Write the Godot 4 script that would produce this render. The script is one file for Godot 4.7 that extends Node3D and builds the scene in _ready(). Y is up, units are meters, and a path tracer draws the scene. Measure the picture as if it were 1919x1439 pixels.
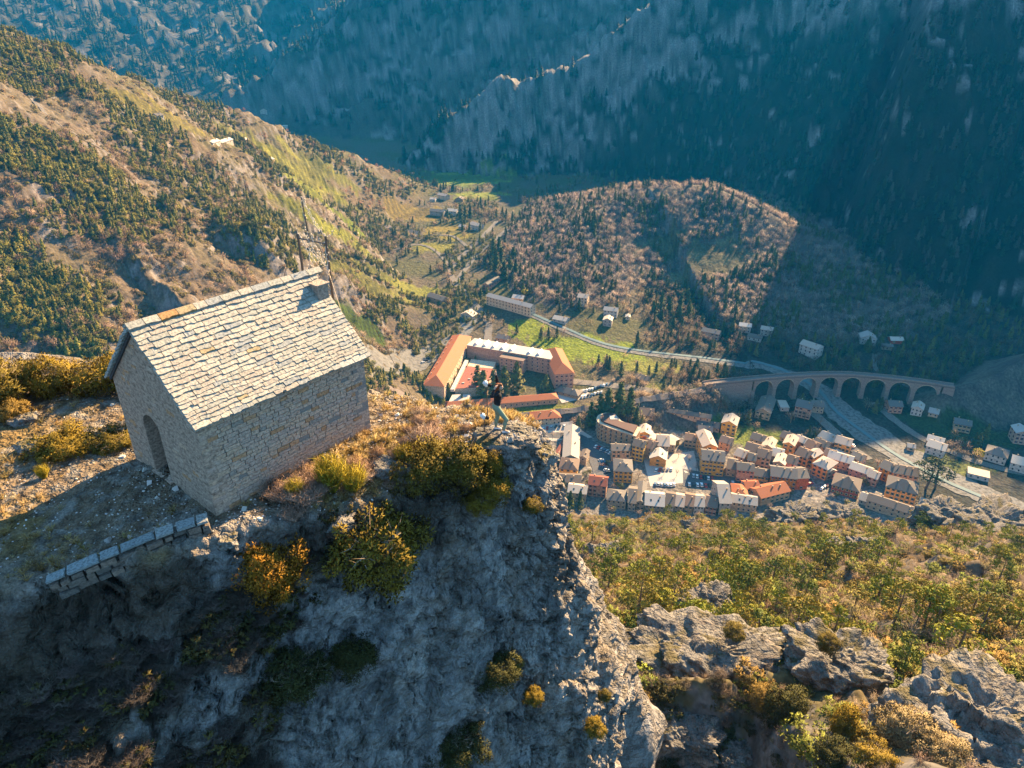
extends Node3D
# A crag with a small slate-roofed chapel above a mountain village, in low sun from behind the right-hand ridge.
# Ground coordinates: x to the right, d away from the camera (world z = -d), heights in metres above the chapel ground.

const HOUSES := [
	[26.2, 466.6, 0.17, 22.0, 12, 2, "h", "C", "t", "station_building", "station", "cream two-storey station with orange hipped roof above a row of parked cars", 7],
	[-3.6, 463.4, 0.07, 17.0, 9, 1, "x", "P", "t", "low_shed", "shed", "low orange-roofed shed just left of the cream station", 4],
	[74.2, 394.5, -0.10, 12.1, 15, 3, "h", "Y", "s", "yellow_house", "house", "bright yellow house with dark slate hipped roof beside a small lawn", 4],
	[76.2, 420.1, -0.02, 12.7, 9, 3, "x", "T", "s", "slate_roofed_house", "house", "slate-roofed house attached behind the bright yellow house", 4],
	[87.8, 420.9, -0.45, 8.2, 10, 4, "x", "Y", "s", "tall_yellow_house", "house", "tall narrow yellow house with skylights beside the curved hotel", 3],
	[101.0, 413.8, -0.24, 11.0, 11, 2, "z", "O", "w", "orange_hall", "hall", "orange gable-fronted hall with one square window on the bright square", 1],
	[106.9, 426.3, -0.12, 7.9, 16, 3, "x", "C", "w", "white_roofed_house", "house", "cream house with glaring pale roof behind the orange gabled hall", 3],
	[95.1, 424.0, -0.65, 7.2, 12, 3, "x", "B", "b", "beige_house", "house", "beige house with brown roof between tall yellow house and orange hall", 2],
	[97.3, 447.5, -0.21, 7.8, 12, 2, "z", "Y", "w", "small_yellow_house", "house", "small yellow gabled house with half-white roof beside red round pavilion", 2],
	[38.1, 401.6, -0.18, 12.4, 14, 2, "h", "Y", "b", "yellow_annex", "house", "pale yellow annex with small brown hipped roof ending a long white building", 3],
	[40.7, 415.0, -0.10, 10.8, 42, 2, "z", "B", "w", "long_white_roofed_building", "building", "long building with bright white roof running back from the yellow annex", 2],
	[26.3, 408.7, -0.36, 4.0, 42, 1, "z", "R", "r", "narrow_red_roofed_shed", "shed", "narrow reddish-roofed shed beside a strip of dark lawn", 1],
	[34.6, 386.3, -0.09, 21.1, 10, 2, "x", "O", "s", "long_slate_roofed_house", "house", "long slate-roofed orange house above a dark clump of garden trees", 7],
	[55.1, 378.5, -0.23, 11.5, 11, 3, "x", "P", "r", "pink_house", "house", "pink house with red-brown roof and gabled dormers", 4],
	[66.0, 366.1, -0.18, 11.8, 12, 2, "h", "B", "s", "grey_villa", "villa", "stone villa with pointed grey slate hipped roof beside the pink house", 4],
	[75.3, 363.3, -0.20, 4.7, 18, 2, "x", "B", "s", "stone_house", "house", "narrow stone house with dark roof right of the grey villa", 2],
	[80.9, 364.1, -0.22, 5.0, 22, 2, "z", "B", "s", "stone_house", "house", "tall grey gabled house leftmost of the long stone terrace", 2],
	[89.1, 360.6, -0.16, 11.6, 15, 2, "x", "B", "w", "terrace_house", "house", "wide pale-roofed house of the long stone terrace below the square", 5],
	[98.4, 360.8, -0.27, 5.3, 15, 2, "x", "C", "s", "terrace_house", "house", "terrace house with a teal awning court beside it", 2],
	[104.2, 360.2, -0.28, 5.6, 14, 2, "x", "B", "w", "terrace_house", "house", "terrace house with flat pale roof right of the teal awning court", 2],
	[110.4, 360.5, -0.30, 5.2, 14, 2, "x", "T", "b", "terrace_house", "house", "terrace house with warm brown roof in the long stone terrace", 2],
	[116.8, 360.0, -0.15, 6.2, 13, 2, "x", "W", "w", "terrace_house", "house", "white-roofed house near the right end of the stone terrace", 3],
	[124.0, 359.2, -0.33, 6.8, 13, 2, "x", "P", "b", "terrace_house", "house", "last terrace house with a brown lean-to roof and pink walls", 3],
	[132.7, 359.3, -0.06, 6.9, 24, 3, "x", "W", "w", "white_gabled_house", "house", "tall white house with blinding roof between terrace and red-tiled house", 2],
	[145.8, 362.7, -0.25, 15.2, 10, 2, "x", "C", "w", "low_white_house", "house", "low cream house with long pale roof below the red-tiled house", 5],
	[145.9, 370.3, -0.15, 9.0, 14, 2, "h", "O", "t", "red_tiled_house", "house", "orange house with rust-red hipped tiles near the parking place", 3],
	[168.8, 372.5, 0.36, 22.6, 12, 2, "x", "O", "t", "long_red_tiled_house", "house", "long orange house with rust-red tiled roof above dark rocks", 6],
	[193.0, 476.9, -0.48, 10.9, 26, 2, "z", "T", "s", "shaded_barn", "barn", "large shaded barn with grey gable and wide dark roof", 3],
	[214.3, 488.0, -0.10, 6.5, 12, 1, "f", "W", "w", "flat_roofed_shed", "shed", "pale flat-roofed shed between shaded barn and pink block", 2],
	[224.2, 478.6, -0.53, 11.5, 13, 3, "x", "P", "s", "pink_block", "house", "shaded pink house with dark ivy on its front near the viaduct", 4],
	[238.8, 484.9, -0.12, 8.9, 10, 2, "x", "B", "s", "shaded_annex", "house", "low shaded annex on the right of the pink ivy-clad house", 3],
	[161.1, 455.8, -0.43, 10.6, 13, 3, "z", "Y", "w", "yellow_gabled_house", "house", "yellow house with glaring white half roof beside the green orchard", 3],
	[143.8, 454.3, -0.21, 10.0, 10, 1, "x", "O", "s", "small_orange_house", "house", "small orange house with grey roof left of the yellow gabled house", 3],
	[147.3, 461.0, -0.31, 16.6, 9, 1, "x", "B", "s", "long_grey_shed", "shed", "long grey-roofed shed behind the small orange house", 5],
	[131.8, 470.5, -0.33, 37.7, 6, 1, "x", "B", "s", "long_narrow_shed", "shed", "very long narrow grey shed along the railway embankment", 8],
	[102.2, 470.0, -0.21, 10.6, 12, 1, "x", "B", "b", "brown_roofed_house", "house", "brown-roofed house above the red round pavilion", 3],
	[135.7, 402.7, -0.19, 14.8, 14, 4, "x", "Y", "s", "town_hall", "town hall", "tall cream-yellow town hall with dark shutters facing the parked cars", 6],
	[137.9, 420.4, -0.00, 9.8, 20, 4, "z", "O", "w", "white_roofed_hall", "hall", "high hall with blinding white roof behind the town hall", 1],
	[148.3, 401.5, -0.35, 6.0, 14, 2, "x", "B", "s", "grey_house", "house", "small grey-roofed house right of the town hall", 2],
	[155.9, 395.3, -0.19, 10.8, 10, 3, "x", "P", "s", "pink_row_house", "house", "pink terraced house with red shutters over the car park", 4],
	[165.9, 392.9, -0.29, 9.2, 10, 2, "x", "O", "s", "orange_row_house", "house", "orange terraced house with a teal shaded roof court above", 4],
	[178.5, 387.3, -0.24, 16.1, 13, 3, "x", "A", "s", "orange_mansion", "house", "long vivid orange mansion with many roof dormers", 7],
	[190.9, 386.4, 0.07, 7.9, 13, 3, "x", "R2", "s", "red_orange_house", "house", "red-orange end house adjoining the vivid orange mansion", 1],
	[172.7, 411.2, -0.40, 8.8, 12, 3, "x", "T", "b", "brown_roofed_house", "house", "brown-roofed house with tan gable above the orange row", 3],
	[168.6, 421.5, -0.55, 11.9, 14, 2, "x", "B", "b", "mill_house", "house", "broad brown-roofed house beside a white gable in the upper row", 3],
	[181.3, 428.7, -0.53, 7.8, 13, 2, "z", "C", "w", "white_gabled_house", "house", "white gable-roofed house at the top of the upper row", 2],
	[184.5, 417.0, -0.42, 7.2, 12, 2, "x", "C", "w", "pale_house", "house", "pale-roofed house between brown-roofed house and town lane", 2],
	[195.7, 427.9, -0.57, 7.4, 13, 3, "z", "O", "w", "orange_gabled_house", "house", "orange gable-fronted house with white roof slope", 2],
	[203.5, 443.5, -0.69, 15.4, 10, 1, "x", "B", "s", "long_stone_shed", "shed", "long stone shed at the upper edge of the old town", 4],
	[199.1, 413.0, -0.80, 8.6, 12, 3, "x", "O", "b", "orange_lane_house", "house", "orange house with brown roof on the sloping lane", 3],
	[211.0, 428.3, -0.84, 8.0, 12, 2, "x", "B", "b", "stone_lane_house", "house", "stone-roofed house on the upper lane", 2],
	[219.3, 430.9, -0.77, 10.1, 10, 2, "x", "B", "s", "dark_slate_house", "house", "house with dark slate roof among pale roofs", 3],
	[226.8, 439.4, -0.91, 11.8, 11, 2, "x", "C", "w", "riverside_house", "house", "pale-roofed riverside house with tiny dormers", 3],
	[234.1, 428.7, -0.60, 10.1, 11, 3, "x", "O", "w", "orange_riverside_house", "house", "orange riverside house at the corner of the gravel bed", 4],
	[225.6, 411.7, -0.57, 15.4, 11, 2, "x", "B", "w", "long_pale_house", "house", "long pale stone house with several chimneys", 5],
	[207.4, 400.5, -0.87, 10.4, 14, 3, "h", "O", "w", "orange_hipped_house", "house", "orange hip-roofed house beside a deep shaded yard", 3],
	[215.1, 398.1, 0.31, 6.9, 12, 2, "z", "T", "w", "small_tan_house", "house", "small tan house wedged behind the orange hip-roofed house", 2],
	[216.3, 379.6, -0.52, 16.2, 16, 2, "h", "R", "s", "red_house", "house", "brick-red house with grey hipped roof and yellow-framed windows", 6],
	[233.5, 398.6, -0.69, 12.8, 10, 2, "x", "B", "w", "pale_roofed_house", "house", "pale-roofed house behind the brick-red house", 4],
	[249.9, 396.3, -0.89, 9.4, 12, 3, "x", "A", "s", "orange_end_house", "house", "orange end house with slate roof near the river wall", 3],
	[260.0, 390.3, -0.32, 15.2, 12, 3, "x", "T", "s", "long_slate_block", "house", "long slate-roofed block adjoining the orange end house", 5],
	[248.8, 373.0, -0.53, 17.7, 15, 3, "h", "O", "s", "peach_mansion", "house", "peach mansion with grey pyramid roof and balconies", 6],
	[259.2, 361.7, -0.62, 7.5, 12, 1, "h", "A", "w", "small_orange_villa", "house", "small orange villa with white hipped roof beside dark rocks", 3],
	[236.9, 357.9, -0.62, 30.3, 9, 2, "x", "B", "s", "long_grey_building", "building", "long low grey-roofed building along the foot of the wooded slope", 9],
	[299.5, 484.9, -0.14, 9.9, 10, 2, "x", "P", "s", "pink_shaded_house", "house", "shaded pink house with six dark windows beyond the gravel river", 3],
	[313.7, 480.7, -0.58, 7.7, 11, 2, "z", "W", "w", "white_shaded_house", "house", "white shaded house with pale blue roof beyond the river", 3],
	[323.5, 475.3, -0.60, 6.4, 9, 1, "x", "B", "w", "low_shaded_house", "house", "low shaded house with pale lean-to roof right of the white one", 2],
	[337.5, 459.3, -0.45, 10.9, 10, 2, "x", "O", "s", "balcony_house", "house", "shaded orange house with dark balconies above a pale terrace", 4],
	[371.6, 442.7, -0.26, 9.4, 11, 3, "z", "P", "w", "pink_corner_house", "house", "pink shaded house with pale gable at the right edge", 3],
	[307.3, 440.4, -0.61, 10.4, 10, 1, "x", "B", "w", "shed_by_river", "shed", "open pale-roofed shed behind the white garage by the river", 2],
	[300.2, 427.6, -0.70, 11.6, 11, 2, "x", "W", "w", "white_garage", "house", "white garage house with pale blue roof on the river terrace", 3],
	[286.7, 433.2, -0.37, 4.8, 6, 1, "x", "T", "w", "small_hut", "hut", "small hut with leaning pole on the river bank", 1],
	[337.8, 418.7, -0.68, 12.9, 13, 2, "h", "W", "s", "lit_villa", "villa", "sunlit white villa with grey many-sided roof on the right", 4],
	[314.3, 397.8, -0.51, 12.5, 9, 1, "f", "W", "w", "flat_white_house", "house", "white flat-roofed house with terrace below the sunlit villa", 3],
	[347.1, 406.4, -0.61, 10.9, 12, 2, "x", "W", "w", "white_edge_house", "house", "white house cut by the right edge below the pink one", 3],
	[-4.2, 664.1, -0.64, 54.7, 9, 3, "x", "C", "w", "long_apartment_row", "apartment row", "long three-storey row of terraced flats across the valley road", 14],
	[-27.7, 714.5, -0.50, 7.9, 26, 2, "z", "P", "s", "tall_narrow_house", "house", "narrow pinkish house end-on beside dark firs", 2],
	[69.6, 664.3, -0.31, 9.8, 10, 3, "x", "C", "w", "cream_tower_house", "house", "cream tower-like house on the shaded meadow", 3],
	[95.7, 647.9, -0.30, 13.2, 9, 2, "x", "W", "w", "white_meadow_house", "house", "white house with pale blue roof on the shaded meadow", 4],
	[90.9, 630.0, -0.27, 8.2, 9, 2, "z", "W", "w", "white_gabled_cottage", "cottage", "white gabled cottage below the white meadow house", 2],
	[112.4, 643.3, -0.17, 4.0, 6, 1, "z", "C", "w", "tiny_cottage", "cottage", "tiny cream cottage at the edge of the shaded wood", 1],
	[45.2, 635.4, -0.52, 13.8, 9, 1, "x", "W", "w", "low_white_cottage", "cottage", "low white cottage beside the road trees", 3],
	[5.4, 680.0, -0.36, 11.6, 9, 1, "x", "B", "w", "hut_by_yellow_tree", "house", "low house beside a bright yellow tree", 2],
	[-44.8, 653.9, -0.48, 13.5, 9, 1, "z", "W", "w", "white_roadside_house", "house", "white roadside house below the cliff spur", 3],
	[-79.7, 690.4, -0.68, 22.3, 10, 2, "x", "B", "s", "cliff_top_house", "house", "stone house at the end of the cliff spur", 3],
	[-9.9, 604.4, -0.45, 11.1, 9, 1, "x", "B", "s", "garage_by_road", "garage", "grey garage beside the road behind the great red-roofed block", 2],
	[185.2, 612.6, -0.54, 16.4, 9, 2, "x", "P", "s", "shaded_pink_farm", "house", "shaded pinkish farm with two roof levels, leftmost on the dark slope", 4],
	[215.6, 608.9, -0.34, 10.5, 8, 2, "x", "W", "w", "shaded_white_house", "house", "shaded white house, left of a pair above the river", 3],
	[232.8, 601.0, -0.47, 10.0, 8, 2, "x", "W", "w", "shaded_grey_house", "house", "shaded grey-white house, right of a pair above the river", 3],
	[220.3, 594.5, -0.52, 12.0, 8, 1, "x", "W", "s", "shaded_terrace_house", "house", "shaded low house with terrace between and below the pair", 3],
	[259.4, 568.0, -0.87, 16.5, 11, 3, "x", "W", "w", "shaded_villa", "villa", "shaded white villa with pale blue roof above the viaduct", 4],
	[319.1, 584.0, -0.27, 13.1, 11, 2, "z", "W", "w", "shaded_chalet", "chalet", "shaded chalet with broad pale blue roof highest on the dark slope", 3],
	[346.8, 586.6, -0.06, 11.0, 8, 1, "x", "R", "w", "red_hut", "hut", "dark red hut with pale roof right of the chalet", 2],
	[333.7, 576.9, -0.18, 9.0, 6, 1, "x", "B", "s", "low_wall_shed", "shed", "low shed below the dark red hut", 1],
	[-104.8, 986.9, -0.33, 21.1, 10, 2, "x", "W", "s", "hamlet_house", "house", "white house left in the hamlet below the olive hill", 3],
	[-84.1, 988.4, -0.34, 14.6, 10, 2, "x", "W", "w", "hamlet_house", "house", "broad white house right in the hamlet beside three dark firs", 3],
	[-117.4, 1056.0, -0.26, 8.3, 8, 1, "x", "W", "w", "hamlet_cottage", "cottage", "white cottage at the upper left of the hamlet", 2],
	[-104.9, 1065.8, -0.67, 17.3, 9, 2, "x", "C", "w", "hamlet_cottage", "cottage", "cream cottage with pale roof highest in the hamlet", 2],
	[-78.4, 1056.1, -0.25, 12.4, 9, 1, "z", "B", "s", "meadow_barn", "barn", "grey barn on the bright meadow above the hamlet", 1],
	[-50.4, 920.6, -0.77, 16.4, 11, 2, "x", "W", "w", "white_road_house", "house", "white house above the forking valley road", 3],
	[-162.3, 911.1, 0.79, 15.7, 8, 1, "x", "W", "s", "hillside_cottage", "cottage", "grey-roofed cottage on the yellow terraces", 2],
	[-292.3, 735.0, 1.47, 15.8, 8, 1, "x", "W", "w", "hill_farm", "farmhouse", "white farm low on the left hill terraces", 2],
	[-295.2, 770.9, 1.49, 25.6, 8, 1, "x", "W", "w", "hill_farm", "farmhouse", "long white farm beside the terraces of the left hill", 2],
	[-506.1, 1540.5, 0.24, 13.4, 9, 2, "z", "W", "w", "ridge_house", "house", "white house on the ridge of the left hill", 2],
	[-467.7, 1535.9, 0.09, 14.5, 7, 1, "x", "W", "w", "ridge_cottage", "cottage", "white cottage just below the ridge house", 1],
	[-188.0, 1358.5, -1.31, 119.9, 12, 1, "f", "W", "w", "gorge_depot", "building", "pale flat building in the dark gorge mouth", 1],
	[44.0, 510.0, -0.49, 20.4, 10, 1, "h", "B", "s", "grey_villa_by_road", "house", "grey hipped house right of the low terracotta building", 4],
	[108.1, 531.6, -0.49, 10.4, 9, 1, "x", "B", "s", "field_house", "house", "grey field house beside the vegetable plots", 2],
	[-325.4, 698.4, 1.20, 7.2, 8, 1, "x", "W", "s", "terrace_cottage", "cottage", "small pale cottage at the left end of the hill terraces", 2],
	[-271.7, 829.6, 1.41, 13.5, 8, 1, "x", "C", "w", "terrace_cottage", "cottage", "small cream cottage on the brightest lower terrace of the left hill", 2],
	[-306.0, 853.3, 1.69, 27.7, 8, 1, "x", "B", "w", "terrace_barn", "barn", "small stone barn above the white farm on the left hill", 1],
	[-131.3, 906.5, -0.49, 13.4, 9, 1, "x", "W", "s", "lane_house", "house", "white house with grey roof beside the winding pale lane", 2],
	[-181.9, 806.7, 1.63, 60.8, 9, 1, "x", "W", "w", "lane_cottage", "cottage", "low white cottage at the left end of the winding pale lane", 3],
	[-66.2, 926.6, -0.37, 9.3, 8, 1, "x", "C", "w", "garden_cottage", "cottage", "cream cottage in the gardens below the hamlet", 2],
	[163.4, 407.5, -0.38, 5.0, 10, 3, "x", "B", "s", "narrow_stone_house", "house", "narrow stone house squeezed behind the pink row house", 2],
	[180.8, 403.8, -0.56, 7.1, 12, 3, "z", "T", "w", "tan_court_house", "house", "tan house with bright gable behind the vivid orange mansion", 2],
	[188.4, 403.7, -0.59, 6.4, 12, 3, "x", "C", "b", "cream_court_house", "house", "cream house with brown roof behind the right part of the orange mansion", 2],
	[176.9, 438.7, -0.60, 9.3, 10, 2, "x", "B", "s", "orchard_house", "house", "grey-roofed house at the lower edge of the green orchard", 3],
	[158.0, 417.1, -0.65, 6.9, 11, 2, "x", "C", "w", "garden_house", "house", "pale house above the small grey-roofed house by the town hall", 2],
	[204.9, 413.5, -0.93, 6.6, 11, 3, "z", "Y", "w", "yellow_lane_house", "house", "yellow gabled house between lane and orange hip-roofed house", 2],
	[220.0, 418.1, -0.66, 5.9, 10, 2, "x", "P", "b", "pink_lane_house", "house", "pink house with brown roof above the long pale stone house", 2],
	[207.2, 436.8, -0.82, 8.2, 9, 2, "x", "T", "w", "tan_upper_house", "house", "tan pale-roofed house at the top of the old town by the shed", 2],
	[237.8, 413.5, -0.77, 8.0, 10, 2, "x", "C", "s", "cream_riverside_house", "house", "cream grey-roofed house beside the gravel bank below the orange corner house", 3],
	[239.0, 391.3, -0.71, 6.1, 10, 2, "x", "P", "w", "pink_wall_house", "house", "small pink house between brick-red house and orange end house", 2],
	[225.0, 369.3, -0.69, 7.1, 10, 1, "x", "W", "w", "white_shed", "shed", "glaring white shed right of the brick-red house", 2],
	[152.6, 435.0, -0.59, 7.9, 10, 2, "x", "B", "b", "brown_garden_house", "house", "brown-roofed house below the yellow gabled house", 2],
	[113.6, 432.3, -0.26, 6.0, 10, 2, "f", "B", "w", "flat_roofed_house", "house", "low flat-roofed house at the upper edge of the bright square", 2],
	[129.1, 438.4, -0.29, 8.4, 10, 2, "x", "T", "b", "tan_lane_house", "house", "tan brown-roofed house left of the high white-roofed hall", 3],
	[49.2, 415.6, -0.34, 4.6, 10, 2, "z", "C", "s", "small_cream_house", "house", "small cream house between the street and the long white building", 1],
	[41.7, 374.1, -0.20, 11.7, 10, 2, "x", "B", "w", "pale_low_house", "house", "pale low house just left of the pink house with dormers", 3],
	[156.2, 379.0, 0.06, 9.2, 9, 2, "x", "T", "t", "tan_red_roofed_house", "house", "tan house joining the two rust-red tiled houses", 2],
]
const CARS := [
	[123.3, 401.5, 80, "car parked in the upper row before the town hall"],
	[125.6, 400.8, 80, "car parked in the upper row before the town hall"],
	[128.0, 400.0, 80, "car parked in the upper row before the town hall"],
	[130.3, 399.3, 80, "car parked in the upper row before the town hall"],
	[132.7, 398.5, 80, "car parked in the upper row before the town hall"],
	[135.3, 398.7, 80, "car parked in the upper row before the town hall"],
	[118.3, 391.5, 80, "car parked in the lower row before the town hall"],
	[121.1, 391.7, 80, "car parked in the lower row before the town hall"],
	[123.6, 390.9, 80, "car parked in the lower row before the town hall"],
	[126.4, 391.1, 80, "car parked in the lower row before the town hall"],
	[128.9, 390.3, 80, "car parked in the lower row before the town hall"],
	[131.7, 390.4, 80, "car parked in the lower row before the town hall"],
	[147.8, 393.1, 80, "car parked in line below the pink and orange row"],
	[150.1, 392.3, 80, "car parked in line below the pink and orange row"],
	[152.7, 392.3, 80, "car parked in line below the pink and orange row"],
	[155.0, 391.4, 80, "car parked in line below the pink and orange row"],
	[157.2, 390.5, 80, "car parked in line below the pink and orange row"],
	[159.9, 390.5, 80, "car parked in line below the pink and orange row"],
	[162.1, 389.6, 80, "car parked in line below the pink and orange row"],
	[95.5, 391.5, 85, "car parked along the lower edge of the bright square"],
	[97.7, 392.0, 85, "car parked along the lower edge of the bright square"],
	[99.7, 391.5, 85, "car parked along the lower edge of the bright square"],
	[101.6, 391.0, 85, "car parked along the lower edge of the bright square"],
	[103.8, 391.5, 85, "car parked along the lower edge of the bright square"],
	[105.8, 390.9, 85, "car parked along the lower edge of the bright square"],
	[108.0, 391.4, 85, "car parked along the lower edge of the bright square"],
	[99.1, 408.1, 70, "car parked in front of the orange gabled hall"],
	[101.8, 408.5, 70, "car parked in front of the orange gabled hall"],
	[104.5, 408.9, 70, "car parked in front of the orange gabled hall"],
	[107.2, 409.2, 70, "car parked in front of the orange gabled hall"],
	[109.9, 409.5, 70, "car parked in front of the orange gabled hall"],
	[60.8, 438.8, 60, "car parked at the foot of the curved hotel"],
	[62.7, 437.5, 60, "car parked at the foot of the curved hotel"],
	[64.5, 435.2, 60, "car parked at the foot of the curved hotel"],
	[66.4, 433.9, 60, "car parked at the foot of the curved hotel"],
	[68.3, 432.6, 60, "car parked at the foot of the curved hotel"],
	[70.1, 430.3, 60, "car parked at the foot of the curved hotel"],
	[62.9, 421.3, 10, "car parked in a column left of the bright yellow house"],
	[63.4, 418.2, 10, "car parked in a column left of the bright yellow house"],
	[64.0, 415.1, 10, "car parked in a column left of the bright yellow house"],
	[64.5, 412.0, 10, "car parked in a column left of the bright yellow house"],
	[65.0, 408.9, 10, "car parked in a column left of the bright yellow house"],
	[65.4, 405.8, 10, "car parked in a column left of the bright yellow house"],
	[20.1, 461.6, 80, "car parked before the cream station"],
	[23.4, 462.4, 80, "car parked before the cream station"],
	[26.7, 463.2, 80, "car parked before the cream station"],
	[29.9, 464.0, 80, "car parked before the cream station"],
	[33.2, 464.8, 80, "car parked before the cream station"],
	[36.5, 465.6, 80, "car parked before the cream station"],
	[39.7, 465.3, 80, "car parked before the cream station"],
	[56.4, 515.9, 70, "car parked behind the long terracotta building"],
	[58.9, 517.7, 70, "car parked behind the long terracotta building"],
	[61.4, 518.4, 70, "car parked behind the long terracotta building"],
	[63.9, 520.1, 70, "car parked behind the long terracotta building"],
	[66.3, 520.8, 70, "car parked behind the long terracotta building"],
	[68.9, 522.5, 70, "car parked behind the long terracotta building"],
	[71.5, 524.2, 70, "car parked behind the long terracotta building"],
	[74.0, 525.8, 70, "car parked behind the long terracotta building"],
	[76.5, 526.5, 70, "car parked behind the long terracotta building"],
	[79.1, 528.1, 70, "car parked behind the long terracotta building"],
	[56.8, 508.8, 70, "car parked in the second row behind the long terracotta building"],
	[59.5, 509.5, 70, "car parked in the second row behind the long terracotta building"],
	[62.2, 511.2, 70, "car parked in the second row behind the long terracotta building"],
	[64.9, 511.9, 70, "car parked in the second row behind the long terracotta building"],
	[67.7, 513.6, 70, "car parked in the second row behind the long terracotta building"],
	[70.5, 515.2, 70, "car parked in the second row behind the long terracotta building"],
	[73.2, 515.8, 70, "car parked in the second row behind the long terracotta building"],
	[199.9, 397.6, 20, "car parked beside the red-orange end house"],
	[199.4, 394.5, 20, "car parked beside the red-orange end house"],
	[199.3, 392.3, 20, "car parked beside the red-orange end house"],
	[205.0, 387.1, 60, "car parked left of the brick-red house"],
	[207.6, 389.1, 60, "car parked left of the brick-red house"],
	[209.7, 390.2, 60, "car parked left of the brick-red house"],
	[236.1, 366.6, 40, "car parked below the peach mansion"],
	[237.1, 364.7, 40, "car parked below the peach mansion"],
	[238.7, 363.6, 40, "car parked below the peach mansion"],
	[240.3, 362.6, 40, "car parked below the peach mansion"],
	[30.2, 405.9, 0, "white van parked on the dark lawn strip"],
	[-78.5, 564.6, 50, "car parked along the gravel left of the great red roof"],
	[-76.4, 568.9, 50, "car parked along the gravel left of the great red roof"],
	[-74.3, 573.2, 50, "car parked along the gravel left of the great red roof"],
	[-72.1, 577.5, 50, "car parked along the gravel left of the great red roof"],
]
const RIDGES := [
	["left_hill", 0.55, 0.7, 12, [Vector3(-466, 33, 523), Vector3(-453, 14, 610), Vector3(-434, 5, 672), Vector3(-403, -16, 748), Vector3(-358, -70, 880), Vector3(-311, -105, 950), Vector3(-239, -150, 1033), Vector3(-161, -195, 1098), Vector3(-93, -237, 1136)]],
	["spur", 0.22, 1, 5, [Vector3(-261, -108, 529), Vector3(-201, -139, 549), Vector3(-160, -173, 568), Vector3(-140, -191, 594), Vector3(-110, -219, 630), Vector3(-58, -251, 657)]],
	["rib", 1.1, 0.85, 5, [Vector3(-389, -69, 483), Vector3(-332, -86, 500), Vector3(-295, -97, 476), Vector3(-251, -117, 455), Vector3(-208, -147, 421)]],
	["gorge_ridge", 0.9, 0.95, 8, [Vector3(-117, -127, 1325), Vector3(-32, -76, 1335), Vector3(14, -84, 1350), Vector3(94, -66, 1367), Vector3(168, -8, 1380), Vector3(220, 38, 1383), Vector3(330, 75, 1390), Vector3(480, 70, 1330), Vector3(578, 84, 1158), Vector3(612, 240, 1137), Vector3(690, 236, 1110), Vector3(780, 222, 1060), Vector3(950, 180, 800), Vector3(1150, 150, 500)]],
	["lit_spur", 0.36, 0.33, 35, [Vector3(304, -188, 772), Vector3(237, -165, 868), Vector3(160, -168, 901), Vector3(107, -191, 833), Vector3(63, -221, 742)]],
	["back_left", 0.7, 1, 10, [Vector3(-575, -131, 1547), Vector3(-493, -79, 1627), Vector3(-368, 3, 1711), Vector3(-279, 55, 1758), Vector3(-130, 182, 1845), Vector3(-12, 267, 1900)]],
	["back_left2", 0.7, 0.7, 10, [Vector3(-804, -134, 1831), Vector3(-637, -51, 1949), Vector3(-491, 26, 2042), Vector3(-332, 125, 2124)]],
	["back_right", 0.8, 0.75, 10, [Vector3(-248, 169, 1934), Vector3(-12, 254, 1950), Vector3(292, 328, 1979), Vector3(662, 331, 1993)]],
	["far", 0.5, 0.42, 20, [Vector3(-2205, 405, 2455), Vector3(-1678, 467, 2841), Vector3(-1137, 558, 3310), Vector3(-131, 677, 3598)]],
	["bank", 0.8, 0.7, 3, [Vector3(-110, -257, 470), Vector3(0, -256, 475), Vector3(50, -253, 480), Vector3(104, -247, 486), Vector3(150, -242, 493)]],
	["bank2", 0.7, 0.7, 3, [Vector3(338, -244, 492), Vector3(375, -239, 500), Vector3(430, -225, 525)]],
]


var rng := RandomNumberGenerator.new()
var M := {}
var used := {}
var n_big := FastNoiseLite.new()
var n_mid := FastNoiseLite.new()
var n_fine := FastNoiseLite.new()
var n_rock := FastNoiseLite.new()
var n_crag := FastNoiseLite.new()
var n_crag2 := FastNoiseLite.new()
var n_patch := FastNoiseLite.new()
var n_cell := FastNoiseLite.new()


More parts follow.
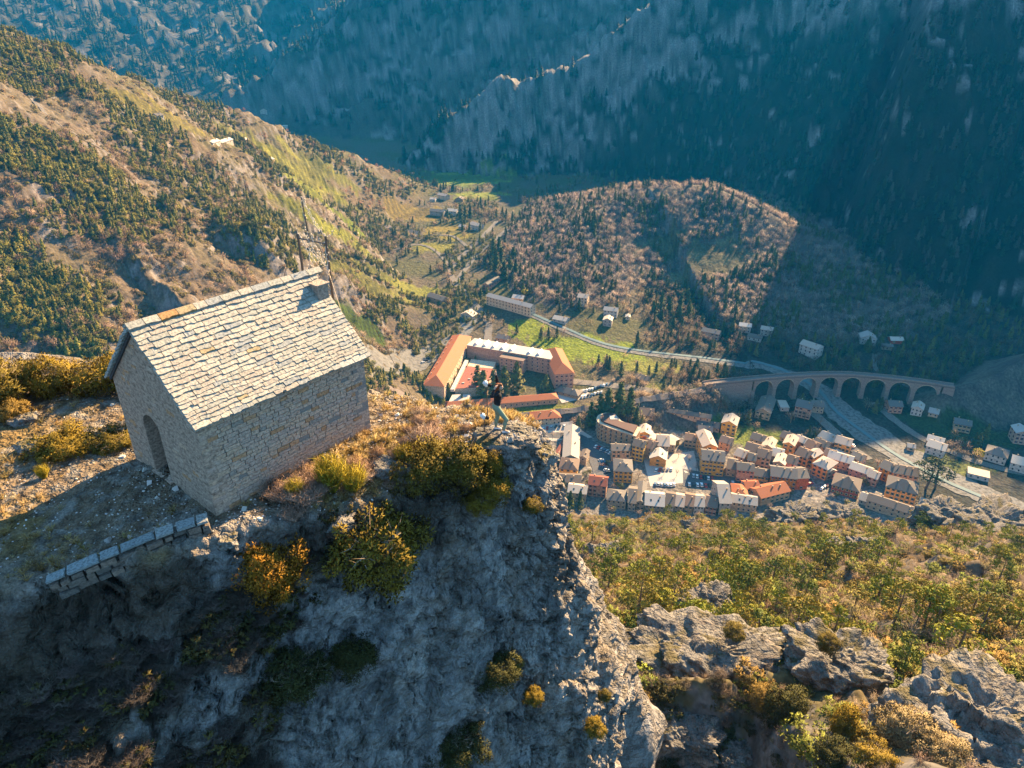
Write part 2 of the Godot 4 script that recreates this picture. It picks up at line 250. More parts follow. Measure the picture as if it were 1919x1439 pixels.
# ---------------------------------------------------------------- mesh builder
class MB:
	var v := PackedVector3Array()
	var n := PackedVector3Array()
	var c := PackedColorArray()
	var col := Color.WHITE
	var ref := Vector3.INF
	func tri(a: Vector3, b: Vector3, d: Vector3) -> void:
		var nn := (b - a).cross(d - a)
		if nn.length_squared() < 1e-14:
			return
		nn = nn.normalized()
		if ref != Vector3.INF and nn.dot(a - ref) < 0.0:
			nn = -nn
			var t := b
			b = d
			d = t
		v.append(a); v.append(d); v.append(b)
		n.append(nn); n.append(nn); n.append(nn)
		c.append(col); c.append(col); c.append(col)
	func quad(a: Vector3, b: Vector3, d: Vector3, e: Vector3) -> void:
		tri(a, b, d)
		tri(a, d, e)
	func leaf(p: Vector3, nn: Vector3, s: float, spin: float, stretch := 1.6) -> void:
		var t := nn.cross(Vector3(0.31, 0.77, 0.55)).normalized()
		var b := nn.cross(t)
		var e1 := (t * cos(spin) + b * sin(spin)) * s
		var e2 := (b * cos(spin) - t * sin(spin)) * s * stretch
		for q in [p - e1 * 0.5, p + e2, p + e1 * 0.5]:
			v.append(q)
		for i in 3:
			c.append(col)
	func leafn(nn: Vector3) -> void:
		var k := v.size()
		if (v[k - 1] - v[k - 3]).cross(v[k - 2] - v[k - 3]).dot(nn) < 0.0:
			var t := v[k - 1]
			v[k - 1] = v[k - 3]
			v[k - 3] = t
		n.append(nn); n.append(nn); n.append(nn)
	# box given by centre, half axes; small chamfer-free
	func box(at: Vector3, x: Vector3, y: Vector3, z: Vector3) -> void:
		ref = at
		var p := []
		for i in 8:
			p.append(at + x * (1 if i & 1 else -1) + y * (1 if i & 2 else -1) + z * (1 if i & 4 else -1))
		hexa(p)
		ref = Vector3.INF
	func hexa(p: Array) -> void:
		quad(p[0], p[1], p[3], p[2]); quad(p[4], p[5], p[7], p[6])
		quad(p[0], p[1], p[5], p[4]); quad(p[2], p[3], p[7], p[6])
		quad(p[0], p[2], p[6], p[4]); quad(p[1], p[3], p[7], p[5])
	func tube(pts: Array, radii: Array, sides := 6) -> void:
		var rings := []
		for i in pts.size():
			var dir: Vector3 = (pts[mini(i + 1, pts.size() - 1)] - pts[maxi(i - 1, 0)]).normalized()
			var t := dir.cross(Vector3(0.13, 0.21, 0.97)).normalized()
			if t.length() < 0.5:
				t = Vector3.RIGHT
			var b := dir.cross(t)
			var ring := []
			for k in sides:
				var an := TAU * k / sides
				ring.append(pts[i] + (t * cos(an) + b * sin(an)) * float(radii[i]))
			rings.append(ring)
		for i in pts.size() - 1:
			ref = (pts[i] + pts[i + 1]) * 0.5
			for k in sides:
				var k2 := (k + 1) % sides
				quad(rings[i][k], rings[i][k2], rings[i + 1][k2], rings[i + 1][k])
		ref = Vector3.INF
	func clockwise() -> MB:
		for k in range(0, v.size(), 3):
			if (v[k + 2] - v[k]).cross(v[k + 1] - v[k]).dot(n[k] + n[k + 1] + n[k + 2]) < 0.0:
				var t := v[k + 1]
				v[k + 1] = v[k + 2]
				v[k + 2] = t
				var u := n[k + 1]
				n[k + 1] = n[k + 2]
				n[k + 2] = u
		return self
	func into(m: ArrayMesh, mat: Material) -> void:
		if v.is_empty():
			return
		var a := []
		a.resize(Mesh.ARRAY_MAX)
		a[Mesh.ARRAY_VERTEX] = v
		a[Mesh.ARRAY_NORMAL] = n
		a[Mesh.ARRAY_COLOR] = c
		m.add_surface_from_arrays(Mesh.PRIMITIVE_TRIANGLES, a)
		if mat: m.surface_set_material(m.get_surface_count() - 1, mat)
	func done(mat: Material) -> ArrayMesh:
		var m := ArrayMesh.new()
		into(m, mat)
		return m


func numbered(called: String) -> String:
	if not used.has(called):
		used[called] = 0
		return called
	used[called] += 1
	return "%s_%03d" % [called, used[called]]

func tag(o: Node, label: String, category: String, group := "", kind := "") -> void:
	if label: o.set_meta("label", label)
	if category: o.set_meta("category", category)
	if group: o.set_meta("group", group)
	if kind: o.set_meta("kind", kind)

func thing(called: String, label: String, category: String, at: Vector3, turn := 0.0, group := "") -> Node3D:
	var o := Node3D.new()
	o.name = numbered(called)
	add_child(o)
	o.position = at
	o.rotation.y = turn
	tag(o, label, category, group)
	return o

func part(called: String, m: Mesh, parent: Node, mat: Material = null, at := Transform3D()) -> MeshInstance3D:
	var o := MeshInstance3D.new()
	o.name = called
	o.mesh = m
	if mat: o.material_override = mat
	o.transform = at
	parent.add_child(o, true)
	return o

func top(called: String, m: Mesh, label: String, category: String, group := "", kind := "") -> MeshInstance3D:
	var o := MeshInstance3D.new()
	o.name = numbered(called)
	o.mesh = m
	add_child(o)
	tag(o, label, category, group, kind)
	return o

# turn the faces of an indexed grid to the side of their normals
func facing(idx: PackedInt32Array, v: PackedVector3Array, n: PackedVector3Array) -> PackedInt32Array:
	for k in range(0, idx.size(), 3):
		var a := idx[k]
		var b := idx[k + 1]
		var c := idx[k + 2]
		if (v[c] - v[a]).cross(v[b] - v[a]).dot(n[a] + n[b] + n[c]) < 0.0:
			idx[k + 1] = c
			idx[k + 2] = b
	return idx

func many(called: String, m: Mesh, places: Array, tints: PackedColorArray, label: String, category: String) -> void:
	var mm := MultiMesh.new()
	mm.transform_format = MultiMesh.TRANSFORM_3D
	mm.use_colors = true
	mm.mesh = m
	mm.instance_count = places.size()
	for i in places.size():
		mm.set_instance_transform(i, places[i])
		mm.set_instance_color(i, tints[i])
	var o := MultiMeshInstance3D.new()
	o.name = numbered(called)
	o.multimesh = mm
	add_child(o)
	tag(o, label, category, "", "stuff")


# ---------------------------------------------------------------- materials
func grey_noise(sd: int, freq: float, lo: float, hi: float, size := 512, kind := FastNoiseLite.TYPE_SIMPLEX_SMOOTH, oct := 5, mid := -1.0) -> NoiseTexture2D:
	var f := FastNoiseLite.new()
	f.seed = sd
	f.noise_type = kind
	f.frequency = freq
	f.fractal_octaves = oct
	f.fractal_gain = 0.58
	var t := NoiseTexture2D.new()
	t.width = size
	t.height = size
	t.seamless = true
	t.noise = f
	var g := Gradient.new()
	g.set_color(0, Color(lo, lo, lo))
	g.set_color(1, Color(hi, hi, hi))
	if mid >= 0.0:
		g.add_point(0.5, Color(mid, mid, mid))
	t.color_ramp = g
	return t

func mat(lin: Color, rough := 0.9, metal := 0.0) -> StandardMaterial3D:
	var m := StandardMaterial3D.new()
	m.albedo_color = lin.linear_to_srgb()
	m.roughness = rough
	m.metallic = metal
	m.vertex_color_use_as_albedo = true
	m.metallic_specular = 0.3
	return m

func textured(m: StandardMaterial3D, tex: Texture2D, metres: float, bump: Texture2D = null, bump_cm := 0.0, tex2: Texture2D = null, metres2 := 1.0) -> StandardMaterial3D:
	m.albedo_texture = tex
	m.uv1_triplanar = true
	m.uv1_world_triplanar = true
	m.uv1_scale = Vector3.ONE / metres
	if bump:
		m.heightmap_enabled = true
		m.heightmap_texture = bump
		m.heightmap_scale = bump_cm
	if tex2:
		m.detail_enabled = true
		m.detail_albedo = tex2
		m.detail_blend_mode = BaseMaterial3D.BLEND_MODE_MUL
		m.detail_uv_layer = BaseMaterial3D.DETAIL_UV_2
		m.uv2_triplanar = true
		m.uv2_world_triplanar = true
		m.uv2_scale = Vector3.ONE / metres2
	return m

func make_materials() -> void:
	var t_soft := grey_noise(11, 0.012, 0.62, 1.0)
	var t_speck := grey_noise(12, 0.035, 0.62, 1.0, 512, FastNoiseLite.TYPE_SIMPLEX_SMOOTH, 6)
	var t_rock := grey_noise(13, 0.010, 0.45, 1.0, 1024, FastNoiseLite.TYPE_SIMPLEX_SMOOTH, 8, 0.85)
	var t_rockh := grey_noise(14, 0.016, 0.0, 1.0, 1024, FastNoiseLite.TYPE_SIMPLEX_SMOOTH, 8)
	var t_scrub := grey_noise(15, 0.05, 0.42, 1.0, 1024, FastNoiseLite.TYPE_SIMPLEX_SMOOTH, 6)
	M.t_soft = t_soft
	M.terrain = textured(mat(Color.WHITE, 0.95), t_scrub, 150.0, t_rockh, 110.0, t_speck, 13.0)
	M.crag = textured(mat(Color.WHITE, 0.92), t_rock, 6.0, t_rockh, 38.0, t_speck, 1.7)
	M.outcrop = textured(mat(Color.WHITE, 0.92), t_rock, 8.0, t_rockh, 46.0, t_speck, 2.3)
	M.gravel = textured(mat(Color(0.30, 0.29, 0.27)), t_rock, 38.0, null, 0.0, t_speck, 9.0)
	M.water = mat(Color(0.09, 0.14, 0.15), 0.75)
	M.road = textured(mat(Color(0.22, 0.195, 0.17)), t_soft, 9.0)
	M.asphalt = textured(mat(Color(0.13, 0.13, 0.14)), t_soft, 7.0)
	M.paving = textured(mat(Color(0.55, 0.50, 0.45)), t_speck, 6.0)
	M.track = textured(mat(Color(0.22, 0.18, 0.16)), t_speck, 3.0)
	M.steel = mat(Color(0.10, 0.09, 0.085), 0.5, 0.6)
	M.wire = mat(Color(0.45, 0.44, 0.42), 0.5, 0.3)
	M.bulb = mat(Color(0.66, 0.56, 0.44), 0.5)
	M.stone = textured(mat(Color(0.46, 0.42, 0.38)), t_rock, 0.9, t_rockh, 1.2)
	M.mortar = textured(mat(Color(0.36, 0.31, 0.27)), t_speck, 0.7)
	M.plaster = textured(mat(Color(0.86, 0.60, 0.44)), t_rock, 1.6, t_rockh, 2.0, t_soft, 0.5)
	M.slate = textured(mat(Color(0.46, 0.46, 0.42)), t_rock, 0.8, t_rockh, 1.0)
	M.door = textured(mat(Color(0.10, 0.10, 0.11)), t_soft, 0.4)
	M.bark = mat(Color(0.13, 0.10, 0.08))
	M.leaf = mat(Color.WHITE, 0.8)
	M.leaf.backlight_enabled = true
	M.leaf.backlight = Color(0.35, 0.35, 0.2)
	M.twig = mat(Color.WHITE, 0.95)
	M.grass = mat(Color.WHITE, 0.9)
	M.grass.backlight_enabled = true
	M.grass.backlight = Color(0.5, 0.45, 0.3)
	M.glass = mat(Color(0.035, 0.045, 0.055), 0.15)
	M.frame = mat(Color(0.55, 0.50, 0.44), 0.8)
	for k in WALLS:
		M["wall_" + k] = textured(mat(WALLS[k], 0.92), t_soft, 11.0)
		M["shut_" + k] = mat(SHUTTERS.get(k, Color(0.12, 0.14, 0.10)), 0.8)
	for k in ROOFS:
		for e in 4:
			M["roof_%s%d" % [k, e]] = textured(mat((ROOFS[k] as Color) * [1.0, 0.8, 1.12, 0.92][e] * [Color.WHITE, Color(1.0, 0.97, 0.95), Color(1.05, 0.96, 0.86), Color(1.06, 0.92, 0.82)][e], 0.75), t_speck, 5.0)
		M["roof_" + k] = M["roof_%s0" % k]
	M.skin = mat(Color(0.50, 0.30, 0.21), 0.6)
	M.black = mat(Color(0.018, 0.017, 0.02), 0.85)
	M.sage = mat(Color(0.22, 0.25, 0.17), 0.8)
	M.shoe = mat(Color(0.72, 0.70, 0.68), 0.6)
	M.hair = mat(Color(0.16, 0.055, 0.025), 0.6)
	for k in CARCOLS.size():
		M["car%d" % k] = mat(CARCOLS[k], 0.25)
	M.tyre = mat(Color(0.02, 0.02, 0.02), 0.9)

const WALLS := {"C": Color(0.82, 0.62, 0.42), "P": Color(0.77, 0.44, 0.30), "Y": Color(0.85, 0.50, 0.09), "T": Color(0.66, 0.46, 0.28), "O": Color(0.85, 0.40, 0.10), "A": Color(0.85, 0.32, 0.03), "R": Color(0.66, 0.12, 0.07), "R2": Color(0.85, 0.18, 0.06), "B": Color(0.55, 0.42, 0.29), "W": Color(0.66, 0.61, 0.55)}
const SHUTTERS := {"O": Color(0.05, 0.12, 0.08), "Y": Color(0.10, 0.13, 0.12), "P": Color(0.20, 0.06, 0.05), "R": Color(0.45, 0.34, 0.12), "A": Color(0.25, 0.10, 0.04)}
const ROOFS := {"s": Color(0.20, 0.18, 0.165), "w": Color(0.58, 0.54, 0.49), "t": Color(0.52, 0.17, 0.07), "b": Color(0.26, 0.18, 0.14), "r": Color(0.36, 0.12, 0.08)}
const CARCOLS := [Color(0.70, 0.70, 0.70), Color(0.40, 0.42, 0.44), Color(0.05, 0.05, 0.06), Color(0.10, 0.16, 0.24), Color(0.35, 0.05, 0.04), Color(0.62, 0.62, 0.60)]


# ---------------------------------------------------------------- the lie of the land
var seg := []          # per ridge: [first, last + 1, slope_left, slope_right, blend, box]
var s_p := PackedVector3Array()
var s_q := PackedVector3Array()
var hid := 0           # which ridge the last height came from, 0 the valley floor, 99 the near slope
var hraw := 0.0
var hfloor := 0.0
var hdist := 0.0       # distance from the crest that gave the height

func read_ridges() -> void:
	for r in RIDGES:
		var first := s_p.size()
		var pts: Array = r[4]
		var lo := Vector2.INF
		var hi := -Vector2.INF
		var most := -1e9
		for i in pts.size():
			lo = lo.min(Vector2(pts[i].x, pts[i].z))
			hi = hi.max(Vector2(pts[i].x, pts[i].z))
			most = maxf(most, pts[i].y)
			if i:
				s_p.append(pts[i - 1])
				s_q.append(pts[i])
		var reach: float = (most + 280.0) / minf(r[1], r[2])
		seg.append([first, s_p.size(), r[1], r[2], r[3], Rect2(lo, hi - lo).grow(reach)])

func macro(x: float, d: float) -> float:
	var h := -264.0 + 0.065 * maxf(0.0, d - 450.0)
	hfloor = h
	hid = 0
	var at := Vector2(x, d)
	for k in seg.size():
		var r: Array = seg[k]
		if not (r[5] as Rect2).has_point(at):
			continue
		var best := -1e9
		var nearest := 1e18
		var i0: int = r[0]
		var i1: int = r[1]
		for i in range(i0, i1):
			var p := s_p[i]
			var q := s_q[i]
			var dx := q.x - p.x
			var dd := q.z - p.z
			var t0 := ((x - p.x) * dx + (d - p.z) * dd) / (dx * dx + dd * dd)
			var t := clampf(t0, 0.0, 1.0)
			var ex := x - p.x - t * dx
			var ed := d - p.z - t * dd
			var d2 := ex * ex + ed * ed
			if d2 < nearest:
				nearest = d2
				var s: float = r[2] if dx * ed - dd * ex > 0.0 else r[3]
				if (t0 > 1.0 and i == i1 - 1) or (t0 < 0.0 and i == i0):
					s = maxf(r[2], r[3])
				best = p.y + t * (q.y - p.y) - s * sqrt(d2)
		var kk: float = r[4]
		if best > h - kk:
			if best > h:
				hid = k + 1
				hdist = sqrt(nearest)
			var hh := clampf(0.5 + 0.5 * (best - h) / kk, 0.0, 1.0)
			h = h + (best - h) * hh + kk * hh * (1.0 - hh)
	var rr := sqrt(x * x + d * d)
	var base := -14.0 - 0.68 * (d - 6.0) - maxf(0.0, rr - 235.0)
	if d < 41.0:
		base -= (41.0 - d) * 1.6 * smoothstep(3.0, 6.5, absf(x - 24.0))
	if base > h - 6.0:
		if base > h:
			hid = 99
		var hh := clampf(0.5 + 0.5 * (base - h) / 6.0, 0.0, 1.0)
		h = h + (base - h) * hh + 6.0 * hh * (1.0 - hh)
	hraw = h
	return h

func land(x: float, d: float) -> float:
	var h := macro(x, d)
	var up := h - hfloor
	if hid == 99:
		var far := clampf(sqrt(x * x + d * d) / 120.0, 0.15, 1.0)
		h += (n_mid.get_noise_2d(x * 2.2, d * 2.2) * 5.0 + n_fine.get_noise_2d(x * 2.0, d * 2.0) * 1.6) * far
		if d < 42.0: h += n_fine.get_noise_2d(x * 2.6, d * 2.6) * 0.9 + n_mid.get_noise_2d(x * 4.0, d * 4.0) * 1.2
	else:
		var a := smoothstep(3.0, 70.0, up)
		var big := 1.0
		if hid == 1:
			big = 0.55
		elif hid == 5:
			big = 0.22
		elif hid >= 10:
			big = 0.1
		var g := n_big.get_noise_2d(x, d)
		h += a * big * (g * 34.0 + n_mid.get_noise_2d(x, d) * 9.0) + a * n_fine.get_noise_2d(x, d) * 2.2
		h += n_fine.get_noise_2d(x, d) * 0.25
		if hid == 4:
			h -= 34.0 * smoothstep(14.0, 60.0, hdist + n_mid.get_noise_2d(x, d) * 30.0) * (1.0 - smoothstep(60.0, 260.0, hdist)) * smoothstep(-0.35, 0.1, g)
		if hid >= 6 and hid <= 9:
			h += a * (n_mid.get_noise_2d(x * 0.35, d * 0.35) * 12.0 + n_mid.get_noise_2d(x * 1.7, d * 1.7) * 3.0)
		if hid == 5 or (hid == 0 and x > 90.0 and d > 640.0):
			var tq := smoothstep(-0.1, 0.1, n_patch.get_noise_2d(x, d) + 0.12) * (1.0 - smoothstep(60.0, 110.0, absf(x - 190.0))) * (1.0 - smoothstep(60.0, 110.0, absf(d - 740.0)))
			h = lerpf(h, floorf(h / 3.2) * 3.2 + 3.2 * smoothstep(0.72, 1.0, h / 3.2 - floorf(h / 3.2)), tq)
		if hid == 1 and x > -350.0 and x < -60.0 and d > 640.0:
			var tl := smoothstep(-0.05, 0.1, n_patch.get_noise_2d(x * 1.3 + 200.0, d * 1.3) + 0.08) * (1.0 - smoothstep(900.0, 1000.0, d))
			h = lerpf(h, floorf(h / 4.5) * 4.5 + 4.5 * smoothstep(0.70, 1.0, h / 4.5 - floorf(h / 4.5)), tl)
		if hid == 4 or hid == 6 or hid == 7 or hid == 8:
			h += a * (0.45 - absf(n_rock.get_noise_2d(x, d))) * (9.0 if hid == 9 else 11.0 if hid == 4 else 20.0)
	return h

# the terrain grid: rows by distance, columns by bearing
var t_az := PackedFloat32Array()
var t_r := PackedFloat32Array()
var t_h := PackedFloat32Array()
var t_id := PackedByteArray()
var t_far := PackedFloat32Array()
var t_rock := PackedByteArray()
var last_rock := 0.0
const R0 := 17.0
const GROW := 1.0086

func ground(x: float, d: float) -> float:
	var r := maxf(R0 + 0.01, sqrt(x * x + d * d))
	var az := atan2(x, d)
	var fi := clampf(log(r / R0) / log(GROW), 0.0, t_r.size() - 1.01)
	var j := t_az.bsearch(az) - 1
	j = clampi(j, 0, t_az.size() - 2)
	var i := int(fi)
	fi -= i
	var fj := clampf((az - t_az[j]) / (t_az[j + 1] - t_az[j]), 0.0, 1.0)
	var w := t_az.size()
	return lerpf(lerpf(t_h[i * w + j], t_h[i * w + j + 1], fj), lerpf(t_h[(i + 1) * w + j], t_h[(i + 1) * w + j + 1], fj), fi)

func ground_id(x: float, d: float) -> int:
	var r := maxf(R0 + 0.01, sqrt(x * x + d * d))
	var i := clampi(int(log(r / R0) / log(GROW)), 0, t_r.size() - 1)
	var j := clampi(t_az.bsearch(atan2(x, d)) - 1, 0, t_az.size() - 1)
	return t_id[i * t_az.size() + j]

func rocky(x: float, d: float) -> int:
	var r := maxf(R0 + 0.01, sqrt(x * x + d * d))
	var i := clampi(int(log(r / R0) / log(GROW)), 0, t_r.size() - 1)
	var j := clampi(t_az.bsearch(atan2(x, d)) - 1, 0, t_az.size() - 1)
	return t_rock[i * t_az.size() + j]

func on(x: float, d: float) -> Vector3:
	return Vector3(x, ground(x, d), -d)

# lit and mown fields: centre x, d, half sizes, turn, colour
const FIELDS := [
	[-76, 1190, 78, 52, 0.0, Color(0.43, 0.52, 0.060)], [-50, 1085, 46, 26, 0.0, Color(0.49, 0.53, 0.056)],
	[66, 590, 50, 26, -0.25, Color(0.38, 0.47, 0.031)], [13, 627, 22, 20, 0.0, Color(0.39, 0.47, 0.031)], [118, 560, 26, 12, -0.2, Color(0.42, 0.42, 0.067)],
	[-273, 880, 74, 31, 0.5, Color(0.49, 0.46, 0.056)], [-232, 800, 51, 20, 0.5, Color(0.48, 0.51, 0.040)], [-300, 765, 55, 20, 0.6, Color(0.49, 0.39, 0.064)], [-205, 830, 46, 16, 0.4, Color(0.38, 0.46, 0.024)],
	[-190, 735, 51, 19, 0.4, Color(0.48, 0.48, 0.048)], [-330, 712, 42, 19, 0.6, Color(0.43, 0.35, 0.064)], [-250, 940, 55, 19, 0.6, Color(0.43, 0.41, 0.056)],
	[-118, 716, 44, 19, 0.3, Color(0.39, 0.38, 0.048)], [-150, 660, 50, 20, 0.4, Color(0.36, 0.33, 0.056)], [-135, 995, 50, 30, 0.2, Color(0.49, 0.35, 0.064)], [-90, 930, 34, 18, 0.2, Color(0.48, 0.36, 0.056)], [-96, 860, 30, 18, 0.2, Color(0.43, 0.39, 0.048)], [-70, 900, 25, 15, 0.2, Color(0.48, 0.39, 0.048)],
	[176, 455, 40, 15, -0.35, Color(0.29, 0.35, 0.048)], [186, 432, 20, 8, -0.35, Color(0.23, 0.35, 0.024)], [150, 520, 36, 10, -0.2, Color(0.29, 0.29, 0.056)], [-128, 560, 26, 12, 0.4, Color(0.14, 0.22, 0.024)], [20, 488, 60, 8, 0.15, Color(0.35, 0.35, 0.048)],
	[215, 740, 46, 34, 0.2, Color(0.40, 0.34, 0.17)], [170, 790, 30, 20, 0.2, Color(0.36, 0.31, 0.15)],
	[300, 420, 30, 12, -0.4, Color(0.23, 0.26, 0.056)], [340, 460, 50, 18, -0.3, Color(0.10, 0.13, 0.040)],
]

func field_at(x: float, d: float) -> Array:
	for f in FIELDS:
		var dx: float = x - f[0]
		var dd: float = d - f[1]
		if absf(dx) > 90.0 or absf(dd) > 90.0:
			continue
		var ca := cos(f[4])
		var sa := sin(f[4])
		var a: float = (dx * ca + dd * sa) / f[2]
		var b: float = (-dx * sa + dd * ca) / f[3]
		var q := a * a + b * b + n_mid.get_noise_2d(x * 1.5, d * 1.5) * 1.15
		if q < 1.0:
			return [f[5], clampf((1.0 - q) * 5.0, 0.0, 1.0)]
	return []

func in_town(x: float, d: float) -> bool:
	if d < 345.0 or d > 470.0: return false
	var hi := 462.0 - maxf(0.0, x - 120.0) * 0.42
	return x > 18.0 and x < 262.0 and d < hi

func land_colour(x: float, d: float, h: float, steep: float, id: int, crest: float) -> Color:
	var p := n_patch.get_noise_2d(x, d)
	var q := n_mid.get_noise_2d(x * 2.0 + 300.0, d * 2.0)
	var c: Color
	var named: String = "floor" if id == 0 else "near" if id == 99 else RIDGES[id - 1][0]
	match named:
		"floor":
			c = Color(0.25, 0.195, 0.12).lerp(Color(0.20, 0.19, 0.07), smoothstep(-0.2, 0.3, p))
			if in_town(x, d):
				c = Color(0.50, 0.45, 0.40).lerp(Color(0.33, 0.29, 0.24), smoothstep(-0.1, 0.3, q))
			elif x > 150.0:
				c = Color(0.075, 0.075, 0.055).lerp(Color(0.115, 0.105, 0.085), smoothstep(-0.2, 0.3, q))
		"near":
			c = Color(0.30, 0.215, 0.13).lerp(Color(0.24, 0.20, 0.09), smoothstep(-0.25, 0.3, p))
			c = c.lerp(Color(0.36, 0.32, 0.27), smoothstep(0.25, 0.5, q))
		"left_hill", "spur", "rib":
			c = Color(0.30, 0.21, 0.12).lerp(Color(0.26, 0.215, 0.08), smoothstep(-0.3, 0.3, p))
			c = c.lerp(Color(0.38, 0.30, 0.21), smoothstep(0.15, 0.5, q))
			if d < 640.0:
				c = c.lerp(Color(0.33, 0.25, 0.18), 0.6)
		"lit_spur", "bank", "bank2":
			c = Color(0.20, 0.16, 0.14).lerp(Color(0.30, 0.25, 0.19), smoothstep(-0.3, 0.3, q))
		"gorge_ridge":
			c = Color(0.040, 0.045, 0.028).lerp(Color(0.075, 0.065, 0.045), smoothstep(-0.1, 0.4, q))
		_:
			c = Color(0.07, 0.07, 0.045).lerp(Color(0.20, 0.165, 0.125), smoothstep(-0.35, 0.25, q * 0.7 + p * 0.6))
	last_rock = 0.0
	if id != 0:
		p = n_patch.get_noise_3d(x, h * 1.3, d)
		q = n_mid.get_noise_3d(x * 1.3, h * 1.6, d * 1.3) * 1.2
		var rock := smoothstep(1.05, 1.5, steep + q * 0.5)
		if named == "gorge_ridge":
			var band := maxf((1.0 - smoothstep(70.0, 190.0, crest)) if x < 330.0 else 0.0, exp(-pow((h - (-112.0 + 0.36 * (x - 90.0) + q * 30.0)) / 30.0, 2.0)) if x > 60.0 else 0.0)
			if x > 560.0: band = maxf(band, smoothstep(-20.0, 40.0, h) * 0.85)
			rock = clampf(rock * 0.5 * band + smoothstep(0.48, 0.58, band * 0.60 + p * 0.5 + q * 0.95), 0.0, 1.0)
		elif named in ["back_left", "back_right", "far", "back_left2"]:
			rock = clampf(rock * 0.6 + smoothstep(0.22, 0.42, p * 0.9 + q * 0.6), 0.0, 1.0)
		elif named == "near":
			rock *= 0.6 if d > 42.0 else 1.0
		last_rock = rock
		c = c.lerp(Color(0.60, 0.53, 0.49) * (0.88 + 0.16 * sin(h * 0.42 + q * 5.0)) * (0.7 + 0.5 * clampf(n_fine.get_noise_3d(x * 0.8, h * 1.0, d * 0.8) + 0.3, 0.0, 1.0)) if id != 99 else Color(0.36, 0.33, 0.31), rock)
	var f := field_at(x, d)
	if f and id != 99:
		var stripe := 1.0 - 0.5 * smoothstep(0.2, 0.8, absf(sin(h * 0.75 + q))) if h > -232.0 else 1.0
		c = c.lerp((f[0] as Color) * stripe, f[1])
	return c

func build_terrain() -> void:
	var az := -50.0
	while az < 63.0:
		t_az.append(deg_to_rad(az))
		az += 0.125 if az > -41.0 and az < 43.0 else 0.8
	var r := R0
	while r < 4600.0:
		t_r.append(r)
		r *= GROW
	var w := t_az.size()
	var rows := t_r.size()
	var v := PackedVector3Array()
	v.resize(w * rows)
	t_h.resize(w * rows)
	t_id.resize(w * rows)
	t_far.resize(w * rows)
	t_rock.resize(w * rows)
	var si := PackedFloat32Array()
	var co := PackedFloat32Array()
	for j in w:
		si.append(sin(t_az[j]))
		co.append(cos(t_az[j]))
	for i in rows:
		for j in w:
			var x := t_r[i] * si[j]
			var d := t_r[i] * co[j]
			var h := land(x, d)
			t_h[i * w + j] = h
			t_id[i * w + j] = hid
			t_far[i * w + j] = hdist
			v[i * w + j] = Vector3(x, h, -d)
	var n := PackedVector3Array()
	n.resize(w * rows)
	var c := PackedColorArray()
	c.resize(w * rows)
	for i in rows:
		for j in w:
			var a := v[i * w + maxi(j - 1, 0)]
			var b := v[i * w + mini(j + 1, w - 1)]
			var e := v[maxi(i - 1, 0) * w + j]
			var f := v[mini(i + 1, rows - 1) * w + j]
			var nn := (b - a).cross(f - e).normalized()
			if nn.y < 0.0: nn = -nn
			n[i * w + j] = nn
			var p := v[i * w + j]
			var steep := sqrt(nn.x * nn.x + nn.z * nn.z) / maxf(nn.y, 0.05)
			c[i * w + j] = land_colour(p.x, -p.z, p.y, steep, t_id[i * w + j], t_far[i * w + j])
			t_rock[i * w + j] = int(255.0 * clampf(last_rock, 0.0, 1.0))
	var idx := PackedInt32Array()
	for i in rows - 1:
		for j in w - 1:
			var k := i * w + j
			idx.append(k); idx.append(k + w); idx.append(k + 1)
			idx.append(k + 1); idx.append(k + w); idx.append(k + w + 1)
	var arr := []
	arr.resize(Mesh.ARRAY_MAX)
	arr[Mesh.ARRAY_VERTEX] = v
	arr[Mesh.ARRAY_NORMAL] = n
	arr[Mesh.ARRAY_COLOR] = c
	arr[Mesh.ARRAY_INDEX] = facing(idx, arr[Mesh.ARRAY_VERTEX], n)
	var m := ArrayMesh.new()
	m.add_surface_from_arrays(Mesh.PRIMITIVE_TRIANGLES, arr)
	m.surface_set_material(0, M.terrain)
	top("mountain_terrain", m, "mountain slopes and valley floor around the village", "terrain", "", "structure")

# a ribbon laid on the ground along a smoothed line
func ribbon(called: String, pts: Array, width: Variant, mt: Material, lift: float, label: String, category: String, across := 4) -> void:
	var line := []
	for i in pts.size() - 1:
		var p0: Vector2 = pts[maxi(i - 1, 0)]
		var p1: Vector2 = pts[i]
		var p2: Vector2 = pts[i + 1]
		var p3: Vector2 = pts[mini(i + 2, pts.size() - 1)]
		var steps := maxi(2, int(p1.distance_to(p2) / 3.0))
		for k in steps:
			var wv: float = width if not (width is Array) else lerpf(width[i], width[i + 1], float(k) / steps)
			line.append([p1.cubic_interpolate(p2, p0, p3, float(k) / steps), wv])
	var mb := MB.new()
	var before := []
	for i in line.size():
		var p: Vector2 = line[i][0]
		var dir: Vector2 = (line[mini(i + 1, line.size() - 1)][0] - line[maxi(i - 1, 0)][0]).normalized()
		var s := Vector2(-dir.y, dir.x)
		var now := []
		var wob := 1.0 + n_mid.get_noise_2d(p.x * 3.0, p.y * 3.0) * 0.25
		for k in across + 1:
			var e: Vector2 = p + s * line[i][1] * wob * (float(k) / across - 0.5)
			now.append(Vector3(e.x, ground(e.x, e.y) + lift, -e.y))
		if before:
			mb.ref = (now[0] + now[across]) * 0.5 - Vector3.UP * 50.0
			for k in across:
				mb.quad(before[k], before[k + 1], now[k + 1], now[k])
		before = now
	top(called, mb.done(mt), label, category, "", "structure")

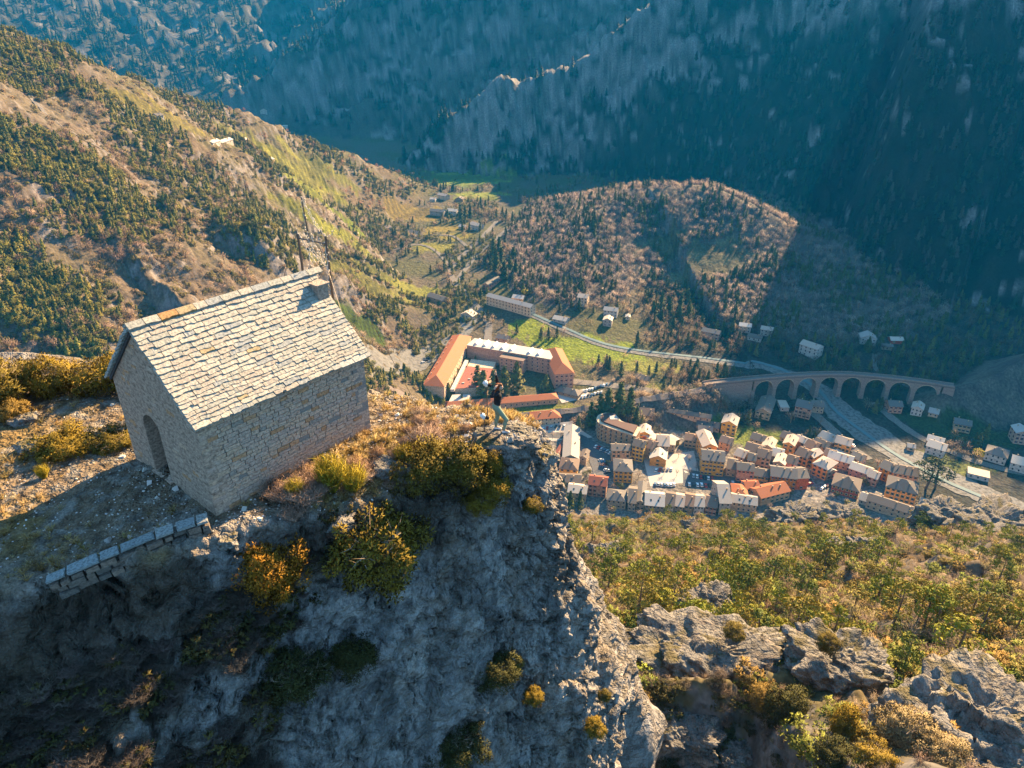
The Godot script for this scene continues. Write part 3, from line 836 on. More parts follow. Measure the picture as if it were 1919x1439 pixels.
func sheet(called: String, pts: Array, mt: Material, lift: float, label: String, category: String) -> void:
	var poly := PackedVector2Array(pts)
	var mb := MB.new()
	var lo := Vector2.INF
	var hi := -Vector2.INF
	for p in poly:
		lo = lo.min(p)
		hi = hi.max(p)
	var x := lo.x
	while x < hi.x:
		var d := lo.y
		while d < hi.y:
			var cell := PackedVector2Array([Vector2(x, d), Vector2(x + 5, d), Vector2(x + 5, d + 5), Vector2(x, d + 5)])
			for piece in Geometry2D.intersect_polygons(cell, poly):
				var ix := Geometry2D.triangulate_polygon(piece)
				for k in range(0, ix.size(), 3):
					mb.ref = Vector3(x, -1000, -d)
					var q := []
					for e in 3:
						var p: Vector2 = piece[ix[k + e]]
						q.append(Vector3(p.x, ground(p.x, p.y) + lift, -p.y))
					mb.tri(q[0], q[1], q[2])
			d += 5.0
		x += 5.0
	top(called, mb.done(mt), label, category, "", "structure")

func build_ways() -> void:
	ribbon("riverbed", [Vector2(-135, 440), Vector2(-109, 490), Vector2(-93, 552), Vector2(-66, 592), Vector2(-46, 630), Vector2(-38, 690)], [30.0, 30.0, 28.0, 26.0, 16.0, 10.0], M.gravel, 0.35, "dry gravel riverbed coming in behind the chapel", "riverbed")
	ribbon("riverbed", [Vector2(5, 665), Vector2(50, 622), Vector2(95, 590), Vector2(175, 570), Vector2(222, 552), Vector2(252, 520), Vector2(258, 486), Vector2(270, 453), Vector2(282, 424), Vector2(297, 395), Vector2(318, 370), Vector2(345, 335)], [5.0, 5.5, 6.5, 8.0, 11.0, 18.0, 26.0, 30.0, 28.0, 24.0, 20.0, 16.0], M.gravel, 0.35, "wide gravel riverbed passing under the viaduct beside the village", "riverbed")
	ribbon("river_water", [Vector2(5, 668), Vector2(50, 626), Vector2(95, 594), Vector2(175, 574), Vector2(222, 556), Vector2(250, 522), Vector2(255, 486), Vector2(266, 453), Vector2(276, 424), Vector2(292, 395), Vector2(314, 368), Vector2(340, 335)], 3.2, M.water, 0.7, "thin stream braided through the gravel riverbed", "river", 2)
	ribbon("valley_road", [Vector2(-22, 640), Vector2(-40, 690), Vector2(-62, 745), Vector2(-70, 790), Vector2(-52, 850), Vector2(-36, 890), Vector2(-20, 955)], 7.0, M.road, 0.5, "pale valley road forking above the bridge", "road", 2)
	ribbon("valley_road", [Vector2(-62, 745), Vector2(-44, 820), Vector2(-18, 875), Vector2(-4, 905)], 6.0, M.road, 0.55, "right branch of the forking valley road", "road", 2)
	ribbon("hillside_lane", [Vector2(-70, 790), Vector2(-95, 850), Vector2(-120, 870), Vector2(-150, 850), Vector2(-170, 870)], 4.0, M.road, 0.5, "pale lane winding through the yellow terraces", "road", 2)
	ribbon("hillside_lane", [Vector2(-52, 850), Vector2(-76, 900), Vector2(-100, 905)], 4.0, M.road, 0.5, "short pale lane to the hamlet gardens", "road", 2)
	ribbon("hill_track", [Vector2(-330, 560), Vector2(-290, 590), Vector2(-240, 600), Vector2(-200, 590), Vector2(-170, 575)], 3.0, M.road, 0.5, "stony track across the scrub of the left hill", "track", 2)
	ribbon("hill_track", [Vector2(-400, 690), Vector2(-395, 650), Vector2(-372, 620), Vector2(-378, 600), Vector2(-350, 570), Vector2(-330, 560)], 3.0, M.road, 0.5, "stony track zigzagging up the far left slope", "track", 2)
	ribbon("bridge_road", [Vector2(-14, 560), Vector2(-22, 600), Vector2(-22, 640)], 7.0, M.road, 0.8, "road over the river behind the great block", "road", 2)
	ribbon("railway", [Vector2(-110, 470), Vector2(-46, 480), Vector2(0, 475), Vector2(50, 480), Vector2(104, 486), Vector2(150, 493)], 9.0, M.track, 0.6, "brown railway track bed curving to the viaduct", "railway", 2)
	ribbon("avenue", [Vector2(36, 536), Vector2(70, 530), Vector2(110, 520), Vector2(140, 505)], 9.0, M.road, 0.5, "pale avenue with bare trees right of the great block", "road", 2)
	ribbon("main_street", [Vector2(18, 455), Vector2(50, 452), Vector2(58, 430), Vector2(60, 400), Vector2(62, 372)], 8.0, M.asphalt, 0.3, "street between the hotel and the long white building", "road", 2)
	ribbon("river_road", [Vector2(232, 500), Vector2(240, 470), Vector2(246, 440), Vector2(252, 420)], 8.0, M.road, 0.3, "shaded road down the near river bank", "road", 2)
	ribbon("river_road", [Vector2(290, 500), Vector2(300, 460), Vector2(322, 425), Vector2(350, 405), Vector2(400, 385)], 7.0, M.road, 0.3, "shaded road along the far river bank", "road", 2)
	ribbon("farm_road", [Vector2(320, 570), Vector2(312, 545), Vector2(330, 520)], 4.0, M.road, 0.4, "pale farm road down to the viaduct", "road", 2)
	sheet("town_square", [Vector2(93, 424), Vector2(131, 434), Vector2(127, 396), Vector2(92, 390)], M.paving, 0.12, "bright sunlit village square with bare trees", "square")
	sheet("car_park", [Vector2(118, 411), Vector2(172, 393), Vector2(166, 383), Vector2(114, 390)], M.asphalt, 0.2, "asphalt car park before the town hall", "car park")
	sheet("station_yard", [Vector2(8, 464), Vector2(46, 470), Vector2(60, 452), Vector2(20, 446)], M.paving, 0.2, "pale station yard", "yard")
	sheet("hotel_yard", [Vector2(58, 450), Vector2(70, 434), Vector2(86, 426), Vector2(78, 398), Vector2(62, 404)], M.asphalt, 0.25, "asphalt yard below the curved hotel", "yard")
	sheet("gravel_yard", [Vector2(36, 512), Vector2(60, 522), Vector2(66, 510), Vector2(40, 500)], M.paving, 0.2, "pale yard full of parked cars", "yard")

# ---------------------------------------------------------------- the crag under the chapel
# rim of the summit: x, height, d, then (out, down) at four depths
const RIM := [
	[-46.0, -2.5, 7.0, 1.2, 1.2, 4.5, 4.0, 12.0, 12.0, 40.0, 40.0],
	[-22.0, -1.6, 10.0, 0.8, 1.0, 3.6, 3.6, 10.0, 11.0, 30.0, 40.0],
	[-12.6, -0.75, 12.45, 0.5, 0.8, 3.0, 3.2, 8.0, 10.0, 22.0, 40.0],
	[-9.0, -0.55, 13.9, 0.5, 0.9, 2.6, 3.2, 6.0, 10.0, 18.0, 40.0],
	[-6.6, -0.5, 14.9, 0.5, 0.9, 1.7, 3.2, 4.2, 9.0, 14.0, 40.0],
	[-4.2, -0.65, 16.1, 0.5, 0.9, 1.3, 3.0, 3.4, 9.0, 10.0, 40.0],
	[-1.9, -0.55, 17.4, 0.4, 0.9, 0.9, 3.0, 2.6, 9.0, 7.0, 40.0],
	[-0.3, -0.10, 18.35, 0.1, 1.0, 0.4, 3.0, 1.8, 9.0, 5.0, 40.0],
	[0.55, -0.30, 18.75, 0.12, 1.0, 0.35, 4.0, 1.3, 8.2, 2.9, 13.0],
	[1.05, -0.9, 20.2, 0.15, 1.6, 1.0, 5.0, 2.2, 9.0, 3.9, 13.0],
	[0.0, -0.7, 21.2, 0.6, 1.2, 2.0, 4.5, 6.0, 12.0, 20.0, 40.0],
	[-1.8, -0.25, 20.9, 0.8, 1.0, 3.0, 4.0, 9.0, 12.0, 30.0, 40.0],
	[-5.0, -0.3, 22.2, 0.8, 1.0, 3.0, 4.0, 9.0, 12.0, 30.0, 40.0],
	[-9.5, -0.5, 24.0, 0.8, 1.0, 3.0, 4.0, 9.0, 12.0, 30.0, 40.0],
	[-16.0, -0.5, 25.5, 0.8, 1.0, 3.0, 4.0, 9.0, 12.0, 30.0, 40.0],
	[-25.0, -1.0, 26.0, 0.8, 1.0, 3.0, 4.0, 9.0, 12.0, 30.0, 40.0],
	[-46.0, -2.0, 25.0, 0.8, 1.0, 3.0, 4.0, 9.0, 12.0, 30.0, 40.0],
]
var crag_v := PackedVector3Array()
var crag_n := PackedVector3Array()
var crag_w := 0
var crag_rows := 0

func cat(a: float, b: float, c: float, d: float, t: float) -> float:
	return cubic_interpolate(b, c, a, d, t)

func spine(x: float) -> Vector3:
	var cx := clampf(x, -46.0, -0.6)
	return Vector3(cx, -0.12 - 0.035 * maxf(0.0, -cx - 9.0), -lerpf(19.6, 17.4, clampf((-cx - 1.0) / 24.0, 0.0, 1.0)))

func plateau_bump(p: Vector3) -> float:
	return n_crag.get_noise_2d(p.x * 1.7, p.z * 1.7) * 0.13 + n_crag2.get_noise_2d(p.x * 4.0, p.z * 4.0) * 0.05

func build_crag() -> void:
	var steps := PackedFloat32Array()
	for i in RIM.size() - 1:
		var k := 10
		if i == 1: k = 60
		elif i == 2: k = 52
		elif i >= 3 and i <= 8: k = 44
		elif i == 9: k = 24
		elif i >= 10 and i <= 13: k = 26
		for j in k:
			steps.append(i + float(j) / k)
	steps.append(RIM.size() - 1.0)
	var w := steps.size()
	var rim := PackedVector3Array()
	var prof := []
	for s in steps:
		var i := mini(int(s), RIM.size() - 2)
		var t := s - i
		var a: Array = RIM[maxi(i - 1, 0)]
		var b: Array = RIM[i]
		var c: Array = RIM[i + 1]
		var e: Array = RIM[mini(i + 2, RIM.size() - 1)]
		var row := []
		for k in 11:
			row.append(cat(a[k], b[k], c[k], e[k], t) if k < 3 else lerpf(b[k], c[k], t))
		rim.append(Vector3(row[0], row[1], -row[2]))
		prof.append(row)
	var inner := 46
	var down := PackedFloat32Array()
	var y := 0.0
	while y < 17.0:
		down.append(y)
		y += 0.06
	while y < 44.0:
		down.append(y)
		y += 0.8
	var rows := inner + down.size()
	var v := PackedVector3Array()
	v.resize(w * rows)
	for j in w:
		var tang := (rim[mini(j + 2, w - 1)] - rim[maxi(j - 2, 0)])
		tang.y = 0.0
		var out := tang.normalized().cross(Vector3.UP)
		var sp := spine(rim[j].x)
		var pr: Array = prof[j]
		for i in inner:
			var t := float(i) / inner
			var p := sp.lerp(rim[j], t)
			p.y = lerpf(sp.y, rim[j].y, pow(t, 2.2))
			v[i * w + j] = p
		for i in down.size():
			var dn := down[i]
			var o := 0.0
			var o0 := 0.0
			var d0 := 0.0
			for k in 4:
				var o1: float = pr[3 + k * 2]
				var d1: float = pr[4 + k * 2]
				if dn <= d1 or k == 3:
					o = lerpf(o0, o1, clampf((dn - d0) / (d1 - d0), 0.0, 1.0))
					break
				o0 = o1
				d0 = d1
			v[(inner + i) * w + j] = rim[j] + out * o + Vector3.DOWN * dn
	var n := crag_normals(v, w, rows)
	var moved := PackedVector3Array()
	moved.resize(w * rows)
	for i in rows:
		var edge := clampf((i - inner + 10.0) / 14.0, 0.0, 1.0)
		for j in w:
			var p := v[i * w + j]
			var k := i * w + j
			if edge <= 0.0:
				p.y += plateau_bump(p)
			else:
				var s := steps[j]
				var slab := smoothstep(3.0, 4.6, s) * (1.0 - smoothstep(6.6, 7.4, s))
				var nose := smoothstep(6.6, 7.6, s) * (1.0 - smoothstep(10.0, 11.0, s))
				var q := p + Vector3(n_crag.get_noise_3d(p.x, p.y, p.z), n_crag.get_noise_3d(p.y + 50.0, p.z, p.x), 0.0) * 1.2
				var ridged := 0.22 - absf(n_rock.get_noise_3d(q.x * 8.0, q.y * 4.5 - q.x * 3.0, q.z * 8.0))
				var strata := n_crag2.get_noise_3d(q.x * 0.5 - q.y * 0.5, q.y * 2.2 + q.x * 1.1, q.z * 0.5)
				var fine := n_crag2.get_noise_3d(p.x * 2.6, p.y * 1.5, p.z * 2.6)
				var w1 := p + Vector3(strata, fine, -strata) * 0.35
				var blocks := n_cell.get_noise_3d(w1.x * 0.8 - w1.y * 0.25, w1.y * 0.55 + w1.x * 0.35, w1.z * 0.8)
				var chips := n_cell.get_noise_3d(w1.x * 2.6 + w1.y * 0.6, w1.y * 1.9 - w1.x * 0.9, w1.z * 2.6)
				var crack := absf(n_crag.get_noise_3d(q.x * 1.6, q.y * 0.8 + 9.0, q.z * 1.6))
				var dsp := ridged * lerpf(0.7, 0.5, slab) + strata * lerpf(0.30, 0.22, slab) + fine * 0.10 + n_crag.get_noise_3d(p.x * 0.7, p.y * 0.5, p.z * 0.7) * lerpf(0.8, 0.55, slab)
				dsp += blocks * lerpf(0.20, 0.13, slab) + chips * lerpf(0.065, 0.05, slab)
				dsp -= 0.30 * (1.0 - smoothstep(0.0, 0.045, crack)) * lerpf(1.0, 0.6, slab)
				var dirn := n[k]
				p += dirn * dsp * edge + Vector3.UP * plateau_bump(p) * (1.0 - edge)
			moved[k] = p
	n = crag_normals(moved, w, rows)
	var c := PackedColorArray()
	c.resize(w * rows)
	for i in rows:
		for j in w:
			var k := i * w + j
			var p := moved[k]
			var s := steps[j]
			var pt := n_crag.get_noise_3d(p.x * 1.3, p.y * 1.3, p.z * 1.3)
			var pf := n_crag2.get_noise_3d(p.x * 2.6, p.y * 2.6, p.z * 2.6)
			var pw := n_patch.get_noise_3d(p.x * 22.0, p.y * 22.0, p.z * 22.0)
			var soil := Color(0.40, 0.30, 0.20).lerp(Color(0.50, 0.45, 0.38), smoothstep(0.0, 0.35, pf + pt * 0.5))
			soil = soil.lerp(Color(0.42, 0.29, 0.12), smoothstep(0.05, 0.4, pw - pf * 0.4))
			var rock := Color(0.50, 0.475, 0.45).lerp(Color(0.72, 0.68, 0.63), smoothstep(-0.1, 0.4, pt))
			rock = rock.lerp(Color(0.46, 0.37, 0.29), smoothstep(0.08, 0.42, pw + pf * 0.3) * 0.7)
			rock = rock.lerp(Color(0.24, 0.24, 0.245), smoothstep(0.15, 0.5, pf - pw * 0.6) * 0.6)
			var streak := n_crag.get_noise_3d(p.x * 2.2 - p.y * 0.5, p.y * 0.35 + p.x * 0.2, p.z * 2.2)
			rock = rock.lerp(Color(0.20, 0.195, 0.19), smoothstep(0.12, 0.42, streak + pw * 0.4) * 0.75)
			rock = rock.lerp(Color(0.50, 0.40, 0.31), smoothstep(0.12, 0.4, -streak + pf * 0.3) * 0.45)
			var depth := float(i - inner)
			var t := smoothstep(-8.0, 6.0, depth + pt * 12.0)
			var nose := smoothstep(6.3, 7.0, s) * (1.0 - smoothstep(9.5, 10.5, s))
			t = maxf(t, nose * smoothstep(-14.0, -4.0, depth + pf * 14.0))
			var cc := soil.lerp(rock, t)
			var scrub := (1.0 - smoothstep(3.2, 4.4, s)) * smoothstep(0.0, 8.0, depth) * smoothstep(-0.35, 0.1, pw + pt * 0.4)
			scrub = maxf(scrub, (1.0 - smoothstep(6.2, 6.9, s)) * smoothstep(3.6, 4.4, s) * smoothstep(-2.0, 6.0, depth) * (1.0 - smoothstep(16.0, 34.0, depth + pt * 20.0)))
			cc = cc.lerp(Color(0.13, 0.095, 0.065), scrub * 0.85)
			var flat := smoothstep(0.72, 0.9, n[k].y)
			if depth > 30.0:
				cc = cc.lerp(Color(0.24, 0.19, 0.12), flat * 0.6)
			c[k] = cc
	var idx := PackedInt32Array()
	for i in rows - 1:
		for j in w - 1:
			var k := i * w + j
			idx.append(k); idx.append(k + 1); idx.append(k + w)
			idx.append(k + 1); idx.append(k + w + 1); idx.append(k + w)
	var arr := []
	arr.resize(Mesh.ARRAY_MAX)
	arr[Mesh.ARRAY_VERTEX] = moved
	arr[Mesh.ARRAY_NORMAL] = n
	arr[Mesh.ARRAY_COLOR] = c
	arr[Mesh.ARRAY_INDEX] = facing(idx, arr[Mesh.ARRAY_VERTEX], n)
	var m := ArrayMesh.new()
	m.add_surface_from_arrays(Mesh.PRIMITIVE_TRIANGLES, arr)
	m.surface_set_material(0, M.crag)
	top("limestone_crag", m, "pale limestone crag with a level top carrying the chapel", "cliff", "", "structure")
	crag_v = moved
	crag_n = n
	crag_w = w
	crag_rows = rows

func crag_normals(v: PackedVector3Array, w: int, rows: int) -> PackedVector3Array:
	var n := PackedVector3Array()
	n.resize(w * rows)
	for i in rows:
		for j in w:
			var a := v[i * w + maxi(j - 1, 0)]
			var b := v[i * w + mini(j + 1, w - 1)]
			var e := v[maxi(i - 1, 0) * w + j]
			var f := v[mini(i + 1, rows - 1) * w + j]
			var nn := (f - e).cross(b - a)
			if nn.length_squared() < 1e-12:
				nn = Vector3.UP
			nn = nn.normalized()
			if i < 30 and nn.y < 0.0: nn = -nn
			n[i * w + j] = nn
	return n

# height of the summit ground near x, d (searched among the crag's own points)
func crag_y(x: float, d: float) -> float:
	var best := 1e9
	var y := 0.0
	for i in range(0, 62, 2):
		for j in range(0, crag_w, 2):
			var p := crag_v[i * crag_w + j]
			var e := (p.x - x) * (p.x - x) + (p.z + d) * (p.z + d)
			if e < best:
				best = e
				y = p.y
	return y

# a free rock: rounded block with ledges, worn by noise; half sizes in metres
func rock_mesh(half: Vector3, sd: float, ledge := 0.5, rough := 0.22, n_u := 96, n_v := 64) -> ArrayMesh:
	var v := PackedVector3Array()
	for i in n_v + 1:
		var th := PI * i / n_v
		for j in n_u + 1:
			var ph := TAU * j / n_u
			var u := Vector3(sin(th) * cos(ph), cos(th), sin(th) * sin(ph))
			var k := pow(pow(absf(u.x), 7.0) + pow(absf(u.y), 7.0) + pow(absf(u.z), 7.0), -1.0 / 7.0)
			var p := u * k * half
			var q := p / half.length() * 9.0 + Vector3(sd * 13.0, sd * 7.0, -sd * 5.0)
			var r := 0.5 - absf(n_rock.get_noise_3d(q.x * 5.5, q.y * 5.5, q.z * 5.5))
			var st := n_crag2.get_noise_3d(q.x * 0.4, q.y * 2.6 + q.x * 0.5, q.z * 0.4)
			var big := n_crag.get_noise_3d(q.x * 0.9, q.y * 0.9, q.z * 0.9)
			var g := 0.95 + rough * (r * 0.45 + big * 1.2) + ledge * 0.14 * st + 0.11 * n_cell.get_noise_3d(q.x * 0.45 + q.y * 0.2, q.y * 0.8 - q.x * 0.25, q.z * 0.45) + 0.035 * n_cell.get_noise_3d(q.x * 1.5, q.y * 2.2, q.z * 1.5) + 0.03 * n_crag2.get_noise_3d(q.x * 4.0, q.y * 4.0, q.z * 4.0)
			if j == n_u:
				v.append(v[i * (n_u + 1)])
			else:
				v.append(p * g)
	var w := n_u + 1
	var n := PackedVector3Array()
	var c := PackedColorArray()
	for i in n_v + 1:
		for j in w:
			var a := v[i * w + (j - 1 if j > 0 else n_u - 1)]
			var b := v[i * w + (j + 1 if j < n_u else 1)]
			var e := v[maxi(i - 1, 0) * w + j]
			var f := v[mini(i + 1, n_v) * w + j]
			var nn := (b - a).cross(f - e)
			var p := v[i * w + j]
			nn = p.normalized() if nn.length_squared() < 1e-9 else nn.normalized()
			if nn.dot(p) < 0.0: nn = -nn
			n.append(nn)
			var pt := n_crag.get_noise_3d(p.x + sd * 40.0, p.y, p.z)
			var cc := Color(0.35, 0.33, 0.305).lerp(Color(0.52, 0.49, 0.455), smoothstep(-0.3, 0.3, pt))
			cc = cc.lerp(Color(0.34, 0.23, 0.15), smoothstep(0.1, 0.4, n_crag2.get_noise_3d(p.x * 0.8, p.y * 2.0, p.z * 0.8 + sd)) * 0.4)
			cc = cc.lerp(Color(0.25, 0.21, 0.10), smoothstep(0.75, 0.95, nn.y) * smoothstep(-0.1, 0.3, pt))
			c.append(cc)
	var idx := PackedInt32Array()
	for i in n_v:
		for j in n_u:
			var k := i * w + j
			idx.append(k); idx.append(k + 1); idx.append(k + w)
			idx.append(k + 1); idx.append(k + w + 1); idx.append(k + w)
	var arr := []
	arr.resize(Mesh.ARRAY_MAX)
	arr[Mesh.ARRAY_VERTEX] = v
	arr[Mesh.ARRAY_NORMAL] = n
	arr[Mesh.ARRAY_COLOR] = c
	arr[Mesh.ARRAY_INDEX] = facing(idx, arr[Mesh.ARRAY_VERTEX], n)
	var m := ArrayMesh.new()
	m.add_surface_from_arrays(Mesh.PRIMITIVE_TRIANGLES, arr)
	m.surface_set_material(0, M.outcrop)
	return m

# x, d, lift, half sizes, turn, seed, ledge, name, label
const ROCKS := [
	[17.2, 45.5, 0.9, Vector3(6.99, 2.61, 3.84), -0.12, 1.3, 1, "rock_outcrop", "long horizontal limestone outcrop with a ledge, left of the notch in the rocks"],
	[26.9, 42.3, 0.8, Vector3(3.74, 2.20, 2.99), -0.2, 2.1, 0.8, "rock_outcrop", "blocky limestone outcrop with juniper on top, right of the long outcrop"],
	[31.5, 32.3, 1.8, Vector3(5.70, 5.01, 3.99), 0.42, 3.7, 1, "rock_outcrop", "sloping limestone rib running to the lower right corner"],
	[25.4, 68.2, 0.9, Vector3(3.31, 2.64, 2.65), 0.3, 4.4, 0.6, "boulder", "dark rugged boulder standing behind the small white instrument post"],
	[19.7, 116.0, 0.8, Vector3(2.99, 2.22, 2.39), 0.2, 5.2, 0.6, "boulder", "dark boulder alone on the brown slope near the cliff edge"],
	[18.3, 37.0, 0.4, Vector3(1.80, 1.00, 1.26), 0.1, 6.3, 0.8, "boulder", "pale rounded boulder in the shade under the long outcrop"],
	[18.3, 28.0, 0.4, Vector3(3.62, 1.18, 2.17), 0.2, 7.1, 0.8, "rock_ledge", "pale stepped ledge at the bottom edge below the yellow conifer"],
	[13.3, 36.4, 0.4, Vector3(3.52, 1.17, 2.11), 0, 7.9, 0.8, "rock_ledge", "shaded ledge at the foot of the long outcrop"],
	[97.0, 197.4, 1.6, Vector3(8.24, 4.58, 4.94), 0.3, 8.2, 0.6, "rock_outcrop", "dark crag among pines just below the red-tiled houses"],
	[113.2, 196.6, 1.4, Vector3(7.30, 4.11, 4.38), 0, 9.6, 0.6, "rock_outcrop", "dark crag below the vivid orange mansion"],
	[136.2, 181.7, 1.9, Vector3(7.57, 5.47, 5.30), 0.5, 10.4, 0.5, "rock_outcrop", "dark pyramid crag below the small orange villa"],
	[147.1, 173.8, 2.1, Vector3(11.99, 6.00, 7.20), 0.5, 11.2, 0.8, "rock_outcrop", "broad grey crag at the right edge above the pines"],
	[67.8, 118.4, 1.2, Vector3(3.39, 3.39, 2.37), 0.4, 12.3, 0.6, "boulder", "grey boulder half hidden by pines in the middle of the slope"],
	[77.6, 122.5, 1.0, Vector3(3.50, 2.92, 2.45), 0.2, 13.3, 0.6, "boulder", "tall grey boulder among pines right of the half hidden one"],
	[52.6, 168.5, 1.0, Vector3(2.06, 2.85, 1.65), 0.2, 14.3, 0.5, "boulder", "slim dark rock spike on the upper slope below the stone terrace"],
	[10.0, 33.5, 0.2, Vector3(2.20, 1.30, 1.60), -0.5, 40.3, 1.0, "rock_ledge", "grey broken ledge in the shaded drop, nearest the crag's bright edge"],
	[13.5, 38.5, 0.2, Vector3(3.00, 1.60, 1.80), -0.2, 42, 1.0, "rock_ledge", "grey broken ledge in the shaded drop directly under the long outcrop"],
	[15.5, 31.0, 0.2, Vector3(2.40, 1.70, 1.80), 0.1, 43.7, 1.0, "rock_ledge", "grey broken ledge low in the shaded drop by the bottom edge"],
	[18.2, 34.5, 0.2, Vector3(2.20, 1.50, 1.70), 0.4, 45.4, 1.0, "rock_ledge", "grey broken ledge in the shaded drop left of the yellow columnar conifer"],
	[7.6, 29.5, 0.2, Vector3(2.00, 1.60, 1.50), 0.7, 47.1, 1.0, "rock_ledge", "grey broken ledge at the very foot of the crag near the bottom edge"],
]

func build_rocks() -> void:
	for r in ROCKS:
		var o := top(r[7], rock_mesh(r[3], r[5], r[6]), r[8], "rock")
		o.position = on(r[0], r[1]) + Vector3.UP * float(r[2])
		if float(r[1]) < 33.0 and float(r[0]) > 30.0: o.position.y = -14.0 - 0.68 * (float(r[1]) - 6.0) - 2.5
		o.rotation.y = r[4]
	# slabs the person stands on, and loose blocks on the summit rim
	var o := top("rock_slab", rock_mesh(Vector3(0.95, 0.34, 0.62), 21.0, 0.7, 0.3, 40, 28), "pale tilted rock slab under the feet of the standing person", "rock")
	o.position = Vector3(-0.25, -0.30, -18.75)
	o.rotation.y = 0.2
	var k := 0
	for q in [[-3.4, 17.35, 0.55, "jagged grey rock on the rim left of the low dry bush"], [1.0, 19.4, 0.5, "pale rock at the tip of the crag"], [-7.3, 14.5, 0.32, "flat pale stone at the foot of the chapel's front corner"], [-14.6, 18.4, 0.45, "white flat stone on the path left of the chapel"], [-16.0, 20.2, 0.4, "white stone slab among olive bushes on the far left"], [-4.6, 15.6, 0.4, "leaning stone between the two round junipers"]]:
		var b := top("loose_rock", rock_mesh(Vector3(q[2], q[2] * 0.45, q[2] * 0.7), 30.0 + k, 0.6, 0.35, 28, 20), q[3], "rock")
		b.position = Vector3(q[0], crag_y(q[0], q[1]) + 0.05, -q[1])
		b.rotation.y = k * 0.9
		k += 1

# ---------------------------------------------------------------- the chapel
func unit_block(sd: int, jag := 0.12) -> ArrayMesh:
	var r := RandomNumberGenerator.new()
	r.seed = sd
	var mb := MB.new()
	mb.ref = Vector3.ZERO
	var p := []
	for i in 8:
		p.append(Vector3((0.5 if i & 1 else -0.5) * (1.0 - r.randf() * jag), (0.5 if i & 2 else -0.5) * (1.0 - r.randf() * jag), (0.5 if i & 4 else -0.5) * (1.0 - r.randf() * jag * 0.5)))
	mb.hexa(p)
	var m := mb.done(null)
	return m

# thin stone with an uneven front edge (+z) and a worn upper edge
func unit_slate(sd: int) -> ArrayMesh:
	var r := RandomNumberGenerator.new()
	r.seed = sd
	var mb := MB.new()
	mb.ref = Vector3.ZERO
	var topr := []
	var botr := []
	for i in 6:
		var x := -0.5 + i * 0.2
		var z := 0.5 - r.randf() * 0.16
		topr.append(Vector3(x * 0.985, 0.5 - r.randf() * 0.14, z - 0.03))
		botr.append(Vector3(x, -0.5, z))
	for i in 5:
		mb.quad(topr[i], topr[i + 1], Vector3(topr[i + 1].x, 0.45, -0.5), Vector3(topr[i].x, 0.45, -0.5))
		mb.quad(topr[i], topr[i + 1], botr[i + 1], botr[i])
	mb.quad(topr[0], botr[0], Vector3(-0.5, -0.5, -0.5), Vector3(-0.5, 0.45, -0.5))
	mb.quad(topr[5], botr[5], Vector3(0.5, -0.5, -0.5), Vector3(0.5, 0.45, -0.5))
	mb.quad(botr[0], botr[5], Vector3(0.5, -0.5, -0.5), Vector3(-0.5, -0.5, -0.5))
	return mb.done(null)

func tints(base: StandardMaterial3D, cols: Array) -> Array:
	var out := []
	for c in cols:
		var m: StandardMaterial3D = base.duplicate()
		m.albedo_color = (c as Color).linear_to_srgb()
		out.append(m)
	return out

const CH_L := 5.4
const CH_W := 4.32
const CH_E := 2.47
const CH_R := 4.45

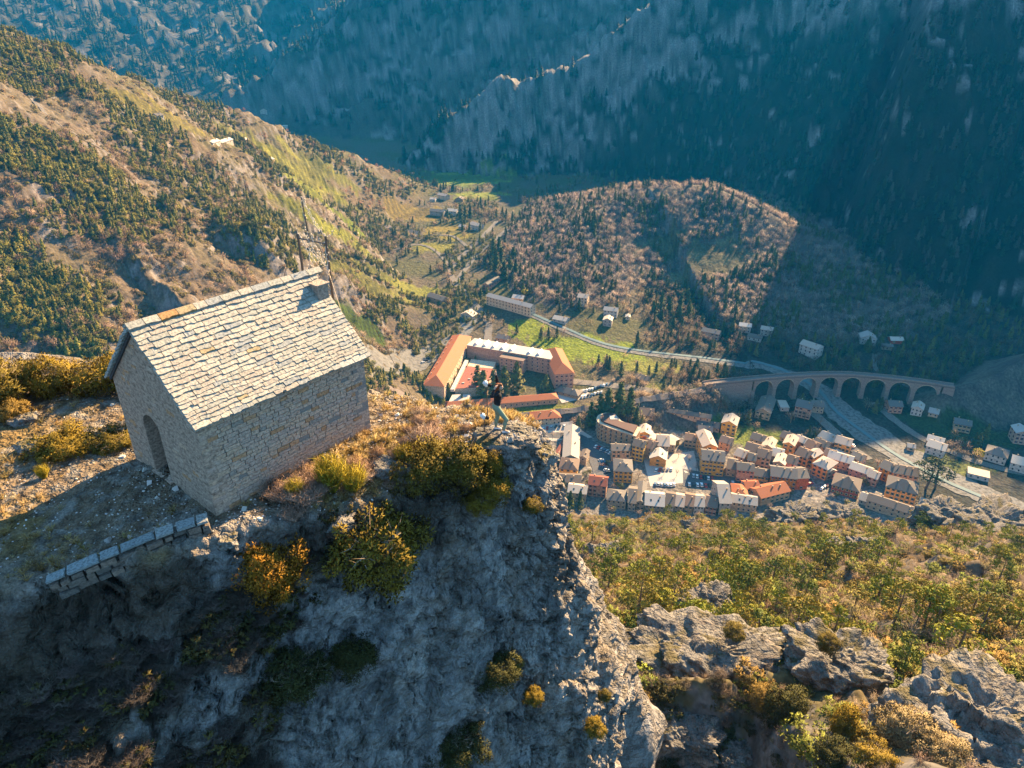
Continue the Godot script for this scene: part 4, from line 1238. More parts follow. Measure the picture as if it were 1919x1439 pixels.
func build_chapel() -> void:
	rng.seed = 71
	var t := thing("stone_chapel", "small stone chapel with slate roof and arched door on the crag", "chapel", Vector3(-7.82, 0, -15.15), 0.9)
	var blocks := []
	for i in 6: blocks.append(unit_block(400 + i))
	var sts := tints(M.stone, [Color(0.67, 0.48, 0.36), Color(0.71, 0.50, 0.36), Color(0.65, 0.47, 0.36), Color(0.73, 0.52, 0.38), Color(0.62, 0.45, 0.35), Color(0.71, 0.48, 0.33), Color(0.70, 0.39, 0.21), Color(0.62, 0.34, 0.18), Color(0.46, 0.37, 0.30)])
	# side walls and back as cores
	var mb := MB.new()
	mb.box(Vector3(CH_L / 2 + 0.25, CH_E / 2 - 0.55, -0.27), Vector3(CH_L / 2 - 0.26, 0, 0), Vector3(0, CH_E / 2 + 0.55, 0), Vector3(0, 0, 0.24))
	part("wall", mb.done(M.mortar), t)
	mb = MB.new()
	mb.box(Vector3(CH_L / 2 + 0.25, CH_E / 2 - 0.55, -CH_W + 0.25), Vector3(CH_L / 2 - 0.26, 0, 0), Vector3(0, CH_E / 2 + 0.55, 0), Vector3(0, 0, 0.25))
	part("wall", mb.done(M.mortar), t)
	part("gable_wall", gable(false, CH_L - 0.45, CH_L - 0.005, M.mortar), t)
	part("gable_wall", gable(true, 0.0, 0.48, M.plaster), t)
	# door, threshold
	mb = MB.new()
	mb.box(Vector3(0.44, 0.75, -2.62), Vector3(0.03, 0, 0), Vector3(0, 1.15, 0), Vector3(0, 0, 0.5))
	for k in 5:
		mb.box(Vector3(0.405, 0.75, -3.02 + k * 0.2), Vector3(0.012, 0, 0), Vector3(0, 1.12, 0), Vector3(0, 0, 0.09))
	part("door", mb.done(M.door), t)
	mb = MB.new()
	mb.box(Vector3(0.16, -0.27, -2.62), Vector3(0.26, 0, 0), Vector3(0, 0.12, 0), Vector3(0, 0, 0.52))
	part("doorstep", mb.done(sts[0]), t)
	# stones of the long wall, course by course
	var y := -0.45
	var row := 0
	var count := 0
	var rest := MB.new()
	while y < CH_E - 0.08:
		var hgt := minf(rng.randf_range(0.095, 0.145), CH_E - y)
		var x := 0.0
		while x < CH_L - 0.02:
			var l := minf(rng.randf_range(0.16, 0.46), CH_L - x)
			if CH_L - x - l < 0.12: l = CH_L - x
			var proud := rng.randf_range(-0.004, 0.010)
			if rng.randf() < 0.012:
				proud = -0.05       # a gap where a stone has fallen out
			var q: int = rng.randi() % 6
			if rng.randf() < 0.08: q = 6 + rng.randi() % 3
			if rng.randf() < 0.02: q = 7
			var tr := Transform3D(Basis(Vector3(l - 0.007, 0, 0), Vector3(0, hgt - 0.007, 0), Vector3(0, 0, 0.12)), Vector3(x + l / 2, y + hgt / 2, -0.06 + proud))
			tr.basis = tr.basis.rotated(Vector3.FORWARD, rng.randf_range(-0.012, 0.012))
			if y > 0.35 and count < 254:
				count += 1
				part("wall_stone", blocks[rng.randi() % 6], t, sts[q], tr)
			else:
				rest.col = (sts[q] as StandardMaterial3D).albedo_color.srgb_to_linear()
				rest.box(tr.origin, tr.basis.x * 0.49, tr.basis.y * 0.48, tr.basis.z * 0.5)
			x += l
		y += hgt
		row += 1
	var rm: StandardMaterial3D = M.stone.duplicate()
	rm.albedo_color = Color.WHITE
	part("wall_stones", rest.done(rm), t).set_meta("kind", "stuff")
	# quoins and uneven stones on the door gable
	var placed := 0
	for i in 150:
		var z := -rng.randf_range(0.15, CH_W - 0.15)
		var yy := rng.randf_range(-0.4, 4.1)
		var lim := CH_E + (CH_R - CH_E) * (1.0 - absf(z + CH_W / 2) / (CH_W / 2)) - 0.22
		if yy > lim or (absf(z + 2.62) < 0.62 and yy < 1.95) or placed >= 46:
			continue
		placed += 1
		var l := rng.randf_range(0.12, 0.42)
		var hh := rng.randf_range(0.06, 0.14)
		part("wall_stone", blocks[rng.randi() % 6], t, sts[[1, 5, 5, 6, 7, 3, 0][rng.randi() % 7]], Transform3D(Basis(Vector3(0.06, 0, 0), Vector3(0, hh, 0), Vector3(0, 0, l)).rotated(Vector3.RIGHT, rng.randf_range(-0.1, 0.1)), Vector3(0.022, yy, z)))
	# roof deck
	var half := CH_W / 2
	var e_in := 0.13
	var slope := Vector2(half + e_in, -(CH_R - CH_E) * (half + e_in) / half)   # ridge to eave in (z, y)
	var sl := slope.length()
	slope = slope.normalized()
	mb = MB.new()
	for s in [1, -1]:
		var zc := -half
		var mid := Vector3(CH_L / 2, CH_R - 0.02, zc) + Vector3(0, slope.y, slope.x * s) * (sl / 2 - 0.03)
		mb.box(mid, Vector3(CH_L / 2 + 0.06, 0, 0), Vector3(0, slope.x, -slope.y * s) * 0.035, Vector3(0, slope.y, slope.x * s) * (sl / 2 - 0.03))
	part("roof_deck", mb.done(M.door), t)
	var slates := []
	for i in 8: slates.append(unit_slate(500 + i))
	var stm := tints(M.slate, [Color(0.45, 0.43, 0.37), Color(0.50, 0.47, 0.40), Color(0.40, 0.40, 0.35), Color(0.54, 0.50, 0.42), Color(0.44, 0.40, 0.34), Color(0.49, 0.37, 0.28), Color(0.35, 0.37, 0.36)])
	var lichen := tints(M.slate, [Color(0.46, 0.27, 0.12), Color(0.44, 0.35, 0.21)])
	var far := MB.new()
	var n_slates := 0
	for s in [1, -1]:
		var down := 0.10
		var k := 0
		var last := false
		while not last:
			var e := lerpf(0.172, 0.105, down / sl)
			down += e
			if down >= sl - 0.03:
				last = true
				down = sl + 0.03
			var x := -0.12 - rng.randf() * 0.05
			while x < CH_L + 0.08:
				var l := rng.randf_range(0.26, 0.56)
				if CH_L + 0.14 - x - l < 0.2: l = CH_L + 0.14 - x
				var depth := e + 0.15
				var thick := rng.randf_range(0.055, 0.075)
				var dirv := Vector3(0, slope.y, slope.x * s)
				var up := Vector3(0, slope.x, -slope.y * s)
				var tilt := 0.185 + rng.randf_range(-0.015, 0.025)
				var zz := (dirv * cos(tilt) + up * sin(tilt)).normalized()
				var yy := (up * cos(tilt) - dirv * sin(tilt)).normalized()
				var xx := yy.cross(zz)
				var c := Vector3(x + l / 2, CH_R + 0.0, -half) + dirv * (down - depth / 2 + rng.randf_range(-0.02, 0.02)) + up * (0.070 + rng.randf() * 0.012)
				var b := Basis(xx * (l - 0.012), yy * thick, zz * depth)
				b = b.rotated(up, rng.randf_range(-0.018, 0.018))
				if s == 1 and n_slates < 300:
					n_slates += 1
					part("roof_slate", slates[rng.randi() % 8], t, stm[[0, 1, 1, 2, 3, 3, 4, 0, 1, 4, 6, 2][rng.randi() % 12]] if rng.randf() > 0.004 else lichen[1], Transform3D(b, c))
				else:
					far.col = Color(0.47, 0.47, 0.43) * rng.randf_range(0.85, 1.1)
					far.box(c, b.x * 0.5, b.y * 0.5, b.z * 0.5)
				x += l
			k += 1
	var fm: StandardMaterial3D = M.slate.duplicate()
	fm.albedo_color = Color.WHITE
	var fo := part("roof_slates", far.done(fm), t)
	fo.set_meta("kind", "stuff")
	# ridge stones, orange with lichen over the door end
	var x := -0.16
	var k := 0
	while x < CH_L + 0.1:
		var l := rng.randf_range(0.34, 0.6)
		var b := Basis(Vector3(l - 0.01, rng.randf_range(-0.015, 0.015), 0), Vector3(0, 0.07, 0), Vector3(0, 0, 0.24))
		var ro := part("ridge_stone", slates[k % 8], t, lichen[k % 2] if x > 0.5 and x < 1.3 else stm[[2, 0, 6][k % 3]], Transform3D(b.rotated(Vector3.RIGHT, 0.55), Vector3(x + l / 2, CH_R + 0.10, -half + 0.07)))
		part("ridge_stone", slates[(k + 3) % 8], t, lichen[(k + 1) % 2] if x > 0.2 and x < 1.2 else stm[[0, 4, 2][k % 3]], Transform3D(b.rotated(Vector3.RIGHT, 0.55 + PI - 1.1).rotated(Vector3.RIGHT, 0.0), Vector3(x + l / 2, CH_R + 0.08, -half - 0.10)))
		x += l
		k += 1
	# little square stone stack at the far end of the roof
	mb = MB.new()
	mb.box(Vector3(CH_L - 0.12, CH_R - 0.38, -half + 0.58), Vector3(0.19, 0, 0), Vector3(0, 0.26, 0), Vector3(0, 0, 0.18))
	mb.box(Vector3(CH_L - 0.12, CH_R - 0.10, -half + 0.58), Vector3(0.23, 0, 0), Vector3(0, 0.022, 0), Vector3(0, 0, 0.22))
	part("roof_stack", mb.done(sts[8]), t)

# end wall as one outline round the door arch, between x0 and x1
func gable(with_door: bool, x0: float, x1: float, mt: Material) -> ArrayMesh:
	var o := PackedVector2Array()     # (z, y)
	o.append(Vector2(0, -1.1))
	o.append(Vector2(0, CH_E))
	o.append(Vector2(-CH_W / 2, CH_R - 0.04))
	o.append(Vector2(-CH_W, CH_E))
	o.append(Vector2(-CH_W, -1.1))
	if with_door:
		var zc := -2.62
		var r := 0.44
		o.append(Vector2(zc - r, -1.1))
		o.append(Vector2(zc - r, 1.35))
		for i in 13:
			var an := PI - PI * i / 12.0
			o.append(Vector2(zc + cos(an) * r, 1.35 + sin(an) * r))
		o.append(Vector2(zc + r, -1.1))
	var ix := Geometry2D.triangulate_polygon(o)
	var mb := MB.new()
	for s in [x0, x1]:
		mb.ref = Vector3((x0 + x1) * 0.5, 0, -2)
		for i in range(0, ix.size(), 3):
			var q := []
			for e in 3: q.append(Vector3(s, o[ix[i + e]].y, o[ix[i + e]].x))
			mb.ref = Vector3((x0 + x1) * 0.5, q[0].y, q[0].z)
			mb.tri(q[0], q[1], q[2])
	for i in o.size():
		var a := o[i]
		var b := o[(i + 1) % o.size()]
		mb.ref = Vector3.INF
		mb.quad(Vector3(x0, a.y, a.x), Vector3(x0, b.y, b.x), Vector3(x1, b.y, b.x), Vector3(x1, a.y, a.x))
	return mb.done(mt)

func build_low_wall() -> void:
	rng.seed = 90
	var t := thing("low_stone_wall", "low curved stone wall with pale capping slabs edging the path below the chapel", "wall", Vector3(-9.4, 0, -13.85))
	var blocks := []
	for i in 6: blocks.append(unit_block(440 + i, 0.2))
	var caps := tints(M.stone, [Color(0.30, 0.33, 0.33), Color(0.36, 0.37, 0.35), Color(0.27, 0.30, 0.30)])
	var face := tints(M.stone, [Color(0.26, 0.20, 0.16), Color(0.22, 0.18, 0.15), Color(0.18, 0.16, 0.14), Color(0.30, 0.23, 0.18)])
	var path := Curve3D.new()
	for p in [Vector3(-10.95, -0.42, -12.75), Vector3(-10.45, -0.30, -12.98), Vector3(-9.6, -0.20, -13.55), Vector3(-8.7, -0.10, -14.15), Vector3(-7.75, -0.02, -14.6)]:
		path.add_point(p - t.position)
	for i in path.point_count:
		var a := path.get_point_position(maxi(i - 1, 0))
		var b := path.get_point_position(mini(i + 1, path.point_count - 1))
		path.set_point_out(i, (b - a) * 0.16)
		path.set_point_in(i, (a - b) * 0.16)
	var total := path.get_baked_length()
	var s := 0.0
	while s < total - 0.1:
		var l := minf(rng.randf_range(0.42, 0.82), total - s)
		put_block(t, "capstone", path, s, l, 0.06, rng.randf_range(0.05, 0.08), rng.randf_range(0.28, 0.42), 0.0, blocks, caps)
		s += l
	for c in 3:
		s = rng.randf() * 0.2
		while s < total - 0.1:
			var l := minf(rng.randf_range(0.18, 0.48), total - s)
			put_block(t, "wall_stone", path, s, l, -0.10 - c * 0.17 + rng.randf_range(-0.02, 0.02), rng.randf_range(0.11, 0.18), 0.3, 0.02 + rng.randf_range(-0.07, 0.05), blocks, face)
			s += l

func put_block(t: Node3D, called: String, path: Curve3D, s: float, l: float, y: float, hgt: float, deep: float, out: float, blocks: Array, mats: Array) -> void:
	var a := path.sample_baked(s)
	var b := path.sample_baked(s + l)
	var dir := (b - a).normalized()
	var side := dir.cross(Vector3.UP).normalized()
	var up := side.cross(dir)
	var bs := Basis(dir * (l - 0.015), up * hgt, -side * deep).rotated(up, rng.randf_range(-0.06, 0.06))
	part(called, blocks[rng.randi() % blocks.size()], t, mats[rng.randi() % mats.size()], Transform3D(bs, (a + b) * 0.5 + up * (y + rng.randf_range(-0.012, 0.012)) + side * out))

func build_mast() -> void:
	rng.seed = 33
	var o := Vector3(-6.2, 0, -21.8)
	var t := thing("light_frame", "rusty two-post frame strung with unlit fairy lights behind the chapel roof", "light frame", o)
	var a := Vector3(-6.73, 5.45, -22.0) - o
	var b := Vector3(-5.76, 5.42, -21.6) - o
	for p in [a, b]:
		var mb := MB.new()
		mb.tube([Vector3(p.x, -0.5, p.z), p], [0.045, 0.04])
		part("post", mb.done(M.steel), t)
	var mb := MB.new()
	mb.tube([a - Vector3(0, 0.2, 0), b - Vector3(0, 0.25, 0)], [0.025, 0.025])
	part("crossbar", mb.done(M.steel), t)
	var spire := Vector3(-6.42, 6.55, -21.85) - o
	mb = MB.new()
	mb.tube([a.lerp(b, 0.4) - Vector3(0, 0.2, 0), spire], [0.03, 0.015])
	part("spike", mb.done(M.steel), t)
	var hub := Vector3(-5.78, 4.35, -21.5) - o
	var ends := [[spire, a.lerp(b, 0.35)], [spire, b], [a, hub], [a.lerp(b, 0.25), hub], [a.lerp(b, 0.5), hub], [a.lerp(b, 0.7), hub], [b, Vector3(-5.45, 5.66, -21.6) - o], [b, hub - Vector3(0, 0.5, -0.1)], [Vector3(-6.5, 3.9, -21.7) - o, a.lerp(b, 0.4)], [Vector3(-6.42, 3.9, -21.7) - o, a.lerp(b, 0.55)], [a, a.lerp(b, 0.6) + Vector3(0, -1.0, 0)], [spire, a.lerp(b, 0.7) + Vector3(0.1, 0.1, 0)]]
	for e in ends:
		mb = MB.new()
		var p0: Vector3 = e[0]
		var p1: Vector3 = e[1]
		var n := 7
		var pts := []
		var rad := []
		for i in n + 1:
			var f := float(i) / n
			pts.append(p0.lerp(p1, f) + Vector3(rng.randf_range(-0.03, 0.03), -0.10 * sin(PI * f) + rng.randf_range(-0.02, 0.02), rng.randf_range(-0.03, 0.03)))
			rad.append(0.007)
		mb.tube(pts, rad, 4)
		var so := part("light_string", mb.done(M.wire), t)
		var bl := MB.new()
		var nb := int(p0.distance_to(p1) / 0.10)
		for i in nb:
			var f := (i + rng.randf()) / nb
			var c := p0.lerp(p1, f) + Vector3(rng.randf_range(-0.05, 0.05), -0.10 * sin(PI * f) + rng.randf_range(-0.04, 0.04), rng.randf_range(-0.05, 0.05))
			bl.box(c, Vector3(0.013, 0.004, 0), Vector3(-0.004, 0.020, 0.003), Vector3(0, 0, 0.012))
		part("bulbs", bl.done(M.bulb), so).set_meta("kind", "stuff")
	for e in [[a, Vector3(-7.6, 6.1, -23.5) - o], [a, Vector3(-8.6, 2.0, -24.0) - o], [b, Vector3(-3.4, -0.3, -21.6) - o], [hub, Vector3(-5.2, 3.4, -20.3) - o]]:
		mb = MB.new()
		mb.tube([e[0], e[1]], [0.008, 0.008], 4)
		part("guy_wire", mb.done(M.steel), t)

func build_lamps() -> void:
	# two white floodlights on thin posts at the rim, unlit
	for e in [[-0.85, 18.9, 0.62, "lower white floodlight on a short post left of the person"], [-0.78, 19.6, 1.35, "taller white and black floodlight on a thin post behind the person"]]:
		var g := crag_y(e[0], e[1])
		var t := thing("floodlight", e[3], "floodlight", Vector3(e[0], g, -e[1]))
		var mb := MB.new()
		mb.tube([Vector3(0, -0.3, 0), Vector3(0, e[2], 0)], [0.016, 0.014])
		part("post", mb.done(M.steel), t)
		mb = MB.new()
		mb.tube([Vector3(0.0, e[2] - 0.02, 0), Vector3(-0.02, e[2] + 0.05, 0.02), Vector3(-0.06, e[2] + 0.14, 0.04), Vector3(-0.08, e[2] + 0.2, 0.05)], [0.04, 0.075, 0.08, 0.03], 10)
		part("lamp_head", mb.done(M.shoe), t)
		mb = MB.new()
		mb.tube([Vector3(0.03, e[2] + 0.06, 0.02), Vector3(0.13, e[2] + 0.0, 0.0)], [0.06, 0.055], 10)
		part("lens_hood", mb.done(M.black), t)
	var t := thing("instrument_post", "small white instrument post with two boxes in front of dark boulder", "instrument post", on(23.3, 62.5) + Vector3(0, 0, 0))
	var mb := MB.new()
	mb.tube([Vector3(0, -0.3, 0), Vector3(0, 3.0, 0)], [0.05, 0.045])
	part("post", mb.done(M.steel), t)
	mb = MB.new()
	mb.box(Vector3(0.1, 2.75, 0.1), Vector3(0.42, 0, -0.1), Vector3(0, 0.03, 0.0), Vector3(0.08, 0.28, 0.3))
	part("solar_panel", mb.done(M.shoe), t)
	mb = MB.new()
	mb.box(Vector3(0.2, 0.9, 0.1), Vector3(0.36, 0, 0), Vector3(0, 0.5, 0), Vector3(0, 0, 0.18))
	part("cabinet", mb.done(M.shoe), t)


# ---------------------------------------------------------------- the person
func sdf_mesh(bones: Array, cell: float, blend: float, grow := 0.0) -> MB:
	var lo := Vector3.INF
	var hi := -Vector3.INF
	for b in bones:
		var r: float = maxf(b[2], b[3]) + grow
		lo = lo.min((b[0] as Vector3).min(b[1]) - Vector3.ONE * r)
		hi = hi.max((b[0] as Vector3).max(b[1]) + Vector3.ONE * r)
	lo -= Vector3.ONE * cell * 3.0
	hi += Vector3.ONE * cell * 3.0
	var nx := int((hi.x - lo.x) / cell) + 2
	var ny := int((hi.y - lo.y) / cell) + 2
	var nz := int((hi.z - lo.z) / cell) + 2
	var f := PackedFloat32Array()
	f.resize(nx * ny * nz)
	f.fill(1.0)
	for b in bones:
		var a: Vector3 = b[0]
		var ab: Vector3 = b[1] - a
		var l2 := maxf(ab.length_squared(), 1e-9)
		var ra: float = b[2] + grow
		var rb: float = b[3] + grow
		var pad := maxf(ra, rb) + blend + cell * 2.0
		var p0 := ((a.min(b[1]) - Vector3.ONE * pad - lo) / cell).max(Vector3.ZERO)
		var p1 := ((a.max(b[1]) + Vector3.ONE * pad - lo) / cell)
		for i in range(int(p0.x), mini(int(p1.x) + 1, nx)):
			for j in range(int(p0.y), mini(int(p1.y) + 1, ny)):
				for k in range(int(p0.z), mini(int(p1.z) + 1, nz)):
					var p := lo + Vector3(i, j, k) * cell
					var t := clampf((p - a).dot(ab) / l2, 0.0, 1.0)
					var dd := (p - a - ab * t).length() - lerpf(ra, rb, t)
					var at := (i * ny + j) * nz + k
					var o := f[at]
					var h := clampf(0.5 + 0.5 * (o - dd) / blend, 0.0, 1.0)
					f[at] = lerpf(o, dd, h) - blend * h * (1.0 - h)
	var where := {}
	var pts := []
	var st := [ny * nz, nz, 1]
	for i in nx - 1:
		for j in ny - 1:
			for k in nz - 1:
				var at := (i * ny + j) * nz + k
				var s0 := f[at] < 0.0
				var mixed := false
				for e in 7:
					if (f[at + (st[0] if (e + 1) & 1 else 0) + (st[1] if (e + 1) & 2 else 0) + (1 if (e + 1) & 4 else 0)] < 0.0) != s0:
						mixed = true
						break
				if not mixed: continue
				var sum := Vector3.ZERO
				var cnt := 0
				for e in 12:
					var ax := e / 4
					var u := 1 if e & 1 else 0
					var w := 1 if e & 2 else 0
					var c0 := Vector3i(0, u, w) if ax == 0 else Vector3i(u, 0, w) if ax == 1 else Vector3i(u, w, 0)
					var i0 := at + c0.x * ny * nz + c0.y * nz + c0.z
					var i1: int = i0 + st[ax]
					var fa := f[i0]
					var fb := f[i1]
					if (fa < 0.0) != (fb < 0.0):
						var q := Vector3(c0)
						q[ax] += fa / (fa - fb)
						sum += q
						cnt += 1
				where[at] = pts.size()
				pts.append(lo + (Vector3(i, j, k) + sum / cnt) * cell)
	var mb := MB.new()
	var nrm := []
	for p in pts: nrm.append(Vector3.ZERO)
	var quads := []
	for at in where:
		var a: int = at
		for ax in 3:
			var i1: int = a + st[ax]
			if (f[a] < 0.0) == (f[i1] < 0.0): continue
			var s1: int = st[(ax + 1) % 3]
			var s2: int = st[(ax + 2) % 3]
			if not (where.has(a - s1) and where.has(a - s2) and where.has(a - s1 - s2)): continue
			var q := [where[a], where[a - s1], where[a - s1 - s2], where[a - s2]]
			if f[a] < 0.0: q.reverse()
			quads.append(q)
			var fn: Vector3 = (pts[q[1]] - pts[q[0]]).cross(pts[q[3]] - pts[q[0]])
			for e in q: nrm[e] += fn
	for q in quads:
		for e in [q[0], q[1], q[2], q[0], q[2], q[3]]:
			mb.v.append(pts[e])
			mb.n.append((-nrm[e]).normalized() if true else Vector3.UP)
			mb.c.append(Color.WHITE)
	return mb.clockwise()

func hand(wrist: Vector3, dir: Vector3, palm: Vector3) -> Array:
	var out := []
	var side := dir.cross(palm).normalized()
	out.append([wrist, wrist + dir * 0.075, 0.024, 0.030])
	out.append([wrist + side * 0.015, wrist + dir * 0.08 + side * 0.025, 0.018, 0.016])
	out.append([wrist - side * 0.015, wrist + dir * 0.08 - side * 0.025, 0.018, 0.016])
	for k in 4:
		var o := (k - 1.5) * 0.019
		var l: float = [0.062, 0.075, 0.070, 0.054][k]
		var base := wrist + dir * 0.085 + side * o
		var d1 := (dir + side * o * 6.0 + palm * 0.15).normalized()
		var mid := base + d1 * l * 0.55
		out.append([base, mid, 0.0095, 0.0085])
		out.append([mid, mid + (d1 + palm * 0.3).normalized() * l * 0.5, 0.0085, 0.007])
	var tb := wrist + dir * 0.025 - side * 0.026
	var tm := tb + (dir * 0.6 - side * 0.8).normalized() * 0.042
	out.append([tb, tm, 0.012, 0.010])
	out.append([tm, tm + (dir * 0.9 - side * 0.35).normalized() * 0.032, 0.010, 0.008])
	return out

func build_person() -> void:
	var t := thing("person", "person in black top and sage leggings standing on the crag, one arm raised high", "person", Vector3(-0.50, 0.0, -18.95))
	var hipc := Vector3(0.04, 0.86, 0)
	var chest := Vector3(0.065, 1.22, 0)
	var neck := Vector3(0.075, 1.42, 0)
	var head := Vector3(0.135, 1.545, 0.0)
	var sh_r := Vector3(0.07, 1.375, 0.165)     # towards the camera
	var sh_l := Vector3(0.07, 1.39, -0.15)
	var el_l := Vector3(0.055, 1.67, -0.14)
	var wr_l := Vector3(0.015, 1.92, -0.10)
	var el_r := Vector3(-0.10, 1.40, 0.33)
	var wr_r := Vector3(-0.02, 1.585, 0.20)
	var kn_f := Vector3(0.33, 0.47, 0.10)
	var an_f := Vector3(0.255, 0.10, 0.10)
	var kn_b := Vector3(0.055, 0.45, -0.09)
	var an_b := Vector3(0.0, 0.11, -0.10)
	var legs := [[hipc + Vector3(0, 0, 0.07), kn_f, 0.098, 0.058], [kn_f, an_f.lerp(kn_f, 0.62) + Vector3(-0.018, 0, 0), 0.054, 0.054], [an_f.lerp(kn_f, 0.62) + Vector3(-0.018, 0, 0), an_f, 0.054, 0.034],
		[hipc + Vector3(0, 0, -0.07), kn_b, 0.098, 0.058], [kn_b, an_b.lerp(kn_b, 0.62) + Vector3(-0.02, 0, 0), 0.054, 0.054], [an_b.lerp(kn_b, 0.62) + Vector3(-0.02, 0, 0), an_b, 0.054, 0.034],
		[hipc + Vector3(-0.035, 0.02, 0.06), hipc + Vector3(-0.035, 0.02, -0.06), 0.105, 0.105], [hipc, hipc + Vector3(0.005, 0.13, 0), 0.10, 0.095]]
	var trunk := [[hipc + Vector3(0.005, 0.08, 0.03), chest, 0.088, 0.098], [hipc + Vector3(0.005, 0.08, -0.03), chest, 0.088, 0.098], [chest + Vector3(0.0, 0.06, 0.075), chest + Vector3(0.0, 0.06, -0.075), 0.090, 0.090], [sh_r, sh_l, 0.058, 0.058], [chest + Vector3(0.05, 0.02, 0.05), chest + Vector3(0.05, 0.02, -0.05), 0.055, 0.055]]
	var arms := [[sh_l, el_l, 0.050, 0.038], [el_l, wr_l.lerp(el_l, 0.1), 0.037, 0.026], [sh_r, el_r, 0.050, 0.038], [el_r, wr_r.lerp(el_r, 0.1), 0.037, 0.026]]
	var body := legs + trunk + arms + [[neck, head - Vector3(0.02, 0.06, 0), 0.050, 0.045], [wr_l, el_l, 0.024, 0.034], [wr_r, el_r, 0.024, 0.034], [an_f, an_f + Vector3(0.14, -0.06, 0.01), 0.035, 0.028], [an_b, an_b + Vector3(0.14, -0.06, 0.0), 0.035, 0.028]]
	var whole := sdf_mesh(body, 0.017, 0.035)
	# head and face on a finer grid
	var hd := [[head + Vector3(-0.015, 0.03, 0), head + Vector3(0.0, 0.02, 0), 0.082, 0.080], [head + Vector3(0.025, -0.045, 0.012), head + Vector3(0.04, -0.065, 0), 0.050, 0.035], [head + Vector3(0.02, -0.02, 0.02), head + Vector3(0.02, -0.02, -0.02), 0.055, 0.055],
		[head + Vector3(0.078, 0.015, 0), head + Vector3(0.098, -0.018, 0), 0.010, 0.013], [head + Vector3(0.082, -0.045, 0.014), head + Vector3(0.082, -0.045, -0.014), 0.009, 0.009], [head + Vector3(0.078, -0.057, 0.012), head + Vector3(0.078, -0.057, -0.012), 0.009, 0.009],
		[head + Vector3(0.072, 0.028, 0.05), head + Vector3(0.084, 0.03, 0.012), 0.008, 0.008], [head + Vector3(0.072, 0.028, -0.05), head + Vector3(0.084, 0.03, -0.012), 0.008, 0.008],
		[head + Vector3(-0.01, 0.02, 0.078), head + Vector3(-0.005, -0.022, 0.074), 0.014, 0.009], [head + Vector3(-0.01, 0.02, -0.078), head + Vector3(-0.005, -0.022, -0.074), 0.014, 0.009]]
	for add in [sdf_mesh(hd, 0.006, 0.014), sdf_mesh(hand(wr_l, Vector3(-0.12, 0.98, 0.1).normalized(), Vector3(0.9, 0.1, 0.3).normalized()), 0.005, 0.006), sdf_mesh(hand(wr_r, Vector3(0.45, 0.5, -0.7).normalized(), Vector3(0.6, -0.6, -0.1).normalized()), 0.005, 0.006)]:
		whole.v.append_array(add.v); whole.n.append_array(add.n); whole.c.append_array(add.c)
	var bodyo := part("body", whole.done(M.skin), t)
	part("top", sdf_mesh(trunk + arms + [[neck - Vector3(0, 0.05, 0), neck, 0.056, 0.054]], 0.016, 0.035, 0.009).done(M.black), bodyo)
	part("leggings", sdf_mesh(legs, 0.016, 0.035, 0.006).done(M.sage), bodyo)
	for an in [an_f, an_b]:
		part("shoe", sdf_mesh([[an + Vector3(0.0, -0.015, 0), an + Vector3(-0.02, -0.06, 0), 0.040, 0.038], [an + Vector3(-0.025, -0.065, 0), an + Vector3(0.15, -0.072, 0), 0.038, 0.033], [an + Vector3(0.04, -0.04, 0), an + Vector3(0.12, -0.065, 0), 0.038, 0.034]], 0.008, 0.02).done(M.shoe), bodyo)
	part("hair", sdf_mesh([[head + Vector3(-0.035, 0.045, 0), head + Vector3(0.015, 0.06, 0), 0.086, 0.066], [head + Vector3(-0.06, 0.0, 0.02), head + Vector3(-0.10, -0.10, 0.03), 0.070, 0.045], [head + Vector3(-0.10, -0.10, 0.03), head + Vector3(-0.14, -0.2, 0.02), 0.045, 0.02], [head + Vector3(-0.03, 0.03, 0.05), head + Vector3(-0.05, -0.05, 0.07), 0.045, 0.03], [head + Vector3(-0.09, 0.06, 0.0), head + Vector3(-0.13, 0.03, 0.04), 0.06, 0.045]], 0.008, 0.025).done(M.hair), bodyo)
	for s in [1.0, -1.0]:
		var eye := MB.new()
		eye.box(head + Vector3(0.077, 0.012, 0.028 * s), Vector3(0.004, 0, 0), Vector3(0, 0.005, 0), Vector3(0, 0, 0.010))
		part("eye", eye.done(M.black), bodyo)

# ---------------------------------------------------------------- the village
var window_mesh := {}

# a window: stone surround, dark pane and two open shutters; local +z looks out
func window_of(wall: String, tall := false) -> ArrayMesh:
	var key := wall + str(tall)
	if window_mesh.has(key):
		return window_mesh[key]
	var h := 0.95 if tall else 0.72
	var m := ArrayMesh.new()
	var a := MB.new()
	a.box(Vector3(0, h + 0.08, 0.03), Vector3(0.55, 0, 0), Vector3(0, 0.08, 0), Vector3(0, 0, 0.06))
	a.box(Vector3(0, -h - 0.06, 0.05), Vector3(0.6, 0, 0), Vector3(0, 0.06, 0), Vector3(0, 0, 0.09))
	a.into(m, M.frame)
	var b := MB.new()
	b.box(Vector3(0, 0, 0.01), Vector3(0.48, 0, 0), Vector3(0, h, 0), Vector3(0, 0, 0.03))
	b.into(m, M.glass)
	if wall not in ["B", "W", "C"]:
		var c := MB.new()
		for s in [-1, 1]:
			c.box(Vector3(s * 0.76, 0, 0.04), Vector3(0.24, 0, 0), Vector3(0, h, 0), Vector3(0, 0, 0.025))
		c.into(m, M["shut_" + wall])
	window_mesh[key] = m
	return m

